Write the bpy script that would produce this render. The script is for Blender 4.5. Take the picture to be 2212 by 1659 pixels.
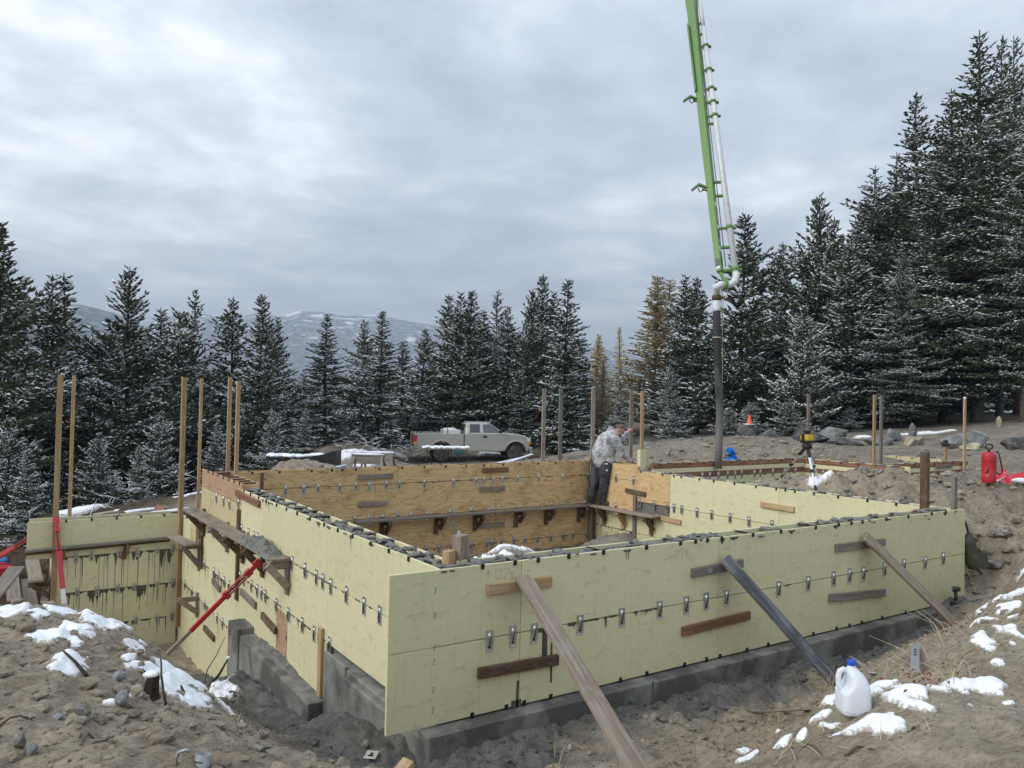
import bpy, bmesh, math, random
import numpy as np
from mathutils import Vector, Matrix

for o in list(bpy.data.objects): bpy.data.objects.remove(o)
SC = bpy.context.scene
COL = SC.collection
R_ = math.radians

# ------------------------------------------------------------------ camera
# World frame: origin at the lower left corner of the front form wall,
# +X along that wall, +Y along the left wall, Z up, metres.
CAM = np.array([-2.535, -5.482, 2.569])
CR = np.array([0.8342, -0.5511, 0.0200]); CF = np.array([0.5509, 0.8343, 0.0215])
CF /= np.linalg.norm(CF); CR -= CF * (CR @ CF); CR /= np.linalg.norm(CR); CU = np.cross(CR, CF)
FPX = 1684.7
cam = bpy.data.cameras.new('camera'); camo = bpy.data.objects.new('camera', cam); COL.objects.link(camo)
cam.sensor_width = 36.0; cam.lens = 36.0 * FPX / 2212.0
cam.clip_start = 0.05; cam.clip_end = 20000
M = Matrix.Identity(4)
for i in range(3):
    M[i][0] = CR[i]; M[i][1] = CU[i]; M[i][2] = -CF[i]; M[i][3] = CAM[i]
camo.matrix_world = M
SC.camera = camo

# ------------------------------------------------------------------ world, sun, exposure
w = bpy.data.worlds.new('World'); SC.world = w; w.use_nodes = True
nt = w.node_tree; nt.nodes.clear()
SUN_EL, SUN_AZ = R_(33), R_(276)          # azimuth measured from +Y towards +X
def N(t, ty, **k):
    n = t.nodes.new(ty)
    for a, b in k.items():
        if a == 'inp':
            for i, v in b.items(): n.inputs[i].default_value = v
        else: setattr(n, a, b)
    return n
def build_world():
    L = nt.links.new
    out = N(nt, 'ShaderNodeOutputWorld'); bg = N(nt, 'ShaderNodeBackground'); bg.inputs[1].default_value = 0.082
    sky = N(nt, 'ShaderNodeTexSky', sky_type='NISHITA', sun_disc=False, sun_elevation=SUN_EL, sun_rotation=SUN_AZ)
    sky.dust_density = 2.0
    tc = N(nt, 'ShaderNodeTexCoord'); sep = N(nt, 'ShaderNodeSeparateXYZ'); L(tc.outputs['Generated'], sep.inputs[0])
    # project the view direction onto a flat cloud deck
    den = N(nt, 'ShaderNodeMath', operation='MAXIMUM', inp={1: 0.0}); L(sep.outputs['Z'], den.inputs[0])
    den2 = N(nt, 'ShaderNodeMath', operation='ADD', inp={1: 0.16}); L(den.outputs[0], den2.inputs[0])
    px = N(nt, 'ShaderNodeMath', operation='DIVIDE'); L(sep.outputs['X'], px.inputs[0]); L(den2.outputs[0], px.inputs[1])
    py = N(nt, 'ShaderNodeMath', operation='DIVIDE'); L(sep.outputs['Y'], py.inputs[0]); L(den2.outputs[0], py.inputs[1])
    cmb = N(nt, 'ShaderNodeCombineXYZ'); L(px.outputs[0], cmb.inputs[0]); L(py.outputs[0], cmb.inputs[1])
    mp = N(nt, 'ShaderNodeMapping'); mp.inputs['Rotation'].default_value = (0, 0, R_(33)); mp.inputs['Scale'].default_value = (0.95, 1.0, 1)
    mp.inputs['Location'].default_value = (3.3, 1.7, 0.4)
    L(cmb.outputs[0], mp.inputs[0])
    n1 = N(nt, 'ShaderNodeTexNoise', inp={'Scale': 0.8, 'Detail': 5, 'Roughness': 0.5, 'Distortion': 0.15}); L(mp.outputs[0], n1.inputs['Vector'])
    n2 = N(nt, 'ShaderNodeTexNoise', inp={'Scale': 2.4, 'Detail': 8, 'Roughness': 0.6, 'Distortion': 0.15}); L(mp.outputs[0], n2.inputs['Vector'])
    mx = N(nt, 'ShaderNodeMix', data_type='FLOAT'); mx.inputs[0].default_value = 0.46
    L(n1.outputs[0], mx.inputs[2]); L(n2.outputs[0], mx.inputs[3])
    cr = N(nt, 'ShaderNodeValToRGB'); L(mx.outputs[0], cr.inputs[0])
    e = cr.color_ramp.elements
    e[0].position = 0.36; e[0].color = (3.6, 4.1, 4.75, 1)
    e[1].position = 0.64; e[1].color = (10.4, 10.8, 11.1, 1)
    a = e.new(0.47); a.color = (5.0, 5.6, 6.4, 1)
    a = e.new(0.54); a.color = (6.6, 7.2, 7.95, 1)
    # overcast skies grow brighter towards the zenith
    zr = N(nt, 'ShaderNodeMapRange', inp={1: 0.0, 2: 0.75, 3: 0.95, 4: 1.42}); L(sep.outputs['Z'], zr.inputs[0])
    cl = N(nt, 'ShaderNodeVectorMath', operation='SCALE'); L(cr.outputs[0], cl.inputs[0]); L(zr.outputs[0], cl.inputs['Scale'])
    # a brighter, thinner strip of cloud low over the horizon
    b1 = N(nt, 'ShaderNodeMapRange', interpolation_type='SMOOTHSTEP', inp={1: 0.05, 2: 0.11, 3: 0.0, 4: 1.0}); L(sep.outputs['Z'], b1.inputs[0])
    b2 = N(nt, 'ShaderNodeMapRange', interpolation_type='SMOOTHSTEP', inp={1: 0.115, 2: 0.165, 3: 1.0, 4: 0.0}); L(sep.outputs['Z'], b2.inputs[0])
    b3 = N(nt, 'ShaderNodeMath', operation='MULTIPLY'); L(b1.outputs[0], b3.inputs[0]); L(b2.outputs[0], b3.inputs[1])
    n3 = N(nt, 'ShaderNodeTexNoise', inp={'Scale': 3.2, 'Detail': 5, 'Roughness': 0.55}); mp3 = N(nt, 'ShaderNodeMapping'); mp3.inputs['Scale'].default_value = (1, 1, 7); mp3.inputs['Location'].default_value = (0.35, .2, 0); L(tc.outputs['Generated'], mp3.inputs[0]); L(mp3.outputs[0], n3.inputs['Vector'])
    b4 = N(nt, 'ShaderNodeMapRange', inp={1: 0.46, 2: 0.62, 3: 0.0, 4: 0.75}); L(n3.outputs[0], b4.inputs[0])
    b5 = N(nt, 'ShaderNodeMath', operation='MULTIPLY'); L(b3.outputs[0], b5.inputs[0]); L(b4.outputs[0], b5.inputs[1])
    clb = N(nt, 'ShaderNodeMix', data_type='RGBA'); L(b5.outputs[0], clb.inputs[0]); L(cl.outputs[0], clb.inputs[6]); clb.inputs[7].default_value = (9.6, 10.0, 10.4, 1); cl = clb
    mix = N(nt, 'ShaderNodeMix', data_type='RGBA'); mix.inputs[0].default_value = 0.90
    L(sky.outputs[0], mix.inputs[6]); L(cl.outputs[2], mix.inputs[7])
    L(mix.outputs[2], bg.inputs[0]); L(bg.outputs[0], out.inputs[0])
build_world()
sun = bpy.data.lights.new('sun', 'SUN'); sun.energy = 1.5; sun.angle = R_(30); sun.color = (1.0, 0.97, 0.92)
suno = bpy.data.objects.new('sun', sun); COL.objects.link(suno)
sd = Vector((math.sin(SUN_AZ) * math.cos(SUN_EL), math.cos(SUN_AZ) * math.cos(SUN_EL), math.sin(SUN_EL)))
suno.rotation_euler = (-sd).to_track_quat('-Z', 'Y').to_euler()
vs = SC.view_settings
vs.view_transform = 'Standard'; vs.look = 'None'; vs.gamma = 1; vs.use_curve_mapping = False; vs.exposure = 0.72
cy = SC.cycles
cy.max_bounces = 6; cy.diffuse_bounces = 3; cy.glossy_bounces = 2; cy.transmission_bounces = 4; cy.volume_bounces = 0; cy.transparent_max_bounces = 6
try:
    cy.use_denoising = True
except Exception: pass

# ------------------------------------------------------------------ object helpers
def ob(name, me, mat=None, parent=None, kind=None):
    if isinstance(me, MB): me = me.mesh(name, mat)
    elif mat is not None and not me.materials: me.materials.append(mat)
    o = bpy.data.objects.new(name, me); COL.objects.link(o)
    if parent is not None: par(o, parent)
    if kind: o['kind'] = kind
    return o
def par(o, p):
    o.parent = p
    loc = Vector((0, 0, 0)); q = p
    o.matrix_parent_inverse = world_m(p).inverted()
def world_m(o):
    m = Matrix.LocRotScale(o.location, o.rotation_euler, o.scale)
    if o.parent is not None: m = world_m(o.parent) @ o.matrix_parent_inverse @ m
    return m
def tag(o, label, cat, group=None):
    o['label'] = label; o['category'] = cat
    if group: o['group'] = group
    return o
def thing(name, loc, label, cat, group=None):
    o = bpy.data.objects.new(name, None); COL.objects.link(o); o.location = loc; o.empty_display_size = 0.1
    return tag(o, label, cat, group)
def inst(name, me, loc, rot=(0, 0, 0), scale=(1, 1, 1), parent=None):
    o = bpy.data.objects.new(name, me); COL.objects.link(o)
    o.location = loc; o.rotation_euler = rot; o.scale = scale if not isinstance(scale, (int, float)) else (scale,) * 3
    if parent is not None: par(o, parent)
    return o

class MB:
    """collects shapes of one part"""
    def __init__(s): s.v = []; s.f = []; s.sm = []
    def add(s, v, f, smooth=False):
        b = len(s.v); s.v += [tuple(map(float, p)) for p in v]; s.f += [tuple(b + i for i in q) for q in f]; s.sm += [smooth] * len(f)
        return s
    def box(s, lo, hi, ch=0.0, m=None):
        x0, y0, z0 = lo; x1, y1, z1 = hi
        c = Vector(((x0 + x1) / 2, (y0 + y1) / 2, (z0 + z1) / 2)); h = Vector(((x1 - x0) / 2, (y1 - y0) / 2, (z1 - z0) / 2))
        return s.obox(c, (1, 0, 0), (0, 1, 0), h, ch, m)
    def obox(s, c, ax, ay, h, ch=0.0, m=None):
        """box from centre, two axes and half sizes, with a chamfer"""
        ax = Vector(ax).normalized(); ay = Vector(ay); ay = (ay - ax * ay.dot(ax)).normalized(); az = ax.cross(ay); c = Vector(c)
        hx, hy, hz = h
        T = lambda x, y, z: c + ax * x + ay * y + az * z
        if ch <= 0:
            v = [T(x * hx, y * hy, z * hz) for x in (-1, 1) for y in (-1, 1) for z in (-1, 1)]
            f = [(0, 1, 3, 2), (4, 6, 7, 5), (0, 4, 5, 1), (2, 3, 7, 6), (0, 2, 6, 4), (1, 5, 7, 3)]
        else:
            ch = min(ch, hx * .45, hy * .45, hz * .45)
            idx = {}; v = []
            for X in (-1, 1):
                for Y in (-1, 1):
                    for Z in (-1, 1):
                        for k in range(3):
                            p = [X * hx, Y * hy, Z * hz]
                            for j in range(3):
                                if j != k: p[j] -= (X, Y, Z)[j] * ch
                            idx[(X, Y, Z, k)] = len(v); v.append(T(*p))
            f = []
            for k in range(3):
                a, b = (k + 1) % 3, (k + 2) % 3
                for sg in (-1, 1):
                    q = []
                    for A, B in ((-1, -1), (1, -1), (1, 1), (-1, 1)):
                        t = [0, 0, 0]; t[k] = sg; t[a] = A; t[b] = B; q.append(idx[(*t, k)])
                    f.append(tuple(q if sg > 0 else q[::-1]))
            for k in range(3):      # edges along axis k
                a, b = (k + 1) % 3, (k + 2) % 3
                for A in (-1, 1):
                    for B in (-1, 1):
                        t0 = [0, 0, 0]; t0[k] = -1; t0[a] = A; t0[b] = B; t1 = list(t0); t1[k] = 1
                        q = [idx[(*t0, a)], idx[(*t1, a)], idx[(*t1, b)], idx[(*t0, b)]]
                        f.append(tuple(q if A * B < 0 else q[::-1]))
            for X in (-1, 1):
                for Y in (-1, 1):
                    for Z in (-1, 1):
                        q = [idx[(X, Y, Z, 0)], idx[(X, Y, Z, 1)], idx[(X, Y, Z, 2)]]
                        f.append(tuple(q if X * Y * Z > 0 else q[::-1]))
        return s.add(v, f)
    def beam(s, p0, p1, w, t, side=(0, 0, 1), ch=0.003):
        """board from p0 to p1: width w measured along `side`, thickness t across it"""
        p0 = Vector(p0); p1 = Vector(p1); d = p1 - p0
        return s.obox((p0 + p1) / 2, d, side, (d.length / 2, w / 2, t / 2), ch)
    def tube(s, pts, r, n=8, cap=True, smooth=True):
        pts = [Vector(p) for p in pts]; k = len(pts)
        rr = r if isinstance(r, (list, tuple)) else [r] * k
        v = []; prev = None
        for i, p in enumerate(pts):
            d = (pts[min(i + 1, k - 1)] - pts[max(i - 1, 0)]).normalized()
            if prev is None:
                u = d.orthogonal().normalized()
            else:
                u = (prev - d * prev.dot(d)); u = u.normalized() if u.length > 1e-6 else d.orthogonal().normalized()
            prev = u; w_ = d.cross(u)
            for j in range(n):
                a = 2 * math.pi * j / n; v.append(p + (u * math.cos(a) + w_ * math.sin(a)) * rr[i])
        f = [(i * n + j, i * n + (j + 1) % n, (i + 1) * n + (j + 1) % n, (i + 1) * n + j) for i in range(k - 1) for j in range(n)]
        s.add(v, f, smooth)
        if cap:
            b = len(s.v) - len(v)
            s.f += [tuple(b + j for j in range(n))[::-1], tuple(b + (k - 1) * n + j for j in range(n))]; s.sm += [False, False]
        return s
    def lathe(s, prof, c=(0, 0, 0), axis=(0, 0, 1), n=24, smooth=True):
        ax = Vector(axis).normalized(); u = ax.orthogonal().normalized(); w_ = ax.cross(u); c = Vector(c)
        v = [c + ax * z + (u * math.cos(2 * math.pi * j / n) + w_ * math.sin(2 * math.pi * j / n)) * r for r, z in prof for j in range(n)]
        k = len(prof)
        f = [(i * n + j, i * n + (j + 1) % n, (i + 1) * n + (j + 1) % n, (i + 1) * n + j) for i in range(k - 1) for j in range(n)]
        s.add(v, f, smooth)
        b = len(s.v) - len(v); s.f += [tuple(b + j for j in range(n))[::-1], tuple(b + (k - 1) * n + j for j in range(n))]; s.sm += [False, False]
        return s
    def prism(s, poly, o, ax, ay, depth, smooth=False):
        """2-D polygon (counter-clockwise in ax, ay) pushed `depth` along ax x ay"""
        o = Vector(o); ax = Vector(ax).normalized(); ay = Vector(ay).normalized(); az = ax.cross(ay) * depth
        n = len(poly); a = [o + ax * x + ay * y for x, y in poly]; v = a + [p + az for p in a]
        f = [tuple(range(n))[::-1], tuple(range(n, 2 * n))] + [(i, (i + 1) % n, n + (i + 1) % n, n + i) for i in range(n)]
        return s.add(v, f, smooth)
    def ell(s, c, r, n=10, m=7, rot=None, jit=0.0, rng=None):
        c = Vector(c); v = []
        for i in range(1, m):
            for j in range(n):
                th = math.pi * i / m; ph = 2 * math.pi * j / n
                p = Vector((r[0] * math.sin(th) * math.cos(ph), r[1] * math.sin(th) * math.sin(ph), r[2] * math.cos(th)))
                if jit: p *= 1 + (rng.random() - .5) * 2 * jit
                v.append(p)
        v += [Vector((0, 0, r[2])), Vector((0, 0, -r[2]))]
        if rot is not None: v = [rot @ p for p in v]
        v = [c + p for p in v]
        f = [(i * n + j, (i + 1) * n + j, (i + 1) * n + (j + 1) % n, i * n + (j + 1) % n) for i in range(m - 2) for j in range(n)]
        T, B = (m - 1) * n, (m - 1) * n + 1
        f += [(T, j, (j + 1) % n) for j in range(n)] + [(B, (m - 2) * n + (j + 1) % n, (m - 2) * n + j) for j in range(n)]
        return s.add(v, f, True)
    def cone(s, p0, p1, r0, r1, n=12):
        """rounded capsule"""
        p0 = Vector(p0); p1 = Vector(p1); d = (p1 - p0).normalized()
        k = 5; pts = []; rr = []
        for i in range(k):
            a = math.pi / 2 * (1 - i / (k - 1)) ; pts.append(p0 - d * r0 * math.sin(a)); rr.append(max(1e-4, r0 * math.cos(a)))
        for i in range(k):
            a = math.pi / 2 * i / (k - 1); pts.append(p1 + d * r1 * math.sin(a)); rr.append(max(1e-4, r1 * math.cos(a)))
        return s.tube(pts, rr, n)
    def mesh(s, name, mat=None):
        me = bpy.data.meshes.new(name); me.from_pydata(s.v, [], s.f); me.polygons.foreach_set('use_smooth', s.sm)
        if mat: me.materials.append(mat)
        me.update(); return me
def np_mesh(name, V, F, mat=None, smooth=False):
    """fast mesh from arrays (all faces of the same size)"""
    V = np.asarray(V, np.float32); F = np.asarray(F, np.int32); k = F.shape[1]
    me = bpy.data.meshes.new(name); me.vertices.add(len(V)); me.vertices.foreach_set('co', V.ravel())
    me.loops.add(F.size); me.loops.foreach_set('vertex_index', F.ravel())
    me.polygons.add(len(F)); me.polygons.foreach_set('loop_start', np.arange(0, F.size, k, dtype=np.int32))
    try: me.polygons.foreach_set('loop_total', np.full(len(F), k, np.int32))
    except Exception: pass
    me.polygons.foreach_set('use_smooth', np.full(len(F), smooth))
    if mat: me.materials.append(mat)
    me.update(calc_edges=True); return me
def remesh(mb, name, mat, vox, smooth=3):
    """fuse overlapping shapes into one continuous skin"""
    me = mb.mesh('tmp'); o = bpy.data.objects.new('tmp', me); COL.objects.link(o)
    m = o.modifiers.new('r', 'REMESH'); m.mode = 'VOXEL'; m.voxel_size = vox; m.use_smooth_shade = True
    if smooth:
        k = o.modifiers.new('s', 'SMOOTH'); k.iterations = smooth; k.factor = 0.5
    dg = bpy.context.evaluated_depsgraph_get(); dg.update()
    r = bpy.data.meshes.new_from_object(o.evaluated_get(dg)); r.name = name
    bpy.data.objects.remove(o); bpy.data.meshes.remove(me)
    r.materials.clear(); r.materials.append(mat)
    return r

# ------------------------------------------------------------------ noise
def _hash(ix, iy, seed):
    h = (ix.astype(np.int64) * 374761393 + iy.astype(np.int64) * 668265263 + seed * 1442695041) & 0x7fffffff
    h = ((h ^ (h >> 13)) * 1274126177) & 0x7fffffff
    h = (h ^ (h >> 16)) & 0x7fffffff
    return h / 0x7fffffff
def vnoise(x, y, seed=0):
    x = np.asarray(x, float); y = np.asarray(y, float)
    ix = np.floor(x); iy = np.floor(y); fx = x - ix; fy = y - iy
    fx = fx * fx * fx * (fx * (fx * 6 - 15) + 10); fy = fy * fy * fy * (fy * (fy * 6 - 15) + 10)
    a = _hash(ix, iy, seed); b = _hash(ix + 1, iy, seed); c = _hash(ix, iy + 1, seed); d = _hash(ix + 1, iy + 1, seed)
    return (a * (1 - fx) + b * fx) * (1 - fy) + (c * (1 - fx) + d * fx) * fy
def fbm(x, y, seed=0, o=4, lac=2.03, g=0.5):
    t = 0; a = 1; n = 0
    for i in range(o):
        t = t + a * (vnoise(x, y, seed + i * 17) - .5); n += a; a *= g; x = x * lac + 13.7; y = y * lac + 7.1
    return t / n * 2
def sst(a, b, x):
    t = np.clip((x - a) / (b - a), 0, 1); return t * t * (3 - 2 * t)
# ------------------------------------------------------------------ materials
def mat(name, col=(.5, .5, .5), rough=.6, metal=0.0, spec=0.5):
    m = bpy.data.materials.new(name); m.use_nodes = True; t = m.node_tree
    b = t.nodes['Principled BSDF']; b.inputs['Base Color'].default_value = (*col, 1); b.inputs['Roughness'].default_value = rough
    b.inputs['Metallic'].default_value = metal; b.inputs['Specular IOR Level'].default_value = spec
    return m
def bs(m): return m.node_tree.nodes['Principled BSDF']
def lk(m, a, b): m.node_tree.links.new(a, b)
def coords(m, scale=(1, 1, 1), rot=(0, 0, 0), kind='Object', rnd=0.0):
    t = m.node_tree; tc = N(t, 'ShaderNodeTexCoord'); mp = N(t, 'ShaderNodeMapping'); mp.inputs['Scale'].default_value = scale; mp.inputs['Rotation'].default_value = rot
    lk(m, tc.outputs[kind], mp.inputs[0])
    if rnd:
        oi = N(t, 'ShaderNodeObjectInfo'); s = N(t, 'ShaderNodeMath', operation='MULTIPLY', inp={1: rnd}); lk(m, oi.outputs['Random'], s.inputs[0])
        c = N(t, 'ShaderNodeCombineXYZ'); lk(m, s.outputs[0], c.inputs[0]); lk(m, s.outputs[0], c.inputs[1]); lk(m, s.outputs[0], c.inputs[2]); lk(m, c.outputs[0], mp.inputs['Location'])
    return mp.outputs[0]
def noise(m, vec, scale, detail=4, rough=.55, dist=0.0):
    n = N(m.node_tree, 'ShaderNodeTexNoise', inp={'Scale': scale, 'Detail': detail, 'Roughness': rough, 'Distortion': dist})
    if vec is not None: lk(m, vec, n.inputs['Vector'])
    return n.outputs[0]
def ramp(m, fac, stops):
    r = N(m.node_tree, 'ShaderNodeValToRGB'); e = r.color_ramp.elements
    while len(e) > 1: e.remove(e[-1])
    e[0].position = stops[0][0]; e[0].color = (*stops[0][1], 1) if len(stops[0][1]) == 3 else stops[0][1]
    for p, c in stops[1:]:
        q = e.new(p); q.color = (*c, 1)
    lk(m, fac, r.inputs[0]); return r.outputs[0]
def mixc(m, fac, a, b, mode='MIX'):
    x = N(m.node_tree, 'ShaderNodeMix', data_type='RGBA', blend_type=mode)
    for i, v in ((0, fac), (6, a), (7, b)):
        if hasattr(v, 'is_linked'): lk(m, v, x.inputs[i])
        elif i == 0: x.inputs[0].default_value = v
        else: x.inputs[i].default_value = (*v, 1)
    return x.outputs[2]
def bump(m, h, strength=.4, dist=.01, prev=None):
    b = N(m.node_tree, 'ShaderNodeBump', inp={'Strength': strength, 'Distance': dist}); lk(m, h, b.inputs['Height'])
    if prev is not None: lk(m, prev, b.inputs['Normal'])
    return b.outputs[0]
def setc(m, c): lk(m, c, bs(m).inputs['Base Color'])
def setn(m, n): lk(m, n, bs(m).inputs['Normal'])
def g3(v): return (v, v, v)

def wood(name, dark, light, along=0, contrast=1.0, dirt=None, rough=.75, rnd=9.0, grain=26):
    """sawn timber: grain along the object's own axis `along`"""
    m = mat(name, light, rough, spec=.25)
    sc = [grain, grain, grain]; sc[along] = 1.6
    v = coords(m, tuple(sc), rnd=rnd)
    n = noise(m, v, 1.0, 5, .6, .6)
    c = ramp(m, n, [(.32, dark), (.52, tuple((a + b) / 2 for a, b in zip(dark, light))), (.66, light)])
    v2 = coords(m, (1, 1, 1), rnd=rnd); big = noise(m, v2, 3.5, 5, .6)
    c = mixc(m, ramp(m, big, [(.40, g3(0)), (.68, g3(.55 * contrast))]), c, dark)
    if dirt:
        d = noise(m, v2, 9, 6, .65)
        c = mixc(m, ramp(m, d, [(.52, g3(0)), (.64, g3(.75))]), c, dirt)
    oi = N(m.node_tree, 'ShaderNodeObjectInfo')
    c = mixc(m, 1.0, c, ramp(m, oi.outputs['Random'], [(0, g3(.78)), (1, g3(1.12))]), 'MULTIPLY')
    setc(m, c); setn(m, bump(m, n, .25, .004)); return m
W_FRESH = {a: wood('fresh_timber_' + 'xyz'[a], (.34, .22, .11), (.52, .38, .22), a) for a in (0, 1, 2)}
W_BROWN = {a: wood('wet_brown_timber_' + 'xyz'[a], (.085, .050, .028), (.20, .125, .072), a, dirt=(.17, .16, .145)) for a in (0, 1, 2)}
W_GREY = {a: wood('weathered_timber_' + 'xyz'[a], (.15, .13, .11), (.31, .275, .23), a, dirt=(.24, .23, .21)) for a in (0, 1, 2)}
W_SILVER = {a: wood('silvered_timber_' + 'xyz'[a], (.045, .048, .055), (.24, .245, .26), a, contrast=1.6) for a in (0, 1, 2)}
W_TAN = {a: wood('muddy_timber_' + 'xyz'[a], (.20, .155, .115), (.40, .335, .265), a, dirt=(.30, .28, .25)) for a in (0, 1, 2)}
W_RED = {a: wood('reddish_timber_' + 'xyz'[a], (.17, .080, .042), (.36, .20, .115), a) for a in (0, 1, 2)}

def panel_mat(name, base, dirtamt=.38):
    m = mat(name, base, .42, spec=.35)
    v = coords(m); n = noise(m, v, 2.2, 6, .62)
    c = mixc(m, ramp(m, n, [(.38, g3(0)), (.75, g3(.5))]), base, tuple(b * .86 for b in base))
    sm = noise(m, coords(m, (1.0, 1.0, 2.2)), 6.5, 7, .72, .8)
    c = mixc(m, ramp(m, sm, [(.55, g3(0)), (.68, g3(dirtamt * 1.1))]), c, (.25, .24, .185))
    st = noise(m, coords(m, (14, 14, .7)), 1.6, 4, .6)
    c = mixc(m, ramp(m, st, [(.56, g3(0)), (.74, g3(.22))]), c, (.30, .28, .17))
    sp = noise(m, v, 60, 2, .5)
    c = mixc(m, ramp(m, sp, [(.70, g3(0)), (.74, g3(.5))]), c, (.10, .10, .08))
    oi = N(m.node_tree, 'ShaderNodeObjectInfo')
    c = mixc(m, 1.0, c, ramp(m, oi.outputs['Random'], [(0, (.93, .93, .90)), (1, (1.05, 1.04, 1.04))]), 'MULTIPLY')
    setc(m, c); lk(m, ramp(m, n, [(.3, g3(.36)), (.7, g3(.55))]), bs(m).inputs['Roughness']); return m
YEL = panel_mat('yellow_form_face', (.685, .642, .405))
def ply_mat(name, light, dark, ax=0, rings=True):
    """rotary-cut plywood face, grain along x or y"""
    m = mat(name, light, .62, spec=.25)
    s = [1, 1, 1]; s[2] = 4.6; s[ax] = .75; s[1 - ax] = .75
    v = coords(m, tuple(s), rnd=23.0)
    n = noise(m, v, .85, 3, .5, .5)
    wv = N(m.node_tree, 'ShaderNodeMath', operation='MULTIPLY', inp={1: 15.0}); lk(m, n, wv.inputs[0])
    fr = N(m.node_tree, 'ShaderNodeMath', operation='FRACT'); lk(m, wv.outputs[0], fr.inputs[0])
    c = ramp(m, fr.outputs[0], [(0, dark), (.10, tuple(a * .35 + b * .65 for a, b in zip(dark, light))), (.35, light), (.86, tuple(a * .92 for a in light)), (1, tuple(a * .5 + b * .5 for a, b in zip(dark, light)))])
    fine = noise(m, coords(m, (3 if ax == 0 else 60, 60 if ax == 0 else 3, 70), rnd=5), 1.0, 3, .6)
    c = mixc(m, ramp(m, fine, [(.35, g3(.35)), (.6, g3(0))]), c, dark)
    st = noise(m, coords(m, (1, 1, 1.0), rnd=3), 2.6, 6, .65)
    c = mixc(m, ramp(m, st, [(.52, g3(0)), (.72, g3(.55))]), c, tuple(a * .7 for a in dark))
    vo = N(m.node_tree, 'ShaderNodeTexVoronoi', inp={'Scale': 3.1}); lk(m, coords(m, (1, 1, 1.4), rnd=4), vo.inputs['Vector'])
    c = mixc(m, ramp(m, vo.outputs['Distance'], [(.0, g3(.85)), (.045, g3(.7)), (.085, g3(0))]), c, (.10, .045, .02))
    setc(m, c); setn(m, bump(m, fr.outputs[0], .06, .003)); return m
PLY_X = ply_mat('plywood_x', (.69, .49, .255), (.36, .19, .075), 0)
PLY_Y = ply_mat('plywood_y', (.69, .49, .26), (.40, .22, .095), 1)
PLY_PINK = ply_mat('pinkish_plywood', (.50, .335, .215), (.30, .17, .095), 1)
PLY_PALE = ply_mat('pale_plywood', (.60, .52, .315), (.42, .33, .17), 1)
PLY_EDGE = wood('plywood_edge', (.22, .15, .09), (.42, .32, .2), 2)

def conc(name, base, wet, lo=.45, hi=.62, rough=.8, sc=2.5, bmp=.35):
    m = mat(name, base, rough, spec=.3); v = coords(m)
    n = noise(m, v, sc, 7, .62, .3); c = mixc(m, ramp(m, n, [(lo, g3(0)), (hi, g3(1))]), base, wet)
    f = noise(m, v, 45, 5, .7); c = mixc(m, ramp(m, f, [(.35, g3(.35)), (.6, g3(0))]), c, tuple(a * .55 for a in base))
    setc(m, c); setn(m, bump(m, f, bmp, .006)); return m
CONC = conc('cured_footing_concrete', (.25, .245, .225), (.095, .093, .085), .42, .56, sc=1.8)
CONC_WET = conc('fresh_concrete', (.20, .195, .178), (.13, .127, .117), sc=6, bmp=.9)
CONC_DARK = conc('drying_concrete', (.17, .165, .145), (.10, .10, .088), sc=5)
LEAK = conc('leaked_concrete_paste', (.105, .10, .074), (.065, .06, .044), sc=8)
def metal(name, col, rough, met=1.0, dirt=(.25, .24, .22), amt=.4):
    m = mat(name, col, rough, met); v = coords(m, rnd=7)
    n = noise(m, v, 18, 5, .65); c = mixc(m, ramp(m, n, [(.5, g3(0)), (.7, g3(amt))]), col, dirt); setc(m, c)
    lk(m, ramp(m, n, [(.35, g3(rough * .8)), (.7, g3(min(1, rough * 1.5)))]), bs(m).inputs['Roughness']); return m
GALV = metal('galvanised_steel', (.62, .64, .65), .30, .9)
DULL = metal('dull_zinc', (.30, .31, .31), .5, .6)
ALU = metal('aluminium', (.72, .73, .75), .32, .85)
TIE = mat('black_steel_tie', (.022, .020, .020), .55, .3)
RUST = metal('rusty_steel', (.12, .07, .045), .7, .4, (.05, .03, .02))
DARK = mat('dark_slot', (.02, .02, .02), .8)
def paint(name, col, rough=.4, dirt=(.28, .25, .2), amt=.35, sc=7.0, metal_=0.0):
    m = mat(name, col, rough, metal_); v = coords(m, rnd=5); n = noise(m, v, sc, 6, .68)
    setc(m, mixc(m, ramp(m, n, [(.50, g3(0)), (.72, g3(amt))]), col, dirt)); return m
GREEN = paint('green_boom_paint', (.115, .245, .050), .38, (.19, .25, .13), .4)
WHITEP = paint('white_pipe_paint', (.66, .67, .68), .4, (.30, .29, .27), .45, 4)
RUBBER = paint('black_rubber', (.022, .022, .024), .6, (.10, .095, .09), .6, 3)
def hose_mat():
    m = mat('dusted_hose_rubber', (.03, .03, .03), .7); v = coords(m); sp = N(m.node_tree, 'ShaderNodeSeparateXYZ'); lk(m, v, sp.inputs[0])
    n = noise(m, coords(m, (1, 1, .35)), 7, 6, .7); a = N(m.node_tree, 'ShaderNodeMapRange', inp={1: 1.5, 2: 3.6, 3: .50, 4: -.18}); lk(m, sp.outputs['Z'], a.inputs[0]); ad = N(m.node_tree, 'ShaderNodeMath', operation='ADD'); lk(m, n, ad.inputs[0]); lk(m, a.outputs[0], ad.inputs[1])
    setc(m, ramp(m, ad.outputs[0], [(.42, (.024, .024, .026)), (.62, (.085, .083, .08)), (.90, (.17, .167, .16))])); return m
HOSEM = hose_mat()
RUBBER_D = paint('concrete_dusted_rubber', (.16, .16, .155), .75, (.30, .29, .27), .8, 3)
REDP = paint('red_paint', (.45, .022, .03), .42, (.25, .05, .04), .35)
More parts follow.
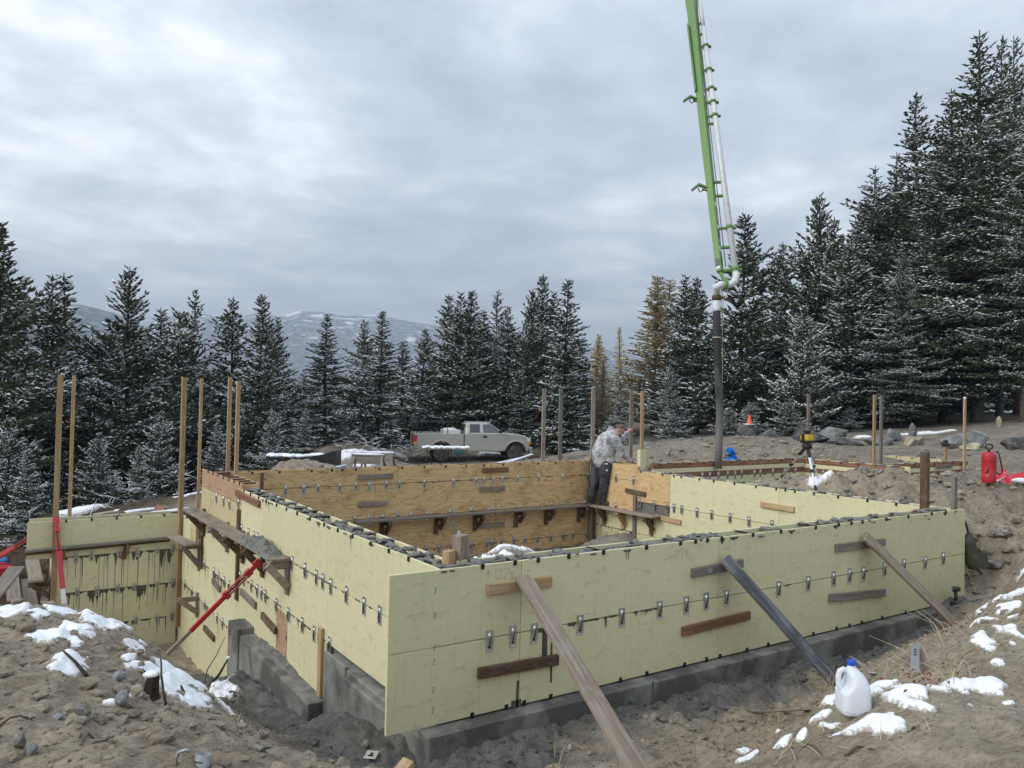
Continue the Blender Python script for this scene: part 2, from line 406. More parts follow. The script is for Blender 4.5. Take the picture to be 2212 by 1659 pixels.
BLACKP = paint('black_plastic', (.012, .012, .013), .42, (.05, .05, .05), .5)
STICK = mat('white_sticker', (.72, .72, .70), .5); STICK_R = mat('pinkish_sticker', (.50, .25, .22), .5); STICK_K = mat('dark_sticker', (.09, .09, .09), .5)
PENCIL = mat('pencil_line', (.40, .375, .255), .9)

def snow_mat():
    m = mat('snow', (.86, .885, .92), .75, spec=.2); v = coords(m)
    at = N(m.node_tree, 'ShaderNodeVertexColor', layer_name='thin'); sp = N(m.node_tree, 'ShaderNodeSeparateColor'); lk(m, at.outputs[0], sp.inputs[0])
    dn = noise(m, v, 38, 5, .7); ad = N(m.node_tree, 'ShaderNodeMath', operation='MULTIPLY_ADD', inp={1: .42}); lk(m, sp.outputs[0], ad.inputs[0]); lk(m, dn, ad.inputs[2])
    setc(m, mixc(m, ramp(m, ad.outputs[0], [(.55, g3(0)), (.76, g3(.9))]), mixc(m, ramp(m, noise(m, v, 3.0, 4, .6), [(.4, g3(0)), (.7, g3(1))]), (.80, .825, .855), (.88, .90, .925)), (.36, .315, .25)))
    n = noise(m, v, 16, 5, .6); n2 = noise(m, v, 90, 3, .6)
    setn(m, bump(m, n2, .3, .004, bump(m, n, .35, .02)))
    b = bs(m)
    return m
SNOW = snow_mat()

def ground_mat():
    m = mat('excavated_earth', (.2, .16, .11), .95, spec=.15)
    v = coords(m)
    at = N(m.node_tree, 'ShaderNodeVertexColor', layer_name='soil')
    sep = N(m.node_tree, 'ShaderNodeSeparateColor'); lk(m, at.outputs[0], sep.inputs[0])
    big = noise(m, v, .9, 6, .62, .4); mid = noise(m, v, 5.5, 6, .68, .5); fine = noise(m, v, 42, 5, .72); vf = noise(m, v, 170, 3, .7)
    str_ = noise(m, coords(m, (3.0, 9.0, 6), (0, 0, R_(25))), 2.6, 6, .7, 1.2)
    dry = mixc(m, ramp(m, big, [(.36, g3(0)), (.64, g3(1))]), (.42, .36, .275), (.30, .25, .182))
    dry = mixc(m, ramp(m, str_, [(.38, g3(.75)), (.56, g3(0))]), dry, (.175, .142, .102))
    dry = mixc(m, ramp(m, mid, [(.50, g3(0)), (.70, g3(.7))]), dry, (.50, .425, .32))
    muck = mixc(m, ramp(m, mid, [(.36, g3(0)), (.62, g3(1))]), (.095, .092, .085), (.20, .195, .18))
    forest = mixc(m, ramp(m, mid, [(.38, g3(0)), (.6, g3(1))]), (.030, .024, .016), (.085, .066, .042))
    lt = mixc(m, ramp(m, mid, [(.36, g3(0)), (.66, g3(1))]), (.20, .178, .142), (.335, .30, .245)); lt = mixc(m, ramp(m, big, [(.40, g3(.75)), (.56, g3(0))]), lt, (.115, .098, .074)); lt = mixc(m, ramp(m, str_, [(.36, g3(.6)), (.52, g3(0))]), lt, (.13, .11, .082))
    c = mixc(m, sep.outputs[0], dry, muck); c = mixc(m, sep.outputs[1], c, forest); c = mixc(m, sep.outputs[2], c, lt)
    c = mixc(m, ramp(m, fine, [(.32, g3(.6)), (.46, g3(0))]), c, (.075, .062, .048))
    c = mixc(m, ramp(m, fine, [(.57, g3(0)), (.70, g3(.5))]), c, (.36, .32, .26))
    c = mixc(m, ramp(m, vf, [(.66, g3(0)), (.72, g3(.55))]), c, (.42, .40, .36))
    setc(m, c)
    setn(m, bump(m, vf, .7, .008, bump(m, fine, .9, .022, bump(m, mid, .35, .04)))); return m
GROUND = ground_mat()
def rock_mat(name, a, b, sc=4.0):
    m = mat(name, a, .85, spec=.25); v = coords(m, rnd=11)
    n = noise(m, v, sc, 7, .65, .5); c = ramp(m, n, [(.34, tuple(x * .6 for x in a)), (.48, a), (.62, b)])
    vn = noise(m, coords(m, (1, 1, 5), (.3, .2, 0), rnd=11), sc * 1.3, 6, .7, 1.5); c = mixc(m, ramp(m, vn, [(.36, g3(.6)), (.48, g3(0))]), c, tuple(x * .45 for x in a))
    f = noise(m, v, sc * 9, 4, .7); c = mixc(m, ramp(m, f, [(.58, g3(0)), (.7, g3(.35))]), c, tuple(min(1, x * 1.4) for x in b))
    setc(m, c); setn(m, bump(m, f, .35, .02, bump(m, n, .4, .06))); return m
ROCK_G = rock_mat('grey_granite', (.16, .16, .155), (.30, .30, .285), 3)
ROCK_B = rock_mat('blue_grey_rock', (.19, .197, .20), (.33, .335, .335), 3)
ROCK_T = rock_mat('tan_rock', (.34, .29, .205), (.55, .50, .38), 3)
ROCK_D = rock_mat('dark_banded_rock', (.055, .055, .055), (.16, .155, .145), 3)
STONE = rock_mat('field_stone', (.17, .16, .14), (.33, .31, .28), 14)

def needle_mat(name, a, b, c_):
    m = mat(name, a, .7, spec=.2)
    oi = N(m.node_tree, 'ShaderNodeObjectInfo'); geo = N(m.node_tree, 'ShaderNodeNewGeometry')
    v = coords(m, rnd=13); n = noise(m, v, .9, 4, .6); n2 = noise(m, v, 9, 3, .6)
    c = ramp(m, n, [(.38, a), (.52, b), (.66, c_)])
    c = mixc(m, ramp(m, n2, [(.4, g3(.5)), (.6, g3(0))]), c, tuple(x * .5 for x in a))
    c = mixc(m, 1.0, c, ramp(m, oi.outputs['Random'], [(0, (.75, .78, .8)), (1, (1.25, 1.2, 1.05))]), 'MULTIPLY')
    fr = noise(m, v, 5.5, 5, .72); sx = N(m.node_tree, 'ShaderNodeSeparateXYZ'); lk(m, geo.outputs['Normal'], sx.inputs[0])
    c = mixc(m, ramp(m, fr, [(.50, g3(0)), (.64, g3(.6))]), c, (.40, .43, .42))     # hoar frost on the needles
    setc(m, c); return m
NEEDLE = needle_mat('pine_needles', (.038, .062, .027), (.068, .098, .039), (.112, .126, .046))
NEEDLE_D = needle_mat('fir_needles', (.031, .052, .030), (.056, .082, .044), (.084, .106, .052))
NEEDLE_L = needle_mat('larch_needles', (.60, .49, .30), (.70, .60, .40), (.76, .68, .48))
NEEDLE_W = needle_mat('frosted_needles', (.055, .065, .058), (.10, .115, .105), (.20, .215, .215))
BARK = rock_mat('bark', (.040, .032, .026), (.085, .068, .055), 9)
BARK_G = rock_mat('grey_bark', (.085, .075, .065), (.16, .145, .13), 9)
STICKW = wood('weathered_stick', (.07, .05, .035), (.20, .155, .115), 2)
STRAW = mat('dry_grass_stalk', (.50, .42, .26), .8)
TRUCKP = paint('pewter_paint', (.46, .445, .415), .32, (.30, .26, .21), .25, 3, .35)
TRUCKL = paint('dusty_lower_paint', (.42, .40, .36), .5, (.34, .30, .25), .6, 4, .15)
GLASS = mat('dark_window_glass', (.02, .025, .03), .08, spec=.8)
GLASS2 = mat('tinted_window_glass', (.055, .075, .078), .08, spec=.8)
CHROME = metal('dull_chrome', (.55, .55, .55), .3, .9)
TYRE = paint('tyre_rubber', (.035, .034, .033), .85, (.19, .175, .15), .9, 5)
SKIN = mat('skin', (.42, .235, .17), .55); HAIR = mat('short_brown_hair', (.13, .075, .05), .85)
# ------------------------------------------------------------------ terrain
CP = np.array([
 # apron under the photographer
 (-5,-7,.95),(-2.5,-6,.96),(0,-7,1.0),(3,-7,1.05),(6,-6,1.15),(-5,-4,.95),(-3.4,-4,.95),(-2.2,-4,.94),(-1.2,-3.6,.92),(-.2,-3.6,.94),(1.17,-3.15,1.0),(2.2,-3.3,1.0),(3.5,-3.3,1.02),(5,-3.3,1.05),(7,-3.5,1.15),(10,-4,1.4),
 (-1.6,-2.7,.88),(-1.1,-2.3,.78),(-.7,-2.4,.80),(-.1,-2.6,.66),(.6,-2.75,.68),(1.6,-2.75,.80),(2.6,-2.5,.84),(3.6,-2.3,.80),(5,-1.9,.72),(6.3,-1.6,.66),(7.6,-1.4,.66),(9,-1.6,.85),(11,-2.2,1.25),
 # trench in front of the front wall
 (-.55,-1.5,.38),(-.2,-.9,.05),(.1,-1.4,.02),(1,-2.0,.0),(1.7,-2.05,.12),(2.5,-1.9,.25),(.3,-2.1,.2),(.6,-1.5,-.08),(.3,-.5,-.2),(1.2,-.4,-.2),(1.5,-1.4,-.15),(2.5,-.4,-.2),(2.5,-1.3,-.14),(3.6,-.4,-.2),(3.6,-1.1,-.14),(4.8,-.4,-.2),(5,-.95,-.1),(6,-.4,-.18),(6.6,-.7,.0),(7,-.4,-.12),(7.6,-.5,.08),(8.3,-.3,.03),(8.8,-.1,.05),(8.0,-.75,.3),
 # cut bank right of the wall
 (9.3,-.5,.38),(9.2,.1,.35),(9.0,.7,.55),(9.7,.1,.72),(10.1,.3,.98),(10.5,.5,1.28),(11,.85,1.36),(12,0,1.4),(12.5,1.5,1.42),(9.5,1.2,1.05),(9,2,1.15),(10,1.6,1.28),(8.7,1.2,.9),
 # garage side, mound with the tripod
 (9,3,1.24),(8.7,3.9,1.16),(9.6,3.9,1.20),(10.6,3.6,1.16),(11.4,3.4,1.05),(11.8,2.6,1.12),(10,4.8,.95),(9.2,5.2,.7),(10.5,5.6,.7),(12.5,5.5,.75),(12.7,4.2,.85),(13,3.2,1.0),(14.5,3.2,1.02),(16.5,3.2,1.08),(14,2,1.3),(16,1.5,1.45),(18,3,1.4),(20,2,1.55),
 # behind the garage walls
 (9.2,6.6,1.22),(10.5,6.9,.85),(12,7,.80),(11.5,8,.75),(13,8.4,1.0),(13.8,6.8,1.2),(15,6,1.15),(16,5.2,1.1),(17.6,5.3,1.2),(19.5,5,1.4),(19,7,1.35),(21,9,1.5),
 (9.2,10,1.0),(10.8,10.9,1.12),(12.8,10.8,1.34),(14.3,10.4,1.51),(15.8,10.0,1.64),(16.9,9.4,1.58),(18.5,8.9,1.36),(20.2,8.3,1.36),(13.5,13.5,1.0),(16.5,13,1.25),(19,12,1.18),(12.5,13.4,.9),(12.2,14.8,.75),(22,11,1.2),(23.3,8.6,1.38),(23.1,6.4,1.42),(29.6,14.1,1.40),(31.3,13.0,1.6),(35.1,12.9,1.9),(39.3,12.5,2.2),(43.2,12.3,2.35),(45,25,2.2),(35,2,2.6),(30,8,1.9),(20,-5,1.9),(30,-8,2.6),(38,30,1.2),(30,20,1.2),(24,16,1.15),
 # behind the back wall, yard
 (1.5,8.3,1.12),(3,8.3,1.1),(5,8.3,1.12),(7,8.4,1.12),(8.6,8.2,1.12),(2,10,.75),(5,11,.66),(8,12,.62),(6,16,.15),(9,17,.22),(4,20,-.4),(4.7,18.5,-.1),(6,23.5,-.7),(7.6,26.5,-.5),(9,21,-.05),(11.5,20.7,-.10),(13,17.5,.1),(14.5,20.5,-.1),(15.9,20.8,.12),(15.5,18.6,.45),(15,24,-.3),(14.3,28.9,-.43),(15.5,28.2,-.43),(18.6,26.2,-.40),(19.6,25.5,-.38),(13.4,28.4,-.40),(17,26,-.48),(14.5,26.5,-.42),(12.2,23.8,-.2),(8.9,24.3,.10),(10,24.9,.35),(10.8,26.9,.40),(11.9,28.9,.48),(9.5,22.8,-.05),(12.4,26,-.35),(16.3,31.5,.1),(20.6,30.5,.1),(20,24,.0),(17,35,-.4),(25,30,.0),(24,24,.4),
 (2,24,-1.2),(6,33,-2.2),(0,30,-2.6),(-6,30,-2.4),(10,40,-1.8),(22,42,-.8),(32,40,.6),(-14,34,-3),(0,48,-4),(20,55,-3),(40,55,-.5),
 # left mound
 (-3.6,-2,.95),(-2.8,-1.5,.95),(-2.4,-.6,.95),(-1.9,-.9,.88),(-1.6,-1.6,.84),(-2.3,.6,.92),(-3.5,.6,.98),(-1.75,.3,.78),(-1.35,-.6,.58),(-1.2,-1.2,.58),(-1.3,.5,.46),(-1.4,1.4,.48),(-2.0,1.7,.80),(-2.7,1.9,.84),(-3.6,2.2,.9),(-2.5,2.9,.55),(-1.7,2.7,.36),(-1.3,3.4,-.25),(-1.8,4.2,-.45),(-3.6,3.6,.5),
 (-.95,-.2,.22),(-.8,.7,-.06),(-1.0,1.9,-.14),(-.5,-.2,-.02),(-.25,.8,-.25),(.1,-.05,-.2),(.15,.8,-.24),(.1,1.6,-.5),(0,2.2,-.80),(-.6,1.7,-.45),(-.1,3,-.82),(-.5,3,-.80),(-.95,3.1,-.25),(-.1,4.6,-.98),(-.6,4.5,-.98),(-1.1,4.4,-.75),(0,6,-1.6),(-1.1,5.6,-1.35),(-.6,5.5,-1.5),
 # pit in front of the wing wall
 (.1,7.2,-1.85),(-.9,7,-1.8),(.1,9,-2.0),(-1,9,-1.95),(-1.8,8,-1.7),(-2,10,-1.6),(-2.0,5.2,-.7),(-3,5.4,-.2),(-2.6,7.5,-1.3),(-3.4,8.5,-1.1),(-2.6,10.5,-1.55),(-5,9,-.5),(-5,5,.6),(-4,12,-1.15),(-1.95,12.5,-1.75),(-2.6,13,-1.5),
 (-3,14.6,-1.1),(-1,12.2,-.3),(.8,11.2,.25),(1.4,9.5,.75),(-1,16,-.6),(2.5,13,.15),(3,16,-.15),(-6,16,-1.2),(-3,20,-1.1),(-10,22,-2),(-10,8,.3),(-12,0,.8),
], float)
def _tps(d2): return np.where(d2 > 1e-12, d2 * np.log(np.maximum(d2, 1e-12)), 0)
_n = len(CP); _A = np.zeros((_n + 3, _n + 3))
_d2 = ((CP[:, None, :2] - CP[None, :, :2]) ** 2).sum(-1)
_A[:_n, :_n] = _tps(_d2) + np.eye(_n) * .015; _A[:_n, _n] = 1; _A[:_n, _n + 1:] = CP[:, :2]; _A[_n:, :_n] = _A[:_n, _n:].T
_W = np.linalg.solve(_A, np.r_[CP[:, 2], 0, 0, 0])
def base_h(x, y):
    x = np.asarray(x, float); y = np.asarray(y, float); xc = np.clip(x, -14, 44); yc = np.clip(y, -9, 56)
    z = _W[_n] + _W[_n + 1] * xc + _W[_n + 2] * yc
    for i in range(_n): z = z + _W[i] * _tps((xc - CP[i, 0]) ** 2 + (yc - CP[i, 1]) ** 2)
    # beyond the surveyed plot the land falls away to the valley on the left and climbs on the right
    o = np.hypot(np.maximum(-14 - x, 0) + np.maximum(x - 44, 0), np.maximum(-9 - y, 0) + np.maximum(y - 56, 0))
    fall = -0.10 * np.minimum(o, 500) * np.where(x - .3 * y > 20, -.02, 1)
    return z + fall
def inside(x, y): return (x > .50) & (x < 8.36) & (y > .12) & (y < 7.68)
def ground_h(x, y, fine=True):
    x = np.asarray(x, float); y = np.asarray(y, float)
    z = base_h(x, y)
    hin = -.45 + 1.06 * np.exp(-(((x - 3.0) / 1.5) ** 2 + ((y - 2.9) / 1.0) ** 2)) + .68 * np.exp(-(((x - 5.2) / 1.0) ** 2 + ((y - 3.2) / .8) ** 2)) + .45 * np.exp(-(((x - 7.6) / .8) ** 2 + ((y - 6.0) / .8) ** 2))
    z = np.where(inside(x, y), hin, z)
    # the dug-out pit in front of the wing wall
    pf = np.interp(y, [2.4, 4, 5.4, 6.2, 8, 10.4], [-.84, -.92, -1.12, -1.65, -2.05, -2.1]) + np.maximum(0, -.75 - x) * 1.15 + np.maximum(0, 3.2 - y) * .35
    z = np.where((x < .5) & (x > -1.9) & (y > 2.4) & (y < 10.43), np.minimum(z, pf), z)
    if fine:
        near = np.exp(-np.maximum(np.hypot(x - 2, y - 2) - 14, 0) / 25)
        lump = fbm(x * 1.1, y * 1.1, 3, 4) * .10
        r = 1 - np.abs(fbm(x * 2.6 + 5, y * 2.6, 11, 5))
        clod = (r ** 3 - .45) * .062
        small = fbm(x * 9, y * 9, 23, 4) * .034
        # smoother trodden earth close to the photographer, rough muck below
        tread = sst(-2.2, -3.6, y) * .55
        z = z + (lump + clod * (1 - tread) + small * (1 - .3 * tread)) * (0.25 + .75 * near)
        far = 1 - near; z = z + far * fbm(x * .12, y * .12, 5, 5) * 1.2 * sst(40, 90, np.hypot(x, y))
        bank = sst(8.5, 9.1, x) * sst(13.5, 11.5, x) * sst(3.4, 2.2, y) * sst(-3.5, -2.2, y)
        rb = fbm(x * 1.7 + 2, y * 1.7, 51, 5); z = z + bank * (rb * .28 - (np.abs(fbm(x * 4.5, y * 4.5, 53, 4)) * .26 - .08))
        md = sst(-.4, -1.0, x) * sst(-2.6, -1.8, y) * sst(5, 3.5, y); z = z + md * (np.abs(fbm(x * 5.2, y * 5.2, 57, 4)) * -.05 + .015)
        rough = fbm(x * 4.3, y * 4.3, 41, 4)
        m = muck_a(x, y); z = z + m * (np.abs(rough) * -.09 + .03 + (.5 - np.abs(fbm(x * 9.5, y * 9.5, 61, 3))) * .06 - .02)
    return z
def muck_a(x, y):
    dx = np.maximum(np.maximum(.43 - x, x - 8.4), 0); dy = np.maximum(np.maximum(0 - y, y - 2), 0)
    d1 = np.hypot(dx, np.where(y < 0, -y, 0)) ; a = sst(np.where(x > .35, .95, 1.45), np.where(x > .35, .35, .75), d1 + fbm(x * 2, y * 2, 8, 3) * .5) * (y < 2.6) * (x < 8.4)
    d2 = np.maximum(.43 - x, 0); b = sst(1.5, .9, d2 + fbm(x * 2, y * 2, 9, 3) * .4) * (y > -.2) * (y < 8) * (x < .6)
    return np.clip(np.maximum(a, b), 0, 1)
def axis(segs, far, grow=1.16):
    out = []
    for a, b, s in segs: out += list(np.arange(a, b - s * .5, s))
    out.append(segs[-1][1]); s = segs[-1][2]; x = out[-1]
    while x < far: s *= grow; x += s; out.append(x)
    s = segs[0][2]; x = out[0]; pre = []
    while x > -far: s *= grow; x -= s; pre.append(x)
    return np.array(pre[::-1] + out)
GX = axis([(-3.2, 4.4, .034), (4.4, 10.5, .055), (10.5, 22, .13)], 7000, 1.2)
GY = axis([(-3.9, .3, .034), (.3, 9, .07), (9, 32, .17)], 7000, 1.2)
def build_ground():
    X, Y = np.meshgrid(GX, GY); x = X.ravel(); y = Y.ravel(); z = ground_h(x, y)
    # the valley floor levels out under the far hills
    r = np.hypot(x - CAM[0], y - CAM[1]); z = np.where(r > 900, z + (-45 - z) * sst(900, 2500, r), z)
    nx, ny = len(GX), len(GY); I = np.arange(nx * ny).reshape(ny, nx)
    F = np.stack([I[:-1, :-1], I[:-1, 1:], I[1:, 1:], I[1:, :-1]], -1).reshape(-1, 4)
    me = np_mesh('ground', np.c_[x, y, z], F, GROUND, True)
    mk = muck_a(x, y)
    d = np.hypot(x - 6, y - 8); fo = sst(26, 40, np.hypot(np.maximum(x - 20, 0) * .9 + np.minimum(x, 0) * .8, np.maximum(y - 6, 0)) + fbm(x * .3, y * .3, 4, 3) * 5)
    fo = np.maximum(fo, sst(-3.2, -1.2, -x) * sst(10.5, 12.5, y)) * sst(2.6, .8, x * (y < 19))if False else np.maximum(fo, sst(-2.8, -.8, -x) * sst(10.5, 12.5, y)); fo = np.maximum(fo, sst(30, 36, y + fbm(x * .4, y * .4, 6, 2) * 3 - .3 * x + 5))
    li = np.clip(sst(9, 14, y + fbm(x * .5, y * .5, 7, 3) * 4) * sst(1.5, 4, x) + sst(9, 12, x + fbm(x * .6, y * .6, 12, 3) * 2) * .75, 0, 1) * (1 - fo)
    ins = inside(x, y); mk = np.where(ins, .55, mk)
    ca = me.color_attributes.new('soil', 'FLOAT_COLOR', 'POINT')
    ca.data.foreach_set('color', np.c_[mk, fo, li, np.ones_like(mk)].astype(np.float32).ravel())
    o = ob('ground', me); o['kind'] = 'structure'; return o
GROUND_O = build_ground()
def gz(x, y): return float(ground_h(np.array([x]), np.array([y]))[0])
def sight(u, v):
    d = CF + CR * (u - 1106) / FPX - CU * (v - 829.5) / FPX; return d
def spot(u, v, near=2.5, far=60, lift=0.0):
    """where a sight line over the plot meets the ground"""
    d = sight(u, v); t = np.concatenate([np.arange(near, 14, .02), np.arange(14, far, .08)])
    p = CAM + d[None] * t[:, None]; h = ground_h(p[:, 0], p[:, 1]); k = np.argmax(p[:, 2] < h)
    return Vector((p[k, 0], p[k, 1], h[k] + lift))
def atd(u, v, dep): return Vector(CAM + sight(u, v) * dep)

# snow lying in patches: a pillowy sheet over the earth, ragged at its edges
def snow_sheet(name, x0, x1, y0, y1, step, patches, thick=.05, seed=0, th=.45):
    xs = np.arange(x0, x1, step); ys = np.arange(y0, y1, step); X, Y = np.meshgrid(xs, ys); x = X.ravel(); y = Y.ravel()
    m = np.zeros_like(x); sz = np.zeros_like(x)
    for (cx, cy, rx, ry, a, wgt) in patches:
        c, s = math.cos(a), math.sin(a); u = ((x - cx) * c + (y - cy) * s) / rx; v_ = (-(x - cx) * s + (y - cy) * c) / ry
        k = wgt * np.clip(1.25 - (u * u + v_ * v_) * .62, 0, 1.25); sz = np.where(k > m, min(1.0, .25 + min(rx, ry) / .16), sz); m = np.maximum(m, k)
    nx, ny = len(xs), len(ys)
    act = m > .02
    sc = 1 / max(.10, step * 5)
    m = m + np.where(act, fbm(x * sc, y * sc, seed + 5, 3) * .50 + fbm(x * sc * 2.7, y * sc * 2.7, seed + 7, 4) * .46, 0)
    keep = (m > th) & act
    mm = np.clip((m - th) / .5, 0, 1.2); t = (1 - np.exp(-mm * 3.2)) * thick * sz * (1 + .35 * fbm(x * sc * .6, y * sc * .6, seed + 9, 2))
    g = np.zeros_like(x); A = act.reshape(ny, nx); P = np.pad(A, 2); A2 = np.zeros_like(A)
    for i in range(5):
        for j in range(5): A2 |= P[i:i + ny, j:j + nx]
    a2 = A2.ravel(); g[a2] = ground_h(x[a2], y[a2])
    gs = g.reshape(ny, nx); k = gs.copy()
    for _ in range(2):
        p = np.pad(k, 1, mode='edge'); k = np.where(A, (p[1:-1, 1:-1] * 2 + p[:-2, 1:-1] + p[2:, 1:-1] + p[1:-1, :-2] + p[1:-1, 2:]) / 6, gs)
    z = np.where(keep, np.maximum(g - .004, k.ravel()) + t + .003, g - .012)
    I = np.arange(nx * ny).reshape(ny, nx)
    F = np.stack([I[:-1, :-1], I[:-1, 1:], I[1:, 1:], I[1:, :-1]], -1).reshape(-1, 4)
    F = F[keep[F].any(1)]
    used = np.unique(F); mp = np.zeros(nx * ny, int); mp[used] = np.arange(len(used))
    me = np_mesh(name, np.c_[x, y, z][used], mp[F], SNOW, True)
    th_ = np.where(keep, np.clip(1 - mm * 2.6, 0, 1), 1)[used]; ca = me.color_attributes.new('thin', 'FLOAT_COLOR', 'POINT'); ca.data.foreach_set('color', np.c_[th_, th_, th_, np.ones_like(th_)].astype(np.float32).ravel())
    o = ob(name, me); o['kind'] = 'stuff'; return o
# ------------------------------------------------------------------ formwork
P_T = .028           # form panel thickness
def clip_mesh():
    """pressed steel wedge clip: flat plate with a turned rim, a domed pocket and a keyhole slot (local: x right, z up, -y outwards)"""
    m = MB(); w, h = .0345, .0875
    m.box((-w, -.005, -h), (w, 0, h), .0015)
    m.box((-w, -.010, -h), (-w + .005, -.004, h), .001); m.box((w - .005, -.010, -h), (w, -.004, h), .001); m.box((-w, -.012, -h), (w, -.004, -h + .005), .001)
    b = MB()
    # dome: half capsule, deep at the top, running out downwards
    n, k = 8, 7; V = []
    for i in range(k):
        t = i / (k - 1); z = .066 - t * .105; r = .0185 * (math.sin(math.pi * min(1, (t * 2.6 + .12)) * .5) if t < .4 else 1 - (t - .4) * .55); dp = (.017 * (1 - t) ** .6) * (1 if t > 0 else .2) + .002
        for j in range(n + 1):
            a = math.pi * j / n; V.append((math.cos(a) * r, -.005 - math.sin(a) * dp, z))
    F = [(i * (n + 1) + j, (i + 1) * (n + 1) + j, (i + 1) * (n + 1) + j + 1, i * (n + 1) + j + 1) for i in range(k - 1) for j in range(n)]
    m.add(V, F, True)
    me = m.mesh('form_clip', GALV)
    s = MB(); s.obox((.003, -.0155, .004), (.12, 0, 1), (0, 1, 0), (.036, .0065, .0032)); s.obox((0, -.0065, -.052), (1, 0, 1), (0, 1, 0), (.011, .002, .011)); s.obox((0, -.0065, -.03), (1, 0, 0), (0, 1, 0), (.0035, .002, .02))
    me.materials.append(DARK); b0 = len(me.polygons)
    bm = bmesh.new(); bm.from_mesh(me); s2 = s.mesh('t', DARK); bm2 = bmesh.new(); bm2.from_mesh(s2)
    mpv = {v: bm.verts.new(v.co) for v in bm2.verts}
    for f in bm2.faces:
        q = bm.faces.new([mpv[v] for v in f.verts]); q.material_index = 1
    bm.to_mesh(me); bm.free(); bm2.free(); return me
CLIP = clip_mesh()
def tie_mesh():
    m = MB(); m.box((-.016, -.010, -.021), (.016, .002, .021), .002); m.box((-.006, -.013, -.004), (.006, -.009, .004)); return m.mesh('tie_end', TIE)
TIEM = tie_mesh()
rng = random.Random(7)
def lumps(n, spread, r, seed):
    """a rough smear of wet concrete"""
    q = random.Random(seed); m = MB()
    for i in range(n):
        p = Vector([q.uniform(-s, s) for s in spread]); rr = r * q.uniform(.45, 1.25)
        m.ell(p, (rr * q.uniform(.9, 2.0), rr, rr * q.uniform(.5, .9)), 7, 5, Matrix.Rotation(q.uniform(0, 3.1), 3, 'Z'), .22, q)
    return m
def clump_mesh(k):
    q = random.Random(50 + k); m = MB(); x = -.10
    while x < .10:                      # a ragged strand of stiff concrete
        r = q.uniform(.007, .017); m.ell((x, q.gauss(0, .016), q.gauss(0, .004)), (r * q.uniform(1, 2), r * q.uniform(.8, 1.6), r), 7, 5, Matrix.Rotation(q.uniform(0, 3), 3, 'Z'), .2, q); x += r * q.uniform(.35, .9)
    for i in range(5):
        p = Vector((q.uniform(-.08, .08), q.uniform(-.03, .03), 0)); m.cone(p, p + Vector((q.uniform(-.02, .02), q.uniform(-.02, .02), -q.uniform(.015, .04))), .007, .003, 6)
    me = remesh(m, 'concrete_clump', CONC_WET, .0062, 1); v = np.empty(len(me.vertices) * 3, np.float32); me.vertices.foreach_get('co', v); v = v.reshape(-1, 3)
    n = fbm(v[:, 0] * 70 + k, v[:, 1] * 70 + v[:, 2] * 50, k, 3) * .006; v[:, 2] += n; v[:, 1] += fbm(v[:, 0] * 60, v[:, 2] * 60 + v[:, 1] * 40, k + 9, 3) * .005
    me.vertices.foreach_set('co', v.ravel()); me.update(); return me
CLUMPS = [clump_mesh(k) for k in range(7)]

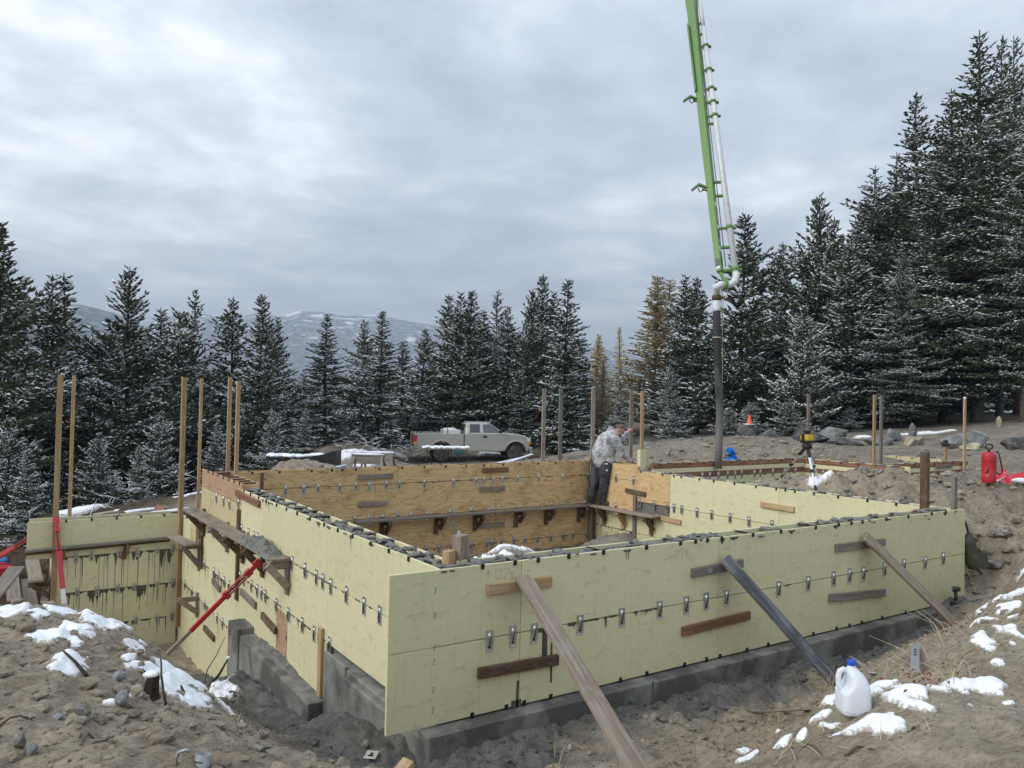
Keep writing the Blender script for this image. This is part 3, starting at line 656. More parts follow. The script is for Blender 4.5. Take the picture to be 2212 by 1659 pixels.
class Wall:
    """a run of forms: origin, direction along the outer face, outward normal"""
    def __init__(s, o, ax, nrm, root):
        s.o = Vector(o); s.ax = Vector(ax); s.n = Vector(nrm); s.root = root
        s.rz = math.atan2(s.ax.y, s.ax.x); s.flip = s.ax.cross(Vector((0, 0, 1))).dot(s.n) < 0
    def P(s, t, out, z): return s.o + s.ax * t + s.n * out + Vector((0, 0, z))
    def panel(s, t0, t1, z0, z1, m=YEL, out=0.0, th=P_T, gap=.002, name='panel', label=None):
        b = MB(); b.obox(s.P((t0 + t1) / 2, out - th / 2, (z0 + z1) / 2), s.ax, s.n, ((t1 - t0) / 2 - gap, th / 2, (z1 - z0) / 2 - gap), .002)
        o = ob(name, b, m, s.root)
        if label: o['label'] = label
        return o
    def clips(s, z, ts, jit=.012, out=0.0):
        for t in ts:
            inst('form_clip', CLIP, s.P(t, out + .001, z + rng.uniform(-jit, jit) * .5), (0, rng.uniform(-.04, .04), s.face()), 1, s.root)
    def face(s): return math.atan2(s.n.x, -s.n.y)
    def ties(s, z, ts, out=0.0):
        for t in ts: inst('tie_end', TIEM, s.P(t, out + .001, z), (0, 0, s.face()), 1, s.root)
    def cleat(s, t0, z0, t1, z1, m, h=.089, th=.038, out=0.0, label=None):
        b = MB(); c = s.P((t0 + t1) / 2, out + th / 2 + .001, (z0 + z1) / 2); d = s.P(t1, out, z1) - s.P(t0, out, z0)
        L = d.length; me = MB(); me.obox((0, 0, 0), (1, 0, 0), (0, 1, 0), (L / 2, th / 2, h / 2), .003); 
        ex = d.normalized(); ey = s.n.copy(); ez = ex.cross(ey)
        o = ob('cleat', me, m[0]); rot = Matrix((ex, ey, ez)).transposed().to_euler(); o.location = c; o.rotation_euler = rot; par(o, s.root)
        if label: o['label'] = label
        return o
    def stud(s, t, z0, z1, m, w=.089, th=.038, out=0.0, name='stud', label=None):
        me = MB(); L = z1 - z0; me.obox((0, 0, 0), (1, 0, 0), (0, 1, 0), (w / 2, th / 2, L / 2), .003)
        o = ob(name, me, m[2]); o.location = s.P(t, out + th / 2 + .001, (z0 + z1) / 2); o.rotation_euler = (0, 0, s.face()); par(o, s.root)
        if label: o['label'] = label
        return o
    def leaks(s, z, t0, t1, seed, big=.16, dens=.5, out=0.0, thin=.5, wmax=.14):
        """concrete paste that squeezed out of a joint and ran down"""
        q = random.Random(seed); m = MB(); t = t0
        while t < t1:
            w = q.uniform(.02, wmax)
            if q.random() < dens:
                n = max(3, int(w / .008)); L0 = big * q.random() ** 1.7
                pts = []
                L1 = []
                for i in range(n + 1):
                    e = min(1, i * .35 + .12, (n - i) * .35 + .12)
                    L1.append(e * (L0 * q.uniform(.25, .6) + (L0 * q.uniform(.6, 1.6) if q.random() < .25 else 0)) + .004)
                for k in range(2):
                    L1 = [(L1[max(i - 1, 0)] + 2 * L1[i] + L1[min(i + 1, n)]) / 4 for i in range(n + 1)]
                top = [s.P(t + w * i / n, out + .004, z + q.uniform(.002, .008)) for i in range(n + 1)]
                bot = [s.P(t + w * i / n, out + .0015, z - L1[i]) for i in range(n + 1)]
                mid = [s.P(t + w * i / n, out + .006, z - L1[i] * .45) for i in range(n + 1)]
                back = [s.P(t + w * i / n, out + .0005, z + .010) for i in range(n + 1)]
                V = back + top + mid + bot; k = n + 1
                F = [(r * k + i, (r + 1) * k + i, (r + 1) * k + i + 1, r * k + i + 1) for r in range(3) for i in range(n)]
                if not s.flip: pass
                m.add(V, F, True)
                for i in range(int(q.random() < thin) * q.randint(1, 3)):   # thin dribbles
                    tt = t + w * q.random(); l2 = big * q.uniform(.8, 2.6); ww = q.uniform(.003, .008)
                    m.add([s.P(tt - ww, out + .0015, z), s.P(tt + ww, out + .0015, z), s.P(tt + ww * .4, out + .0015, z - l2), s.P(tt - ww * .5, out + .0015, z - l2)], [(0, 3, 2, 1)])
            t += w + q.uniform(.0, .10)
        if m.v:
            o = ob('leaked_concrete', m, LEAK, s.root); o['kind'] = 'stuff'
    def fill(s, t0, t1, z, w0, w1, amp=.03, seed=0, m=CONC_WET):
        """rough top of the concrete between the two form faces (w0..w1 measured inwards)"""
        n = max(8, int((t1 - t0) / .03)); k = 8; V = []
        for i in range(n + 1):
            for j in range(k + 1):
                t = t0 + (t1 - t0) * i / n; b = w0 + (w1 - w0) * j / k
                V.append(s.P(t, -b, z + amp * float(fbm(np.array([t * 5]), np.array([b * 9]), seed, 4)[0] * 1.6 + fbm(np.array([t * 22]), np.array([b * 22]), seed + 3, 3)[0] * .5)))
        F = [(i * (k + 1) + j, (i + 1) * (k + 1) + j, (i + 1) * (k + 1) + j + 1, i * (k + 1) + j + 1) for i in range(n) for j in range(k)]
        if s.ax.cross(-s.n).z > 0: F = [f for f in F]
        else: F = [f[::-1] for f in F]
        mb = MB().add(V, F, True); return ob('concrete_fill', mb, m, s.root)
    def core(s, t0, t1, z0, z1, w0=.0285, w1=.23, m=CONC_DARK):
        b = MB(); b.obox(s.P((t0 + t1) / 2, -(w0 + w1) / 2, (z0 + z1) / 2), s.ax, s.n, ((t1 - t0) / 2, (w1 - w0) / 2, (z1 - z0) / 2)); return ob('concrete_core', b, m, s.root)
    def tie_bars(s, z, ts, w=.26, clump=.8, m=TIE):
        for i, t in enumerate(ts):
            b = MB(); b.obox((0, 0, 0), (0, 1, 0), (1, 0, 0), (w / 2, .003, .011)); b.obox((0, -w / 2, -.004), (1, 0, 0), (0, 1, 0), (.012, .004, .014)); b.obox((0, w / 2, -.004), (1, 0, 0), (0, 1, 0), (.012, .004, .014))
            o = ob('tie_bar', b, m); o.location = s.P(t, -w / 2, z); o.rotation_euler = (0, 0, s.face()); par(o, s.root)
            if rng.random() < clump:
                for k in range(rng.choice((1, 2, 2, 3))):
                    inst('concrete_clump', rng.choice(CLUMPS), s.P(t + rng.uniform(-.07, .07), -(rng.uniform(.06, w - .06) if k else w / 2), z + (rng.uniform(-.016, .012) if k else .012)), (0, 0, s.face() + (rng.uniform(-.45, .45) if k else 1.57 + rng.uniform(-.25, .25))), (rng.uniform(.9, 1.5) if k else 1.05, rng.uniform(.8, 1.3), rng.uniform(.8, 1.3)), s.root)

def rough_patch(mb, o, ex, ey, L, W, hf, seed, step=.016, amp=.045):
    """a heap of stiff fresh concrete: fine rough height field over a flat base"""
    o = Vector(o); ex = Vector(ex).normalized(); ey = Vector(ey).normalized(); na, nb = int(2 * L / step), int(2 * W / step)
    A, B = np.meshgrid(np.linspace(-L, L, na + 1), np.linspace(-W, W, nb + 1), indexing='ij'); h = hf(A, B)
    e = np.clip(h / .02, 0, 1); h = h + e * amp * (fbm(A * 16, B * 16, seed, 4) + .8 * np.abs(fbm(A * 34, B * 34, seed + 4, 3))) - (1 - e) * .02
    m = e > .08; V = [o + ex * float(A[i, j]) + ey * float(B[i, j]) + Vector((0, 0, float(h[i, j]))) for i in range(na + 1) for j in range(nb + 1)]
    fl = ex.cross(ey).z > 0
    F = []
    for i in range(na):
        for j in range(nb):
            if m[i, j] or m[i + 1, j] or m[i, j + 1] or m[i + 1, j + 1]:
                q = (i * (nb + 1) + j, (i + 1) * (nb + 1) + j, (i + 1) * (nb + 1) + j + 1, i * (nb + 1) + j + 1); F.append(q if fl else q[::-1])
    mb.add(V, F, False)
# ---- front wall
fw = thing('wall_form', (0, 0, 0), 'long yellow front form wall in the foreground, two rows of panels on a grey footing', 'form wall', 'concrete form walls')
F_ = Wall((0, 0, 0), (1, 0, 0), (0, -1, 0), fw)
SX = [0, 1.219, 3.658, 6.096, 8.534]
for a, b in zip(SX, SX[1:]):
    F_.panel(a, b, .612, 1.219); F_.panel(a, b, 0, .608)
for a, b in ((.72, 1.219), (1.219, 3.658), (3.658, 6.096), (6.096, 8.2)): F_.panel(a, b, .10, 1.219, YEL, -.231)
e = MB(); e.obox((8.517, .125, .60), (0, 1, 0), (1, 0, 0), (.095, .014, .61), .002); ob('end_panel', e, YEL, fw)
F_.core(.47, 8.49, -.015, 1.10)
F_.fill(.47, 8.49, 1.135, .030, .23, .035, 1)
ft = [.83, 1.15, 1.39, 1.72, 2.12, 2.65, 3.1, 3.31, 3.48, 3.69, 4.17, 4.63, 5.24, 5.67, 5.92, 6.14, 6.64, 7.13, 7.68, 8.03]
F_.ties(1.205, ft); F_.ties(.012, [.76, 1.09, 1.27, 1.55, 2.35, 2.68, 3.18, 3.49, 3.69, 4.1, 4.44, 5.22, 5.65, 5.9, 6.15, 6.57, 7.09])
F_.tie_bars(1.21, ft, .262, .95)
for i in range(64):
    t = rng.uniform(.55, 8.3)
    if 4.5 < t < 5.2 or rng.random() < .25: continue
    inst('concrete_clump', rng.choice(CLUMPS), F_.P(t, -rng.uniform(.07, .19), 1.165 + rng.uniform(-.03, .045)), (0, 0, rng.uniform(-.4, .4)), (rng.uniform(.9, 2.2), rng.uniform(.7, 1.2), 1), fw)
F_.clips(.592, [.91, 1.14, 1.36, 1.86, 2.35, 2.83, 3.19, 3.47, 3.77, 4.6, 5.11, 5.58, 5.89, 6.17, 6.61, 7.04, 7.53, 7.97])
F_.cleat(.87, 1.015, 1.52, 1.015, W_FRESH, label='pale cleat under the longest brace board'); F_.cleat(.80, .345, 1.61, .325, W_BROWN, label='split wet brown cleat beside the concrete dribble')
wc = F_.cleat(3.25, .90, 3.99, .93, W_GREY, label='whitish cleat with faded blue print'); F_.cleat(3.13, .345, 4.11, .375, W_RED, label='orange brown cleat low on the front wall')
F_.cleat(5.60, .945, 6.58, .93, W_GREY); F_.cleat(5.49, .385, 6.59, .315, W_GREY)
F_.leaks(.61, 1.15, 2.35, 3, .02, .45); F_.leaks(.61, 1.72, 1.86, 5, .03, .9); F_.leaks(.61, 1.95, 2.2, 6, .04, .9); F_.leaks(.61, 2.5, 2.8, 7, .02, .8); F_.leaks(.61, 4.65, 4.8, 8, .02, .8); F_.leaks(.61, 5.9, 6.4, 9, .012, .7)
F_.leaks(1.195, .15, 8.4, 71, .045, .20, thin=.15)
d = MB(); d.obox((1.475, -.004, .47), (0, 0, 1), (1, 0, 0), (.14, .026, .004), .003); d.obox((1.455, -.004, .60), (1, 0, 0), (0, 0, 1), (.05, .018, .004), .003); d.obox((1.55, -.003, .31), (0, 0, 1), (1, 0, 0), (.18, .009, .003), .002)
d.obox((1.20, -.003, .10), (.03, 0, 1), (1, 0, 0), (.11, .011, .003), .002); d.obox((1.19, -.003, .02), (1, 0, 0), (0, 0, 1), (.05, .03, .003), .002); o = ob('leaked_concrete', d, LEAK, fw); o['kind'] = 'stuff'
dk = MB()
for z0 in (1.06, .86, .61, .50, .28, .12):
    for k in range(3): dk.obox((.395 + .004 * k, -.001, z0 + .018 * (k - 1)), (1, 0, 0), (0, 0, 1), (.004, .004, .002))
o = ob('nail_hole', dk, DARK, fw); o['kind'] = 'stuff'
# pencilled notes
def strokes(name, lines, org, ax, up, nrm, sc, wid, m, parent):
    b = MB(); org = Vector(org); ax = Vector(ax); up = Vector(up); nrm = Vector(nrm)
    for ln in lines:
        for (x0, y0), (x1, y1) in zip(ln, ln[1:]):
            p0 = org + (ax * x0 + up * y0) * sc; p1 = org + (ax * x1 + up * y1) * sc; d = p1 - p0
            if d.length < 1e-6: continue
            b.obox((p0 + p1) / 2, d, nrm, (d.length / 2 + wid * .3, .0008, wid / 2))
    return ob(name, b, m, parent)
G1 = [(0, .8), (.15, 1), (.15, 0)]; G2 = [(0, .8), (.15, 1), (.4, .95), (.45, .7), (0, 0), (.5, .02)]
def sh(g, dx, dy=0, s=1): return [(x * s + dx, y * s + dy) for x, y in g]
strokes('pencil_note', [[(.2, 0), (.2, 1)], [(0, .5), (.2, 1.0), (.5, .45)], sh(G1, .95), sh(G2, 1.3), sh(G2, 2.0), sh(G1, 2.62, .55, .45), [(2.6, .3), (3.15, .6)], sh(G2, 2.85, -.1, .5)], (.87, -.0012, 1.085), (1, 0, 0), (0, 0, 1), (0, -1, 0), .085, .0035, PENCIL, fw)
strokes('pencil_note', [sh(G2, 0), [(.75, 0), (.95, 1)], [(1.55, .55), (1.2, .6), (1.2, .95), (1.5, 1), (1.55, .55), (1.45, 0)], [(1.9, 1), (2.2, 0)], [(2.2, 1), (2.5, .1)]], (3.02, -.0012, 1.075), (1, 0, 0), (0, 0, 1), (0, -1, 0), .075, .0030, PENCIL, fw)
bl = mat('faded_blue_print', (.33, .38, .42), .8)
strokes('printed_mark', [[(x, 0), (x, 1)] for x in (0, .2, .3, .55, .75, .85, 1.1, 1.3, 1.5)], (3.45, -.0412, .885), (1, 0, .03), (0, 0, 1), (0, -1, 0), .04, .004, bl, fw)

# ---- left wall
lw = thing('wall_form', (.433, 5, 0), 'left side form wall of yellow panels stepping down over a low grey footing', 'form wall', 'concrete form walls')
L_ = Wall((.433, 0, 0), (0, 1, 0), (-1, 0, 0), lw)
for a, b in ((.03, 2.51), (2.51, 4.95), (4.95, 5.98)): L_.panel(a, b, .612, 1.219)
L_.panel(.03, 2.45, -.01, .608); L_.panel(2.45, 4.95, .0, .608); L_.panel(4.95, 5.98, .0, .608)
YS = [2.45, 2.78, 3.1, 3.42, 3.76]
L_.panel(2.45, 3.76, -.61, -.004); L_.panel(3.76, 4.20, -.61, -.05, PLY_PINK, label='pinkish plywood patch low on the left wall'); L_.panel(3.76, 4.20, -.05, -.004); L_.panel(4.20, 5.98, -.61, -.004)
# taller part behind
L_.panel(5.98, 8.57, 1.0, 1.305, PLY_PINK, label='pinkish plywood strip along the top'); L_.panel(5.98, 8.57, .375, .997, PLY_PALE, label='pale plywood panel above the scaffold plank')
L_.panel(5.98, 8.57, -.258, .371); L_.panel(5.98, 8.57, -.89, -.262); L_.panel(5.98, 8.57, -1.52, -.894); L_.panel(5.98, 8.57, -2.15, -1.524)
L_.panel(8.57, 10.27, -.258, .31); L_.panel(8.57, 10.27, -.89, -.262); L_.panel(8.57, 10.27, -1.52, -.894); L_.panel(8.57, 10.27, -2.15, -1.524)
L_.panel(8.62, 9.2, -.02, .33, PLY_PALE, out=.03, label='pale plywood patch near the corner post')
for a, b in ((.26, 2.51), (2.51, 4.95), (4.95, 5.98)): L_.panel(a, b, .10, 1.219, YEL, -.231)
L_.panel(5.98, 7.55, .60, 1.305, PLY_PINK, -.231)
L_.core(.03, 5.98, -.605, 1.09); L_.core(5.98, 8.55, -1.6, .95); L_.core(8.57, 10.25, -1.6, .25)
L_.fill(.24, 5.96, 1.13, .030, .23, .035, 2); L_.fill(5.98, 8.5, .97, .03, .23, .02, 4)
lt = [.55, .95, 1.35, 1.8, 2.2, 2.6, 3.05, 3.5, 3.9, 4.3, 4.75, 5.1, 5.5, 5.85]
L_.tie_bars(1.21, lt, .262, 1.0); L_.ties(1.205, lt)
L_.tie_bars(1.295, [6.1, 6.4, 6.7, 7.05, 7.4, 7.75, 8.1], .262, .05, RUST); L_.ties(1.292, [6.1, 6.4, 6.7, 7.05, 7.4, 7.75, 8.1])
for i in range(46):
    inst('concrete_clump', rng.choice(CLUMPS), L_.P(rng.uniform(.4, 5.9), -rng.uniform(.07, .19), 1.16 + rng.uniform(-.03, .045)), (0, 0, 1.57 + rng.uniform(-.4, .4)), (rng.uniform(.9, 2.2), rng.uniform(.7, 1.2), 1), lw)
L_.clips(.60, [1.11, 1.47, 1.92, 2.35, 2.59, 2.79, 3.17, 3.63]); L_.clips(.655, [4.45, 4.86, 5.08, 5.28, 5.54, 5.9], out=.0)
L_.clips(-.015, [2.35, 2.66, 2.82, 3.21, 3.72, 4.19, 4.66, 4.84, 5.04, 5.33, 5.70, 5.93]); L_.clips(-.262, [6.51, 6.81, 7.18, 7.48, 8.17, 8.6, 9.3])
L_.clips(-.9, [6.85, 7.19, 8.04, 9.1, 9.68]); L_.clips(.94, [6.62, 6.98, 7.45]); L_.clips(1.0, [6.10])
L_.clips(.36, [6.3, 6.8, 7.15, 7.6])
L_.leaks(.0, 2.5, 5.95, 21, .06, .75); L_.leaks(-.26, 6.0, 10.2, 22, .16, .75, thin=.9); L_.leaks(-.89, 6.0, 10.2, 23, .14, .8, thin=.9); L_.leaks(.61, 2.9, 3.2, 24, .04, .9); L_.leaks(.61, 1.0, 3.5, 25, .008, .6)
L_.leaks(1.195, .5, 5.9, 72, .05, .28, thin=.2); L_.leaks(-.30, 2.5, 5.9, 73, .10, .12, thin=.8)
L_.cleat(5.0, 1.13, 6.2, 1.15, W_RED, label='reddish cleat near the top of the left wall')
L_.stud(2.56, -.60, .12, W_FRESH, label='short pale upright stud beside the footing step'); L_.stud(6.03, -.36, .93, W_BROWN, label='long brown stud under the scaffold plank'); L_.stud(8.35, -.35, .45, W_BROWN)
L_.cleat(5.05, -.22, 5.8, -.19, W_GREY, out=.0); L_.cleat(4.15, -.32, 4.75, -.27, W_BROWN); L_.cleat(7.0, -.42, 7.5, -.38, W_GREY); L_.cleat(7.3, -1.25, 8.0, -1.25, W_BROWN)
# ---- wing wall, facing the camera beyond the pit
ww = thing('wall_form', (-.8, 10.3, -1.6), 'low yellow form wall at the left with dark concrete runs below its joints', 'form wall', 'concrete form walls')
G_ = Wall((0, 10.3, 0), (1, 0, 0), (0, -1, 0), ww)
G_.panel(-2.03, .405, -.335, .31); G_.panel(-1.58, .405, -.968, -.339); G_.panel(-1.58, .405, -1.598, -.972); G_.panel(-1.58, .405, -2.22, -1.602)
G_.panel(-2.0, .30, -.0, .34, YEL, -.231); G_.core(-1.55, .40, -1.6, .22); G_.fill(-1.56, .40, .27, .03, .23, .03, 6)
wt = [-1.45, -1.05, -.65, -.25, .15]; G_.tie_bars(.30, wt, .262, .5); G_.ties(.295, wt)
G_.clips(-.345, [-1.28, -1.04, -.6, -.29, .04, .31]); G_.clips(-.98, [-1.24, -.93, -.6, -.33, .06, .34]); G_.clips(-1.6, [-.28, .07, .34])
G_.leaks(-.345, -1.5, .4, 31, .42, .9, thin=.9, wmax=.26); G_.leaks(-.345, -1.5, .4, 35, .12, .8, thin=.3); G_.leaks(-.975, -1.5, .4, 32, .26, .95, thin=.9, wmax=.22); G_.leaks(-.975, -1.5, .4, 37, .08, .9, thin=.3); G_.leaks(-1.6, -.5, .4, 33, .15, .9)
wl = MB(); wl.beam((-2.05, 10.235, -.17), (.25, 10.235, -.12), .13, .038, (0, 1, 0)); ob('ledger_board', wl, W_GREY[0], ww)
wl = MB(); wl.beam((-2.06, 10.28, -.215), (.25, 10.28, -.165), .06, .036, (0, 0, 1)); ob('ledger_board', wl, W_BROWN[0], ww)
for t, z in ((-1.47, -.26), (-.47, -.26)):
    b = MB(); b.obox((t, 10.24, z), (0, 1, 0), (0, 0, 1), (.06, .09, .019), .003); ob('cleat', b, W_RED[2], ww)
b = MB(); b.obox((-.5, 10.27, -.32), (.25, 0, 1), (1, 0, 0), (.13, .045, .019), .003); ob('cleat', b, W_BROWN[2], ww)
# return of the wing wall
rw = thing('wall_form', (-1.6, 11.5, -1.5), 'narrow return form wall running back from the left end of the yellow wing wall', 'form wall', 'concrete form walls')
Q_ = Wall((-1.6, 10.33, 0), (0, 1, 0), (-1, 0, 0), rw); Q_.panel(0, 1.4, -.335, .02, YEL); Q_.panel(0, 1.4, -.968, -.339, YEL); Q_.panel(0, 1.4, -1.6, -.972, PLY_PINK); Q_.core(.0, 1.4, -1.6, -.03); Q_.panel(0, 1.4, -1.2, 0, YEL, -.231); Q_.leaks(-.34, 0, 1.3, 36, .1)

# ---- back wall (inside face) and right wall (inside face)
bw = thing('wall_form', (4.5, 7.6, 0), 'long plywood form wall across the back with bold wood grain', 'form wall', 'concrete form walls')
B_ = Wall((0, 7.55, 0), (1, 0, 0), (0, -1, 0), bw)
BX = [.72, 3.172, 5.61, 5.737, 8.2]
for a, b in zip(BX, BX[1:]):
    B_.panel(a, b, 1.023, 1.315, PLY_X); B_.panel(a, b, .412, 1.019, PLY_X); B_.panel(a, b, -.23, .408, PLY_X); B_.panel(a, b, -.62, -.234, PLY_X)
B_.panel(.45, 8.45, .2, 1.315, PLY_X, -.231); B_.core(.45, 8.45, -.6, 1.02); B_.fill(.5, 8.4, 1.08, .03, .23, .03, 9)
bt = [1.0, 1.45, 2.0, 2.36, 2.55, 2.8, 3.25, 3.7, 4.15, 4.6, 5.05, 5.45, 5.9, 6.3, 6.75, 7.2, 7.65]
B_.ties(1.30, bt); B_.tie_bars(1.305, bt, .262, .35)
B_.clips(.995, [1.56, 1.87, 2.12, 2.51, 2.81, 3.06, 3.39, 3.65, 4.16, 4.77, 5.27, 5.46, 5.68, 5.89, 6.25, 6.77, 7.39, 8.06])
B_.clips(.405, [2.8, 3.07, 3.33, 3.63, 3.9, 4.23, 4.71, 5.17, 5.67, 5.81, 6.32, 6.77, 7.11, 7.41, 7.68, 7.98]); B_.clips(-.235, [4.22, 4.49, 4.75, 5.19, 5.56, 5.67, 5.89, 6.18, 6.46, 6.77, 7.11, 7.42, 7.68, 8.03])
B_.leaks(1.02, 1.2, 8.1, 41, .018, .5, thin=.1); B_.leaks(-.23, 4.2, 8.1, 42, .03, .5, thin=.1)
B_.cleat(2.84, 1.165, 3.51, 1.17, W_TAN); B_.cleat(2.86, .685, 3.42, .68, W_TAN); B_.cleat(5.40, 1.20, 6.01, 1.20, W_RED); B_.cleat(5.36, .835, 5.93, .83, W_TAN); B_.cleat(5.33, .115, 5.94, .12, W_GREY)
rw2 = thing('wall_form', (8.3, 3.5, 0), 'right hand form wall seen from inside, bright yellow with plywood at its far end', 'form wall', 'concrete form walls')
R_W = Wall((8.2, 0, 0), (0, 1, 0), (-1, 0, 0), rw2)
R_W.panel(.26, 2.776, .612, 1.219); R_W.panel(2.776, 5.25, .612, 1.219); R_W.panel(.26, 2.776, 0, .608); R_W.panel(2.776, 5.25, 0, .608)
R_W.panel(5.25, 6.15, .612, 1.219, PLY_Y); R_W.panel(6.15, 7.52, 1.01, 1.32, PLY_Y); R_W.panel(6.15, 7.52, .40, 1.006, PLY_Y)
R_W.panel(5.25, 7.52, -.02, .396); R_W.panel(5.25, 7.52, -.62, -.024)
R_W.panel(.02, 7.7, .3, 1.219, YEL, -.231); R_W.panel(6.15, 7.7, 1.0, 1.32, PLY_Y, -.262)
R_W.core(.26, 7.5, -.6, 1.10); R_W.fill(.26, 6.1, 1.15, .03, .23, .03, 12)
rt = [.78, 1.22, 1.7, 2.12, 2.47, 2.65, 2.83, 3.24, 3.7, 4.17, 4.51, 4.96, 5.15, 5.45, 6.07]
R_W.ties(1.205, rt); R_W.tie_bars(1.21, rt, .262, .95)
for i in range(36): inst('concrete_clump', rng.choice(CLUMPS), R_W.P(rng.uniform(.5, 6.1), -rng.uniform(.07, .19), 1.175 + rng.uniform(-.03, .04)), (0, 0, 1.57 + rng.uniform(-.4, .4)), (rng.uniform(.9, 2), rng.uniform(.7, 1.2), 1), rw2)
R_W.clips(.60, [2.90, 3.37, 3.78, 4.2, 4.55, 4.93, 5.13, 5.32, 5.68, 6.07]); R_W.clips(1.01, [6.79, 6.26]); R_W.clips(.42, [6.78]); R_W.clips(-.23, [6.79, 7.06, 7.43])
R_W.cleat(5.9, .775, 6.48, .80, W_BROWN, label='wet brown cleat on the plywood behind the worker'); R_W.cleat(4.94, .36, 5.6, .385, W_FRESH); R_W.cleat(2.47, .915, 3.12, .92, W_FRESH, label='orange cleat with snow on top on the bright yellow wall')
R_W.stud(6.20, -.2, .40, W_GREY); R_W.stud(6.20, .41, .72, W_GREY, label='silvery short stud below the brown cleat')
R_W.stud(7.47, -.6, .36, W_BROWN)
R_W.leaks(-.02, 6.2, 7.4, 51, .09, .8); R_W.leaks(.61, 2.4, 2.9, 52, .05, .9)

# ---- footings
def footing(name, label, segs, m=CONC, group='concrete footings'):
    pass
ftg = MB(); ftg.box((.29, -.145, -.42), (8.3, .20, -.014), .012)
fo1 = ob('footing', ftg, CONC); tag(fo1, 'grey concrete footing running below the front wall', 'footing', 'concrete footings')
j = MB(); 
for x in (2.62,): j.obox((x, -.146, -.2), (0, 0, 1), (1, 0, 0), (.19, .008, .004))
ob('form_seam', j, CONC_DARK, fo1)
q = MB(); q.box((.345, .20, -.95), (.72, 2.20, -.05), .012); q.box((.325, 1.66, -1.0), (.36, 2.22, -.015), .008); q.box((.30, .2, -.95), (.36, 1.62, -.10), .01)
fo2 = ob('footing', q, CONC); tag(fo2, 'upper step of the left footing beside the overhanging panel', 'footing', 'concrete footings')
q = MB(); q.box((.245, 2.45, -1.35), (.70, 5.22, -.615), .012); q.box((.215, 5.16, -1.5), (.70, 5.66, -.53), .012)
fo3 = ob('footing', q, CONC); tag(fo3, 'long lower step of the left footing with wet concrete spilled on top', 'footing', 'concrete footings')
sp = MB(); qq = random.Random(4)
rough_patch(sp, (.34, 4.1, -.613), (0, 1, 0), (-1, 0, 0), 1.1, .10, lambda a, b: .055 * np.exp(-(a / .65) ** 2) * np.clip(.22 - b / .10, 0, 1), 5, .014, .030)
o = ob('spilled_concrete', sp, CONC_WET, fo3); o['kind'] = 'stuff'
# ------------------------------------------------------------------ garage forms behind the right wall
def gwall(label, o, ax, n, L, top, base, clips, ply=None, loc=None, tops=(), t0=0):
    r = thing('wall_form', loc or o, label, 'form wall', 'concrete form walls'); W = Wall(o, ax, n, r)
    if ply is None:
        a = 0 if abs(ax[0]) > .5 else 1
        W.panel(t0, L, top - .10, top, W_RED[a], name='board'); W.panel(t0, L, top - .20, top - .104, YEL); W.panel(t0, L, top - .305, top - .204, W_RED[a], name='board'); W.panel(t0, L, base, top - .309, YEL)
    else:
        h = L / 2; W.panel(t0, h, base, top, ply); W.panel(h, L, base, top, ply)
    W.panel(t0, L, base, top, YEL, -.231); W.core(t0 + .03, L - .03, base, top - .10)
    ts = list(np.arange(t0 + .2, L - .1, .42)); W.ties(top - .02, ts); W.tie_bars(top - .012, ts, .262, .5)
    W.clips(top - .30, clips); return W
W1 = gwall('low garage form wall of red boards where the hose comes down', (8.47, 6.0, 0), (1, 0, 0), (0, -1, 0), 4.83, 1.36, .4, [1.41, 1.64, 1.9, 2.19, 2.43, 2.64, 3.06, 3.26, 3.69, 4.1, 4.5])
W1.leaks(1.05, .3, 4.7, 61, .03, .8, thin=.1)
W2 = gwall('garage form wall with a long orange top board behind the survey tripod', (13.3, 3.6, 0), (0, 1, 0), (-1, 0, 0), 2.42, 1.345, .3, [1.9, 2.15])
W3 = gwall('garage form wall right of the orange top board with a tall post at its end', (13.45, 4.28, 0), (1, 0, 0), (0, -1, 0), 3.85, 1.32, .4, [2.0, 2.3, 2.6, 2.95, 3.2])
W3.cleat(2.35, 1.22, 3.05, 1.225, W_GREY); W3.leaks(1.0, 1.2, 3.7, 62, .03, .8, thin=.1)
W4 = gwall('pale plywood form wall farthest back in front of the boulders', (17.2, 5.0, 0), (0, 1, 0), (-1, 0, 0), 4.4, 1.315, .5, [], PLY_PALE)
W4.cleat(1.75, 1.12, 2.6, 1.13, W_TAN)

# ------------------------------------------------------------------ upright posts nailed to the forms
def post(x, y, z0, z1, label, m=W_FRESH, w=.089, t=.038, rz=0.0, lean=(0, 0), group='tall upright timber posts'):
    b = MB(); L = z1 - z0; b.obox((0, 0, L / 2), (1, 0, 0), (0, 1, 0), (w / 2, t / 2, L / 2), .003)
    o = ob('timber_post', b, m[2]); o.location = (x, y, z0); o.rotation_euler = (lean[0], lean[1], rz); return tag(o, label, 'post', group)
post(-1.61, 10.27, -1.7, 2.87, 'leftmost tall post in front of the wing wall behind the red strut', W_FRESH)
post(-1.38, 10.58, .0, 2.87, 'thin tall post standing behind the wing wall beside the leftmost post', W_FRESH, .060, .038)
post(.385, 10.05, -1.75, 2.89, 'tall post in the corner where the wing wall meets the left wall', W_FRESH, .10, .04, .5)
post(.39, 8.6, .0, 2.84, 'thin tall post at the far end of the scaffold plank', W_FRESH, .05, .038)
post(.70, 7.92, .8, 2.87, 'left one of two close posts rising behind the pinkish plywood', W_FRESH, .06, .05)
post(.72, 7.46, .9, 2.80, 'right one of two close posts rising behind the pinkish plywood', W_FRESH, .06, .05)
post(7.34, 8.20, .9, 2.85, 'tall post behind the back wall just right of the pickup', W_TAN)
post(7.78, 8.18, .9, 2.86, 'tall post behind the back wall left of the standing worker', W_GREY)
post(8.13, 7.50, -.55, 2.87, 'tall post in the back corner right behind the standing worker', W_TAN)
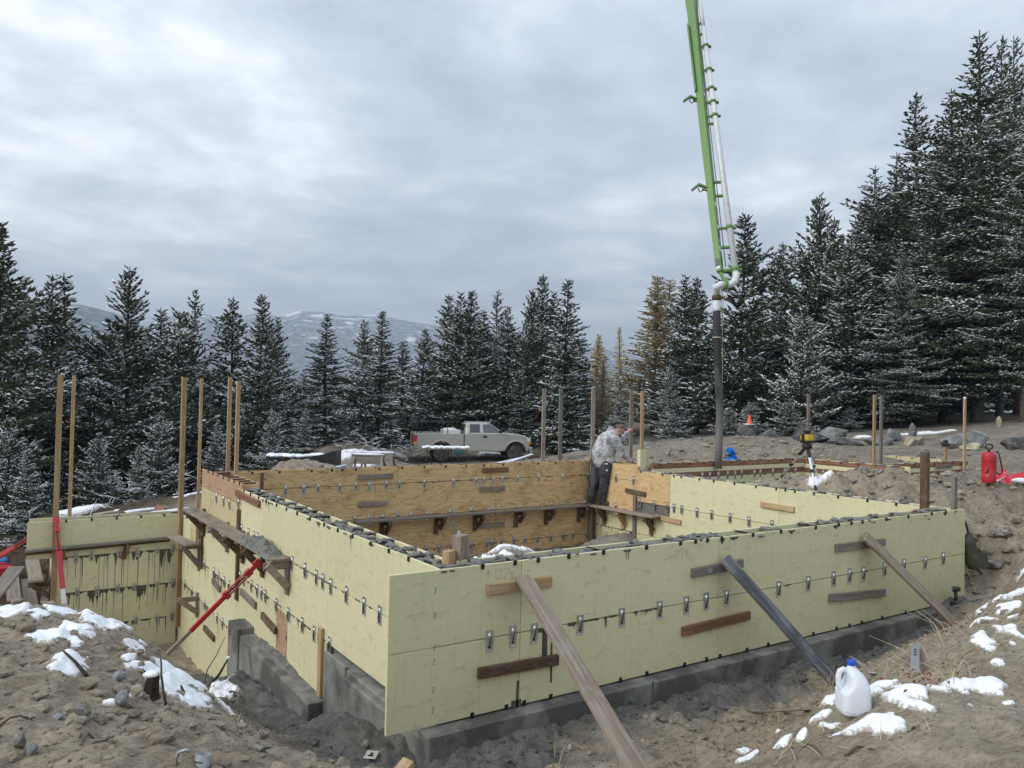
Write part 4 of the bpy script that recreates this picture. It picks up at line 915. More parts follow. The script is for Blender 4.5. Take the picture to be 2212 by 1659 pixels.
post(9.36, 7.65, 1.0, 2.88, 'tall post just right of the bending worker with a dark stain', W_TAN)
blk = MB(); blk.obox((0, 0, .2), (1, 0, 0), (0, 1, 0), (.085, .045, .2), .004); bo = ob('post_block', blk, YEL); bo.location = (8.34, 6.19, 1.235); tag(bo, 'square yellow block on the plywood wall under the orange post', 'block')
post(8.33, 6.19, 1.637, 2.82, 'slim orange post standing on the square yellow block', W_FRESH, .075, .038)
post(13.40, 5.98, .6, 2.86, 'tall post in the garage corner behind the survey tripod', W_TAN)
post(14.2, 4.82, .7, 2.87, 'left one of the pair of posts in front of the dark firs', W_FRESH)
post(14.06, 4.57, .7, 2.86, 'right one of the pair of posts in front of the dark firs', W_GREY)
pr = post(17.0, 4.22, .6, 2.84, 'rightmost tall post with a snow cap above the red sprayer', W_FRESH)
b = MB(); b.ell((0, 0, 2.25), (.05, .03, .035), 8, 6); ob('snow_cap', b, SNOW, pr).location = (0, 0, 0); pr.children[0].matrix_parent_inverse = Matrix.Identity(4)
sp_ = post(17.1, 4.72, .9, 1.72, 'short pale post with a black cap in front of the grey boulder', W_FRESH, .11, .04, group='short timber posts')
b = MB(); b.obox((0, 0, .80), (1, 0, 0), (0, 1, 0), (.085, .06, .045), .02); b.obox((.0, 0, .87), (1, 0, 0), (0, 1, 0), (.05, .05, .05), .03); c_ = ob('cap', b, BLACKP); c_.parent = sp_
post(8.10, .32, 1.0, 1.98, 'thick dark wet post standing in the right corner of the forms', W_BROWN, .11, .09, .15, group='short timber posts')
post(8.36, .06, .9, 1.66, 'short weathered grey post at the right end of the front wall', W_GREY, .10, .05, .1, group='short timber posts')
post(.80, 6.29, 1.0, 1.42, 'dark stub post at the back end of the left wall', W_BROWN, .05, .05, group='short timber posts')
post(.79, .30, 1.13, 1.42, 'thick brown block post set in the front left corner', W_TAN, .14, .09, .5, group='short timber posts')
post(.665, .27, 1.13, 1.305, 'low wooden block leaning on the corner block post', W_FRESH, .10, .07, .5, group='short timber posts')
post(17.05, 9.0, 1.0, 1.6, 'grey stub post at the left end of the far plywood wall', W_GREY, .06, .06, group='short timber posts')

# ------------------------------------------------------------------ scaffold planks and brackets
def plank(p0, p1, w, t, m, label, group='scaffold planks', name='scaffold_plank'):
    p0 = Vector(p0); p1 = Vector(p1); d = p1 - p0; L = d.length
    b = MB(); b.obox((0, 0, 0), (1, 0, 0), (0, 1, 0), (L / 2, w / 2, t / 2), .004)
    o = ob(name, b, m[0]); ex = d.normalized(); ez = Vector((0, 0, 1)); ey = ez.cross(ex).normalized(); ez = ex.cross(ey)
    o.location = (p0 + p1) / 2; o.rotation_euler = Matrix((ex, ey, ez)).transposed().to_euler(); return tag(o, label, 'plank', group)
pl1 = plank((.245, 8.55, .632), (.315, 3.68, .637), .235, .038, W_TAN, 'long dirty plank of the outside scaffold along the left wall')
pile = MB(); q = random.Random(12)
rough_patch(pile, (.298, 4.75, .654), (.0, 1, 0), (-1, 0, 0), .98, .125, lambda a, b: np.clip(.085 * np.exp(-((a + .28) / .45) ** 2) * np.clip(1.15 - (b / .115) ** 2, 0, 1) + .02 * np.clip(1 - np.abs(a) / .95, 0, 1) * np.clip(1.2 - (b / .10) ** 2, 0, 1), 0, 1), 3, .013)
for yy, L in ((6.2, .5), (7.0, .6), (7.9, .5)):
    rough_patch(pile, (.245 + .07 * (8.5 - yy) / 4.8, yy, .651), (.0, 1, 0), (-1, 0, 0), L, .10, lambda a, b: np.clip(.055 * (fbm(a * 5 + yy, b * 9, 3, 3) - .02), 0, 1) * np.clip(1.2 - (b / .095) ** 2, 0, 1), 3, .016, .012)
po = ob('concrete_heap', pile, CONC_WET); po['kind'] = 'stuff'; tag(po, 'heap of wet concrete on the near end of the scaffold plank', 'concrete')
pl2 = plank((.13, 9.25, .07), (.24, 8.25, .07), .20, .034, W_TAN, 'short low plank with mud beside the corner post')
pl3 = plank((2.75, 7.38, .40), (8.1, 7.40, .40), .22, .038, W_GREY, 'long plank of the inside scaffold along the plywood back wall')
pl4 = plank((8.02, 7.30, .395), (8.05, 5.45, .40), .22, .038, W_TAN, 'shorter inside plank running forward from under the worker')
def bracket(y_or_x, face, z, label, group, n, m=W_BROWN, w=.30, drop=.30):
    """timber bracket: arm under the plank, upright on the wall, diagonal strut"""
    o = Vector(face); n = Vector(n); r = thing('scaffold_bracket', o, label, 'bracket', group); side = n.cross(Vector((0, 0, 1)))
    b = MB(); b.beam(o + n * .005 + Vector((0, 0, z - .045)), o + n * w + Vector((0, 0, z - .045)), .085, .036, (0, 0, 1)); ob('arm', b, m[0], r)
    b = MB(); b.beam(o + n * .022 + side * .037 + Vector((0, 0, z + .05)), o + n * .022 + side * .037 + Vector((0, 0, z - drop - .12)), .085, .036, n.cross(Vector((0, 0, 1)))); ob('upright', b, m[2], r)
    b = MB(); b.beam(o + n * .03 - side * .037 + Vector((0, 0, z - drop - .02)), o + n * (w - .03) - side * .037 + Vector((0, 0, z - .02)), .085, .036, (0, 0, 1)); ob('strut', b, W_FRESH[1] if m is W_FRESH else m[1], r)
    return r
OUT = 'brackets under the outside scaffold plank'; INN = 'brackets under the inside scaffold plank'
for k, (y, l) in enumerate(((3.72, 'nearest outside bracket under the heap of wet concrete'), (4.75, 'second outside bracket from the near end of the long plank'), (5.72, 'middle outside bracket under the long plank'), (6.62, 'fourth outside bracket, under the pale plywood panel'), (8.2, 'far outside bracket at the corner post'))):
    bracket(y, (.43, y, 0), .615, l, OUT, (-1, 0, 0), W_TAN if k in (0, 3) else W_BROWN, .31, .28)
bracket(8.5, (.43, 8.5, 0), .05, 'low outside bracket under the short muddy plank', OUT, (-1, 0, 0), W_TAN, .33, .35)
bracket(8.6, (.43, 8.55, 0), -.85, 'lowest outside bracket without a plank, beside the corner post', OUT, (-1, 0, 0), W_TAN, .36, .25)
for x, l in ((3.35, 'inside bracket at the left end of the back scaffold plank'), (4.45, 'inside bracket beside the leaning brown stick'), (5.3, 'inside bracket above the grey cleat of the back wall'), (6.25, 'inside bracket with rusty stains under the back plank'), (7.0, 'inside bracket second from the back corner'), (7.85, 'inside bracket in the back corner below the worker')):
    bracket(x, (x, 7.545, 0), .38, l, INN, (0, -1, 0), W_BROWN, .28, .22)
for y, l in ((7.1, 'right side bracket directly under the worker boots'), (6.5, 'middle bracket of the short inside plank'), (5.68, 'front bracket at the free end of the short inside plank')):
    bracket(y, (8.195, y, 0), .375, l, INN, (-1, 0, 0), W_FRESH if y < 6.6 and y > 6 else W_BROWN, .28, .25)
st = MB(); st.beam((4.42, 7.1, .36), (4.75, 6.75, -.22), .05, .03); so = ob('timber_stick', st, W_GREY[0]); tag(so, 'thin brown stick leaning down from the inside plank with a bit of snow', 'stick')
b = MB(); b.ell((4.56, 6.95, .115), (.02, .02, .09), 7, 5, Matrix.Rotation(.6, 3, 'X')); ob('snow_cap', b, SNOW, so)

# ------------------------------------------------------------------ brace boards of the front wall
def brace(p0, p1, w, t, m, label, side=(1, 0, 0)):
    p0 = Vector(p0); p1 = Vector(p1); d = p1 - p0; L = d.length; ex = d.normalized(); ey = (Vector(side) - ex * ex.dot(Vector(side))).normalized(); ez = ex.cross(ey)
    b = MB(); b.obox((0, 0, 0), (1, 0, 0), (0, 1, 0), (L / 2, w / 2, t / 2), .004); o = ob('brace_board', b, m[0])
    o.location = (p0 + p1) / 2; o.rotation_euler = Matrix((ex, ey, ez)).transposed().to_euler(); return tag(o, label, 'brace board', 'brace boards propping the front wall')
brace((1.185, -.075, 1.10), (.86, -2.40, -.12), .150, .04, W_TAN, 'nearest brace board, dirty tan, running out of the picture at the bottom')
brace((3.66, -.075, 1.02), (4.36, -1.02, -.22), .150, .04, W_SILVER, 'silvery weathered brace board ending behind the water jug')
brace((6.09, -.075, 1.05), (7.08, -.70, -.05), .145, .04, W_TAN, 'farthest brace board, pale tan, nearest to the right end of the front wall')

# ------------------------------------------------------------------ steel turnbuckle struts
def strut(p0, p1, label, red=.42, loc=None, w=.045, pm=None):
    """timber or aluminium strut with a red adjusting head: p0 foot, p1 head"""
    p0 = Vector(p0); p1 = Vector(p1); r = thing('adjustable_brace', p0, label, 'adjustable brace', 'red and white adjustable braces')
    d = p1 - p0; L = d.length; a = p0 + d * (1 - red); e = d.normalized()
    b = MB(); b.beam(p0, a, w * 1.5, w, (1, 0, 0), .004); ob('pole', b, pm or WHITEP, r)
    b = MB(); b.beam(a - e * .12, a + d * red * .45, w * 1.75, w * 1.15, (1, 0, 0), .004); ob('sleeve', b, REDP, r)
    b = MB(); q0 = a + d * red * .45; q1 = a + d * red * .85; sd_ = e.orthogonal()
    b.tube([q0, q1], .011, 8); ob('screw', b, RUST, r)
    b = MB(); u = Vector((1, 0, 0)); u = (u - e * u.dot(e)).normalized()
    b.beam(q0 + u * .03, q1 + u * .03, .014, .03, u); b.beam(q0 - u * .03, q1 - u * .03, .014, .03, u); b.beam(q0 - e * .02, q0 + e * .04, .10, .05, u); b.beam(q1 - e * .05, q1 + e * .03, .085, .05, u); ob('turnbuckle', b, REDP, r)
    b = MB(); b.beam(q1, p1, .055, .03, u); b.obox(p1, e, u, (.05, .05, .012)); ob('head_plate', b, REDP, r); return r
strut((-1.12, 4.28, -.75), (.15, 4.07, .545), 'red and pale adjustable brace propping the left wall under the scaffold', .50, None, .031, W_TAN[2])
strut((-1.46, 9.35, -1.35), (-1.61, 10.20, .34), 'upright red and white adjustable brace on the leftmost post', .58)
strut((-3.4, 9.6, -.75), (-1.75, 10.9, .10), 'red adjustable brace at the far left edge beside the fuel can', .55)

# ------------------------------------------------------------------ planks stepped outside the return wall (left edge)
for k, (x, y0, y1, z, l) in enumerate(((-1.87, 10.3, 12.3, -.72, 'upper muddy plank on the side scaffold at the left edge'), (-1.90, 10.7, 13.6, -1.32, 'lower muddy plank on the side scaffold at the left edge'), (-2.17, 10.9, 13.6, -1.15, 'outer muddy plank stepped beside the side scaffold'))):
    plank((x, y0, z), (x, y1, z + .02), .22, .038, W_TAN, l)
bracket(10.5, (-1.63, 10.42, 0), -.745, 'side bracket under the upper plank at the left edge', OUT, (-1, 0, 0), W_BROWN, .36, .25)
bracket(11.4, (-1.63, 11.5, 0), -.745, 'side bracket behind the upper plank at the left edge', OUT, (-1, 0, 0), W_BROWN, .36, .25)
bracket(11.4, (-1.63, 11.2, 0), -1.345, 'side bracket under the lower plank at the left edge', OUT, (-1, 0, 0), W_BROWN, .45, .22)
plank((-2.9, 8.0, -.95), (-2.16, 10.2, -.42), .24, .04, W_GREY, 'grey board sloping up at the left picture edge', 'scaffold planks')
# ------------------------------------------------------------------ concrete pump boom
bo0 = Vector((10.25, 5.93, 5.42)); bo1 = Vector((12.46, 9.05, 13.30)); bd = (bo1 - bo0).normalized(); bo2 = bo0 + bd * 11.5
boom = thing('pump_boom', (10.3, 5.95, 1.25), 'green concrete pump boom reaching down from the sky with a white pipe and black hose', 'pump boom')
view = (Vector(CAM) - bo0).normalized(); sr = Vector(CR); sr = (sr - bd * sr.dot(bd)).normalized(); fr = bd.cross(sr)
if fr.dot(view) < 0: fr = -fr
def secs(rows, m, name):
    """tapered box arm: rows of (t along, centre offset, half width, half depth)"""
    b = MB(); V = []; ca = math.cos(.72); sa = math.sin(.72)
    for t, off, hw, hd in rows:
        c = bo0 + bd * t + sr * off; e1 = sr * ca + fr * sa; e2 = fr * ca - sr * sa
        for A, B in ((-1, -1), (1, -1), (1, 1), (-1, 1)): V.append(c + e1 * A * hw + e2 * B * hd)
    n = len(rows); F = [(i * 4 + j, i * 4 + (j + 1) % 4, i * 4 + 4 + (j + 1) % 4, i * 4 + 4 + j) for i in range(n - 1) for j in range(4)]
    F += [(3, 2, 1, 0), tuple(range(4 * n - 4, 4 * n))]; b.add(V, F); return ob(name, b, m, boom)
secs([(-.02, 0, .058, .058), (.05, 0, .062, .062), (4, -.0, .085, .082), (8.2, .02, .105, .098), (8.5, .02, .12, .11), (11.5, .03, .125, .11)], GREEN, 'arm')
b = MB(); b.beam(bo0 + bd * 5.3 - sr * .125 + fr * .03, bo0 + bd * 7.7 - sr * .15 + fr * .03, .022, .10, sr); ob('stiffener', b, GREEN, boom)
po_ = lambda t: bo0 + bd * t + sr * (.325 - .010 * t) + fr * .02
b = MB(); b.tube([po_(-.05), po_(4), po_(7.6)], [.068, .066, .062], 16); ob('delivery_pipe', b, WHITEP, boom)
b = MB(); b.tube([po_(7.6), po_(8.3), po_(11.5)], [.055, .055, .06], 14); ob('delivery_pipe', b, WHITEP, boom)
hw = bo0 + bd * .2
b = MB(); b.tube([bo0 + bd * .1 + sr * .125 + fr * .04, bo0 + bd * 4 + sr * .13 + fr * .04, bo0 + bd * 11 + sr * .15 + fr * .04], .012, 6); ob('hydraulic_line', b, RUBBER_D, boom)
def clampring(t, big):
    c = po_(t); b = MB()
    if big:
        b.lathe([(.068, -.035), (.088, -.035), (.088, .035), (.068, .035)], c, bd, 16); b.obox(c + sr * .10, bd, sr, (.028, .035, .03), .006)
        b.beam(bo0 + bd * (t - .02) + sr * .06, c - sr * .05, .05, .05, bd)
    else:
        b.beam(bo0 + bd * t + sr * .06, c - sr * .06, .05, .06, bd)
    ob('pipe_clamp', b, GREEN, boom)
for t, g in ((.03, 1), (.62, 0), (1.15, 1), (2.05, 0), (2.45, 0), (4.25, 0), (4.5, 1), (4.95, 1), (5.4, 1), (6.05, 1), (6.9, 1), (7.35, 0), (7.75, 0), (9.0, 1)): clampring(t, g)
def hook(t):
    c = bo0 + bd * t - sr * .07; b = MB()
    b.beam(c, c - sr * .20 + bd * .10, .045, .07, bd); b.beam(c - sr * .19 + bd * .10, c - sr * .36 - bd * .07, .04, .07, bd); ob('catch_arm', b, GREEN, boom)
    b = MB(); b.beam(c - bd * .09, c - sr * .13 - bd * .03, .03, .03, bd); b.tube([c - sr * .10 - bd * .06, c - sr * .17 - bd * .12, c - sr * .22 - bd * .05, c - sr * .20 + bd * .01], .013, 6); ob('catch_hook', b, RUST, boom)
hook(2.28); hook(5.05)
for i, (t, L, m) in enumerate(((.22, .16, STICK_K), (.55, .14, STICK), (.75, .10, STICK_R), (.95, .16, STICK_K), (1.15, .12, STICK), (1.38, .18, STICK_R), (1.78, .14, STICK), (1.95, .1, STICK_R), (5.35, .20, STICK_R), (5.18, .1, STICK))):
    ca = math.cos(.72); sa = math.sin(.72); e1 = sr * ca + fr * sa; e2 = fr * ca - sr * sa
    hwid = .062 + .0058 * t; nrm = -e1 if (-e1).dot(view) > 0 else e1
    tg = e2; b = MB(); b.obox(bo0 + bd * t + nrm * (hwid + .002), bd, tg, (L / 2, .035, .002)); ob('sticker', b, m, boom)
e1 = sr * math.cos(.72) + fr * math.sin(.72); e2 = fr * math.cos(.72) - sr * math.sin(.72)
nn = e2 if e2.dot(view) > 0 else -e2; b = MB(); b.obox(bo0 + bd * .19 + nn * .069, bd, e1, (.10, .045, .002)); ob('sticker', b, STICK_K, boom); b = MB(); b.obox(bo0 + bd * .06 + nn * .067, bd, e1, (.03, .045, .002)); ob('sticker', b, STICK, boom)
# elbows
hz = Vector((10.19, 5.95, 4.85)); p0 = po_(-.05)
el = [p0, p0 - bd * .10, p0 - bd * .22 - sr * .04, p0 - bd * .30 - sr * .14, p0 - bd * .32 - sr * .24]
el2 = [el[-1], el[-1] - sr * .10 - Vector((0, 0, -.01)), el[-1] - sr * .20 - Vector((0, 0, .05)), hz + Vector((0, 0, .16)), hz]
b = MB(); b.tube(el, [.070, .072, .074, .073, .072], 16); ob('elbow', b, WHITEP, boom)
b = MB(); b.tube(el2, [.072, .075, .077, .072, .070], 16); ob('elbow', b, WHITEP, boom)
b = MB(); b.lathe([(.07, -.03), (.095, -.03), (.095, .03), (.07, .03)], el[-1], sr, 16); b.beam(el[-1] + Vector((0, 0, .05)), bo0 - bd * .02, .05, .06, sr); b.obox(el[-1] + Vector((0, 0, .10)), bd, sr, (.06, .04, .04), .01); ob('elbow_clamp', b, GREEN, boom)
b = MB(); b.lathe([(.07, -.06), (.10, -.05), (.10, .04), (.075, .06)], hz, (0, 0, 1), 16); ob('coupling', b, RUST, boom)
b = MB(); b.lathe([(.08, -.30), (.085, -.24), (.078, -.22), (.088, -.16), (.078, -.14), (.086, -.07), (.075, -.06)], hz, (0, 0, 1), 16); ob('hose_collar', b, WHITEP, boom)
hp = [hz + Vector((0, 0, -.25)), hz + Vector((.02, 0, -.8)), Vector((10.255, 5.94, 3.3)), Vector((10.315, 5.93, 2.4)), Vector((10.305, 5.93, 1.8)), Vector((10.285, 5.93, 1.22))]
b = MB(); b.tube(hp, [.082, .082, .080, .0785, .078, .077], 16); ob('hose', b, HOSEM, boom)
b = MB(); b.tube([hz + Vector((.05, -.05, .3)), hz + Vector((.14, -.06, .0)), hz + Vector((.12, -.06, -.45)), hz + Vector((.06, -.07, -.3))], .008, 6); b.tube([hz + Vector((.06, -.06, .2)), hz + Vector((.10, -.08, -.6)), hz + Vector((.13, -.08, -2.4)), hz + Vector((.12, -.08, -3.3))], .007, 6); b.lathe([(.083, -.012), (.092, -.012), (.092, .012), (.083, .012)], hz + Vector((.02, 0, -.85)), (0, 0, 1), 14); ob('safety_rope', b, STRAW, boom)
# ------------------------------------------------------------------ rocks
def rock_mesh(seed, size, cuts=9, sub=3, jit=.10):
    q = np.random.RandomState(seed); bm = bmesh.new(); bmesh.ops.create_icosphere(bm, subdivisions=sub, radius=1.0)
    v = np.array([p.co[:] for p in bm.verts])
    for i in range(cuts):
        n = q.normal(size=3); n /= np.linalg.norm(n); d = q.uniform(.46, .84); k = v @ n; over = np.maximum(k - d, 0); v = v - n * over[:, None] * .92
    a = fbm(v[:, 0] * 2 + seed, v[:, 1] * 2 + v[:, 2] * 1.7, seed, 4); v = v * (1 + a * jit)[:, None]
    v = v / np.abs(v).max(0) * (np.array(size) / 2)
    for p, c in zip(bm.verts, v): p.co = c
    me = bpy.data.meshes.new('boulder'); bm.to_mesh(me); bm.free(); me.polygons.foreach_set('use_smooth', [False] * len(me.polygons)); return me
def Z7(x, y): return 1592.6 + .28 * x, 840.6 + .28 * y
def Z8(x, y): return 1061.8 + .28 * x, 840.6 + .28 * y
BOULD = [
 (Z7(85, 350), 175, 78, ROCK_D, 'dark banded boulder carrying the orange cone', 25), (Z7(235, 375), 155, 66, ROCK_G, 'pale rounded boulder beside the boulder with the cone', 25), (Z7(560, 405), 290, 105, ROCK_D, 'long dark grey boulder behind the survey tripod', 26),
 (Z7(750, 362), 255, 105, ROCK_G, 'big blocky grey boulder with a pale stain, behind the slab', 29), (Z7(822, 424), 258, 60, ROCK_G, 'flat grey slab lying in front of the blocky boulder', 25), (Z7(1090, 435), 215, 72, ROCK_G, 'mottled boulder behind the pair of posts', 24.5),
 (Z7(1360, 448), 180, 80, ROCK_T, 'yellowish white boulder right of the pair of posts', 24), (Z7(1205, 360), 130, 58, ROCK_B, 'low dark boulder at the foot of the firs', 29), (Z7(1360, 342), 72, 84, ROCK_G, 'small upright grey boulder in front of the dark firs', 30),
 (Z7(1672, 470), 185, 132, ROCK_B, 'broad blue grey boulder left of the rightmost tall post', 23), (Z7(1848, 470), 160, 182, ROCK_B, 'tall pointed blue grey boulder behind the rightmost tall post', 23.6), (Z7(1800, 482), 172, 72, ROCK_T, 'cream coloured boulder at the foot of the pointed one', 22),
 (Z7(2165, 500), 225, 138, ROCK_D, 'black and grey banded boulder at the right picture edge', 22), (Z8(1198, 458), 125, 56, ROCK_B, 'small blue grey boulder behind the slim orange post', 28), (Z8(1447, 445), 185, 72, ROCK_B, 'smooth grey boulder left of the black hose', 27), (Z8(1622, 420), 170, 55, ROCK_T, 'brownish boulder half hidden behind the hose', 27.5),
 (Z7(2012, 234), 46, 26, ROCK_T, 'small pale stone on the far slope at the right', 33)]
BPOS = []
for k, ((u, v), wz, hz_, m, lab, dep) in enumerate(BOULD):
    p = atd(u, v, dep); W = wz * .28 * dep / FPX; H = hz_ * .28 * dep / FPX; zg = gz(p.x, p.y)
    zc = p.z + H * .42; low = min(zg - .06, p.z - H * .1); Ht = (p.z + H) - low
    o = ob('boulder', rock_mesh(40 + k, (W * 1.08, W * .8, Ht * 1.04), 15 if k not in (1, 9, 14) else 8), m); o.location = (p.x, p.y, (p.z + H + low) / 2); o.rotation_euler = (0, 0, -.583); tag(o, lab, 'boulder', 'boulders along the edge of the clearing'); BPOS.append((p, W, H, dep))
p, W, H, dep = BPOS[0]
cn = thing('traffic_cone', (p.x + .05, p.y, p.z + H * .97), 'orange traffic cone on top of the dark banded boulder', 'traffic cone'); c0 = Vector(cn.location)
OR = mat('orange_cone_plastic', (.75, .10, .03), .5)
b = MB(); b.lathe([(.10, .02), (.085, .04), (.026, .31), (.015, .32)], c0, (0, 0, 1), 16); ob('cone_body', b, OR, cn)
b = MB(); b.obox(c0 + Vector((0, 0, .015)), (1, 0, 0), (0, 1, 0), (.13, .13, .014), .01); ob('cone_base', b, STICK, cn)

# ------------------------------------------------------------------ pickup truck
def truck():
    rr = atd(948, 994, 38.0); ff = atd(1108, 984, 38.8); d = ff - rr; hd = math.atan2(d.y, d.x)
    r = thing('pickup_truck', rr, 'pewter extended cab pickup truck parked at the forest edge with a ladder rack', 'pickup truck'); r.rotation_euler = (0, 0, hd)
    def P(name, b, m, parent=None, label=None):
        me = b.mesh(name, m); o = bpy.data.objects.new(name, me); COL.objects.link(o); o.parent = parent or r
        if label: o['label'] = label
        return o
    def bev(o, wd=.03, seg=2):
        m = o.modifiers.new('b', 'BEVEL'); m.width = wd; m.segments = seg; m.limit_method = 'ANGLE'; m.angle_limit = R_(35); return o
    def arch(cx, cz, rad, a0=0, a1=180, n=12): return [(cx + rad * math.cos(R_(a0 + (a1 - a0) * i / n)), cz + rad * math.sin(R_(a0 + (a1 - a0) * i / n))) for i in range(n + 1)]
    Yw = .95
    # lower front body with hood
    prof = [(1.10, .52), (2.9, .52)] + [(x, z) for x, z in arch(3.62, .46, .52, 172, 8)] + [(4.22, .55), (4.30, .62), (4.33, 1.0), (4.27, 1.17), (4.05, 1.28), (3.55, 1.36), (3.10, 1.385), (1.10, 1.36)]
    b = MB(); b.prism(prof, (0, Yw, 0), (1, 0, 0), (0, 0, 1), 2 * Yw); bev(P('cab_body', b, TRUCKP), .05, 3)
    # bed
    bp = [(-1.32, .62), (-.98, .58)] + arch(0, .46, .52, 175, 5) + [(1.06, .53), (1.06, 1.34), (-1.30, 1.34)]
    for s in (-1, 1):
        b = MB(); b.prism(bp, (0, Yw if s > 0 else -Yw + .07, 0), (1, 0, 0), (0, 0, 1), .07); bev(P('bed_side', b, TRUCKP), .02)
        for cx in (0, 3.62):
            b = MB(); pts = [(cx + .56 * math.cos(R_(a)), s * (Yw + .004), .46 + .55 * math.sin(R_(a))) for a in range(2, 181, 12)]; b.tube(pts, .035, 6); P('fender_flare', b, TRUCKL)
    b = MB(); b.box((-1.25, -.88, .80), (1.05, .88, .86)); b.box((1.0, -.88, .8), (1.05, .88, 1.32)); b.box((-.6, -.9, .5), (.6, .9, .8)); b.box((3.0, -.85, .45), (4.2, .85, 1.0)); P('bed_floor', b, BLACKP)
    b = MB(); b.box((-1.33, -.85, .66), (-1.27, .85, 1.33), .015); tg = P('tailgate', b, TRUCKP); b = MB(); b.box((-1.345, -.12, 1.15), (-1.33, .12, 1.24), .005); P('handle', b, BLACKP, tg)
    b = MB(); b.box((-1.48, -.93, .50), (-1.34, .93, .72), .03); b.box((-1.5, -.1, .42), (-1.3, .1, .52)); bev(P('rear_bumper', b, CHROME), .02)
    b = MB(); b.box((4.28, -.95, .42), (4.46, .95, .72), .05); P('front_bumper', b, CHROME)
    b = MB(); b.box((4.30, -.6, .78), (4.36, .6, 1.14), .02); P('grille', b, BLACKP)
    AMB = mat('amber_lens', (.75, .28, .03), .25); RED = mat('red_lens', (.45, .02, .02), .25); CLR = mat('clear_lens', (.6, .6, .58), .15)
    for s in (-1, 1):
        b = MB(); b.box((4.18, s * .955 - .02, .98), (4.34, s * .955 + .012, 1.15), .01); P('headlight', b, CLR)
        b = MB(); b.box((4.20, s * .957 - .02, .86), (4.34, s * .957 + .013, .97), .01); P('turn_signal', b, AMB)
        b = MB(); b.box((-1.335, s * .957 - .05, .96), (-1.18, s * .957 + .01, 1.25), .01); tl = P('taillight', b, RED); b = MB(); b.box((-1.335, s * .96 - .05, .78), (-1.18, s * .96 + .01, .955), .01); P('taillight', b, AMB, None, 'lower amber half of the tail lamp')
    # greenhouse
    rows = [(1.36, 1.10, 3.10, .93), (1.45, 1.11, 2.97, .91), (1.78, 1.16, 2.50, .80), (1.86, 1.22, 2.36, .76), (1.90, 1.36, 2.20, .66)]
    b = MB(); V = []; k = 0
    for z, x0, x1, hw in rows:
        c = .10
        ring = [(x0 + c, -hw), (x1 - c * 1.5, -hw), (x1, -hw + c * 1.8), (x1, hw - c * 1.8), (x1 - c * 1.5, hw), (x0 + c, hw), (x0, hw - c), (x0, -hw + c)]
        V += [(x, y, z) for x, y in ring]
    F = [(i * 8 + j, i * 8 + (j + 1) % 8, i * 8 + 8 + (j + 1) % 8, i * 8 + 8 + j) for i in range(len(rows) - 1) for j in range(8)] + [tuple(range(len(V) - 8, len(V)))]
    b.add(V, F, False); bev(P('cab', b, TRUCKP), .04, 3)
    def yz(z): return np.interp(z, [1.36, 1.45, 1.78, 1.86], [.93, .91, .80, .76])
    def win(poly, m, name='window'):
        for s in (-1, 1):
            b = MB(); V = [(x, s * (yz(z) + .008), z) for x, z in poly] + [(x, s * (yz(z) - .03), z) for x, z in poly]; n = len(poly)
            f = [tuple(range(n))] + [(i, (i + 1) % n, n + (i + 1) % n, n + i) for i in range(n)]
            if s < 0: f = [q[::1] for q in f]
            else: f = [q[::-1] for q in f]
            b.add(V, f); P(name, b, m)
    win([(1.34, 1.40), (1.84, 1.40), (1.84, 1.80), (1.36, 1.80)], GLASS); win([(2.0, 1.40), (2.86, 1.40), (2.80, 1.47), (2.48, 1.76), (2.40, 1.80), (2.0, 1.80)], GLASS2)
    b = MB(); V = [(3.05, -.72, 1.42), (3.05, .72, 1.42), (2.52, .62, 1.79), (2.52, -.62, 1.79)]; b.add(V + [(x - .02, y, z - .03) for x, y, z in V], [(0, 1, 2, 3), (0, 4, 5, 1), (2, 6, 7, 3)]); P('windscreen', b, GLASS2)
    b = MB(); V = [(1.105, -.62, 1.46), (1.105, .62, 1.46), (1.14, .58, 1.78), (1.14, -.58, 1.78)]; b.add(V + [(x + .03, y, z) for x, y, z in V], [(3, 2, 1, 0), (0, 1, 5, 4), (2, 3, 7, 6)]); P('rear_window', b, GLASS)
    for s in (-1, 1):
        for x0, x1 in ((1.24, 1.92), (1.935, 3.06)):
            b = MB(); V = []; 
            b.prism([(x0, .56), (x1, .56), (x1, 1.345), (x0, 1.345)], (0, s * .95 + (.012 if s > 0 else .004), 0), (1, 0, 0), (0, 0, 1), .016); dr = bev(P('door', b, TRUCKP), .008)
            if x0 > 1.9:
                b = MB(); b.box((x0 + .05, s * .968 - .008, 1.16), (x0 + .26, s * .968 + .012, 1.25), .02); P('handle', b, BLACKP, dr)
        b = MB(); b.prism([(1.10, .54), (3.05, .54), (3.05, .84), (1.10, .84)], (0, s * .965 + (.01 if s > 0 else -.002), 0), (1, 0, 0), (0, 0, 1), .008); P('rocker_trim', b, TRUCKL)
        b = MB(); b.prism([(.58, .56), (1.04, .54), (1.04, .84), (.50, .84)], (0, s * .955 + (.006 if s > 0 else -.002), 0), (1, 0, 0), (0, 0, 1), .006); b.prism([(-1.28, .66), (-.60, .62), (-.52, .84), (-1.28, .84)], (0, s * .955 + (.006 if s > 0 else -.002), 0), (1, 0, 0), (0, 0, 1), .006); P('bed_trim', b, TRUCKL)
        b = MB(); b.obox((2.84, s * 1.03, 1.47), (1, 0, 0), (0, 1, 0), (.06, .09, .085), .03); b.beam((2.84, s * .92, 1.42), (2.84, s * 1.0, 1.44), .03, .04); P('mirror', b, BLACKP)
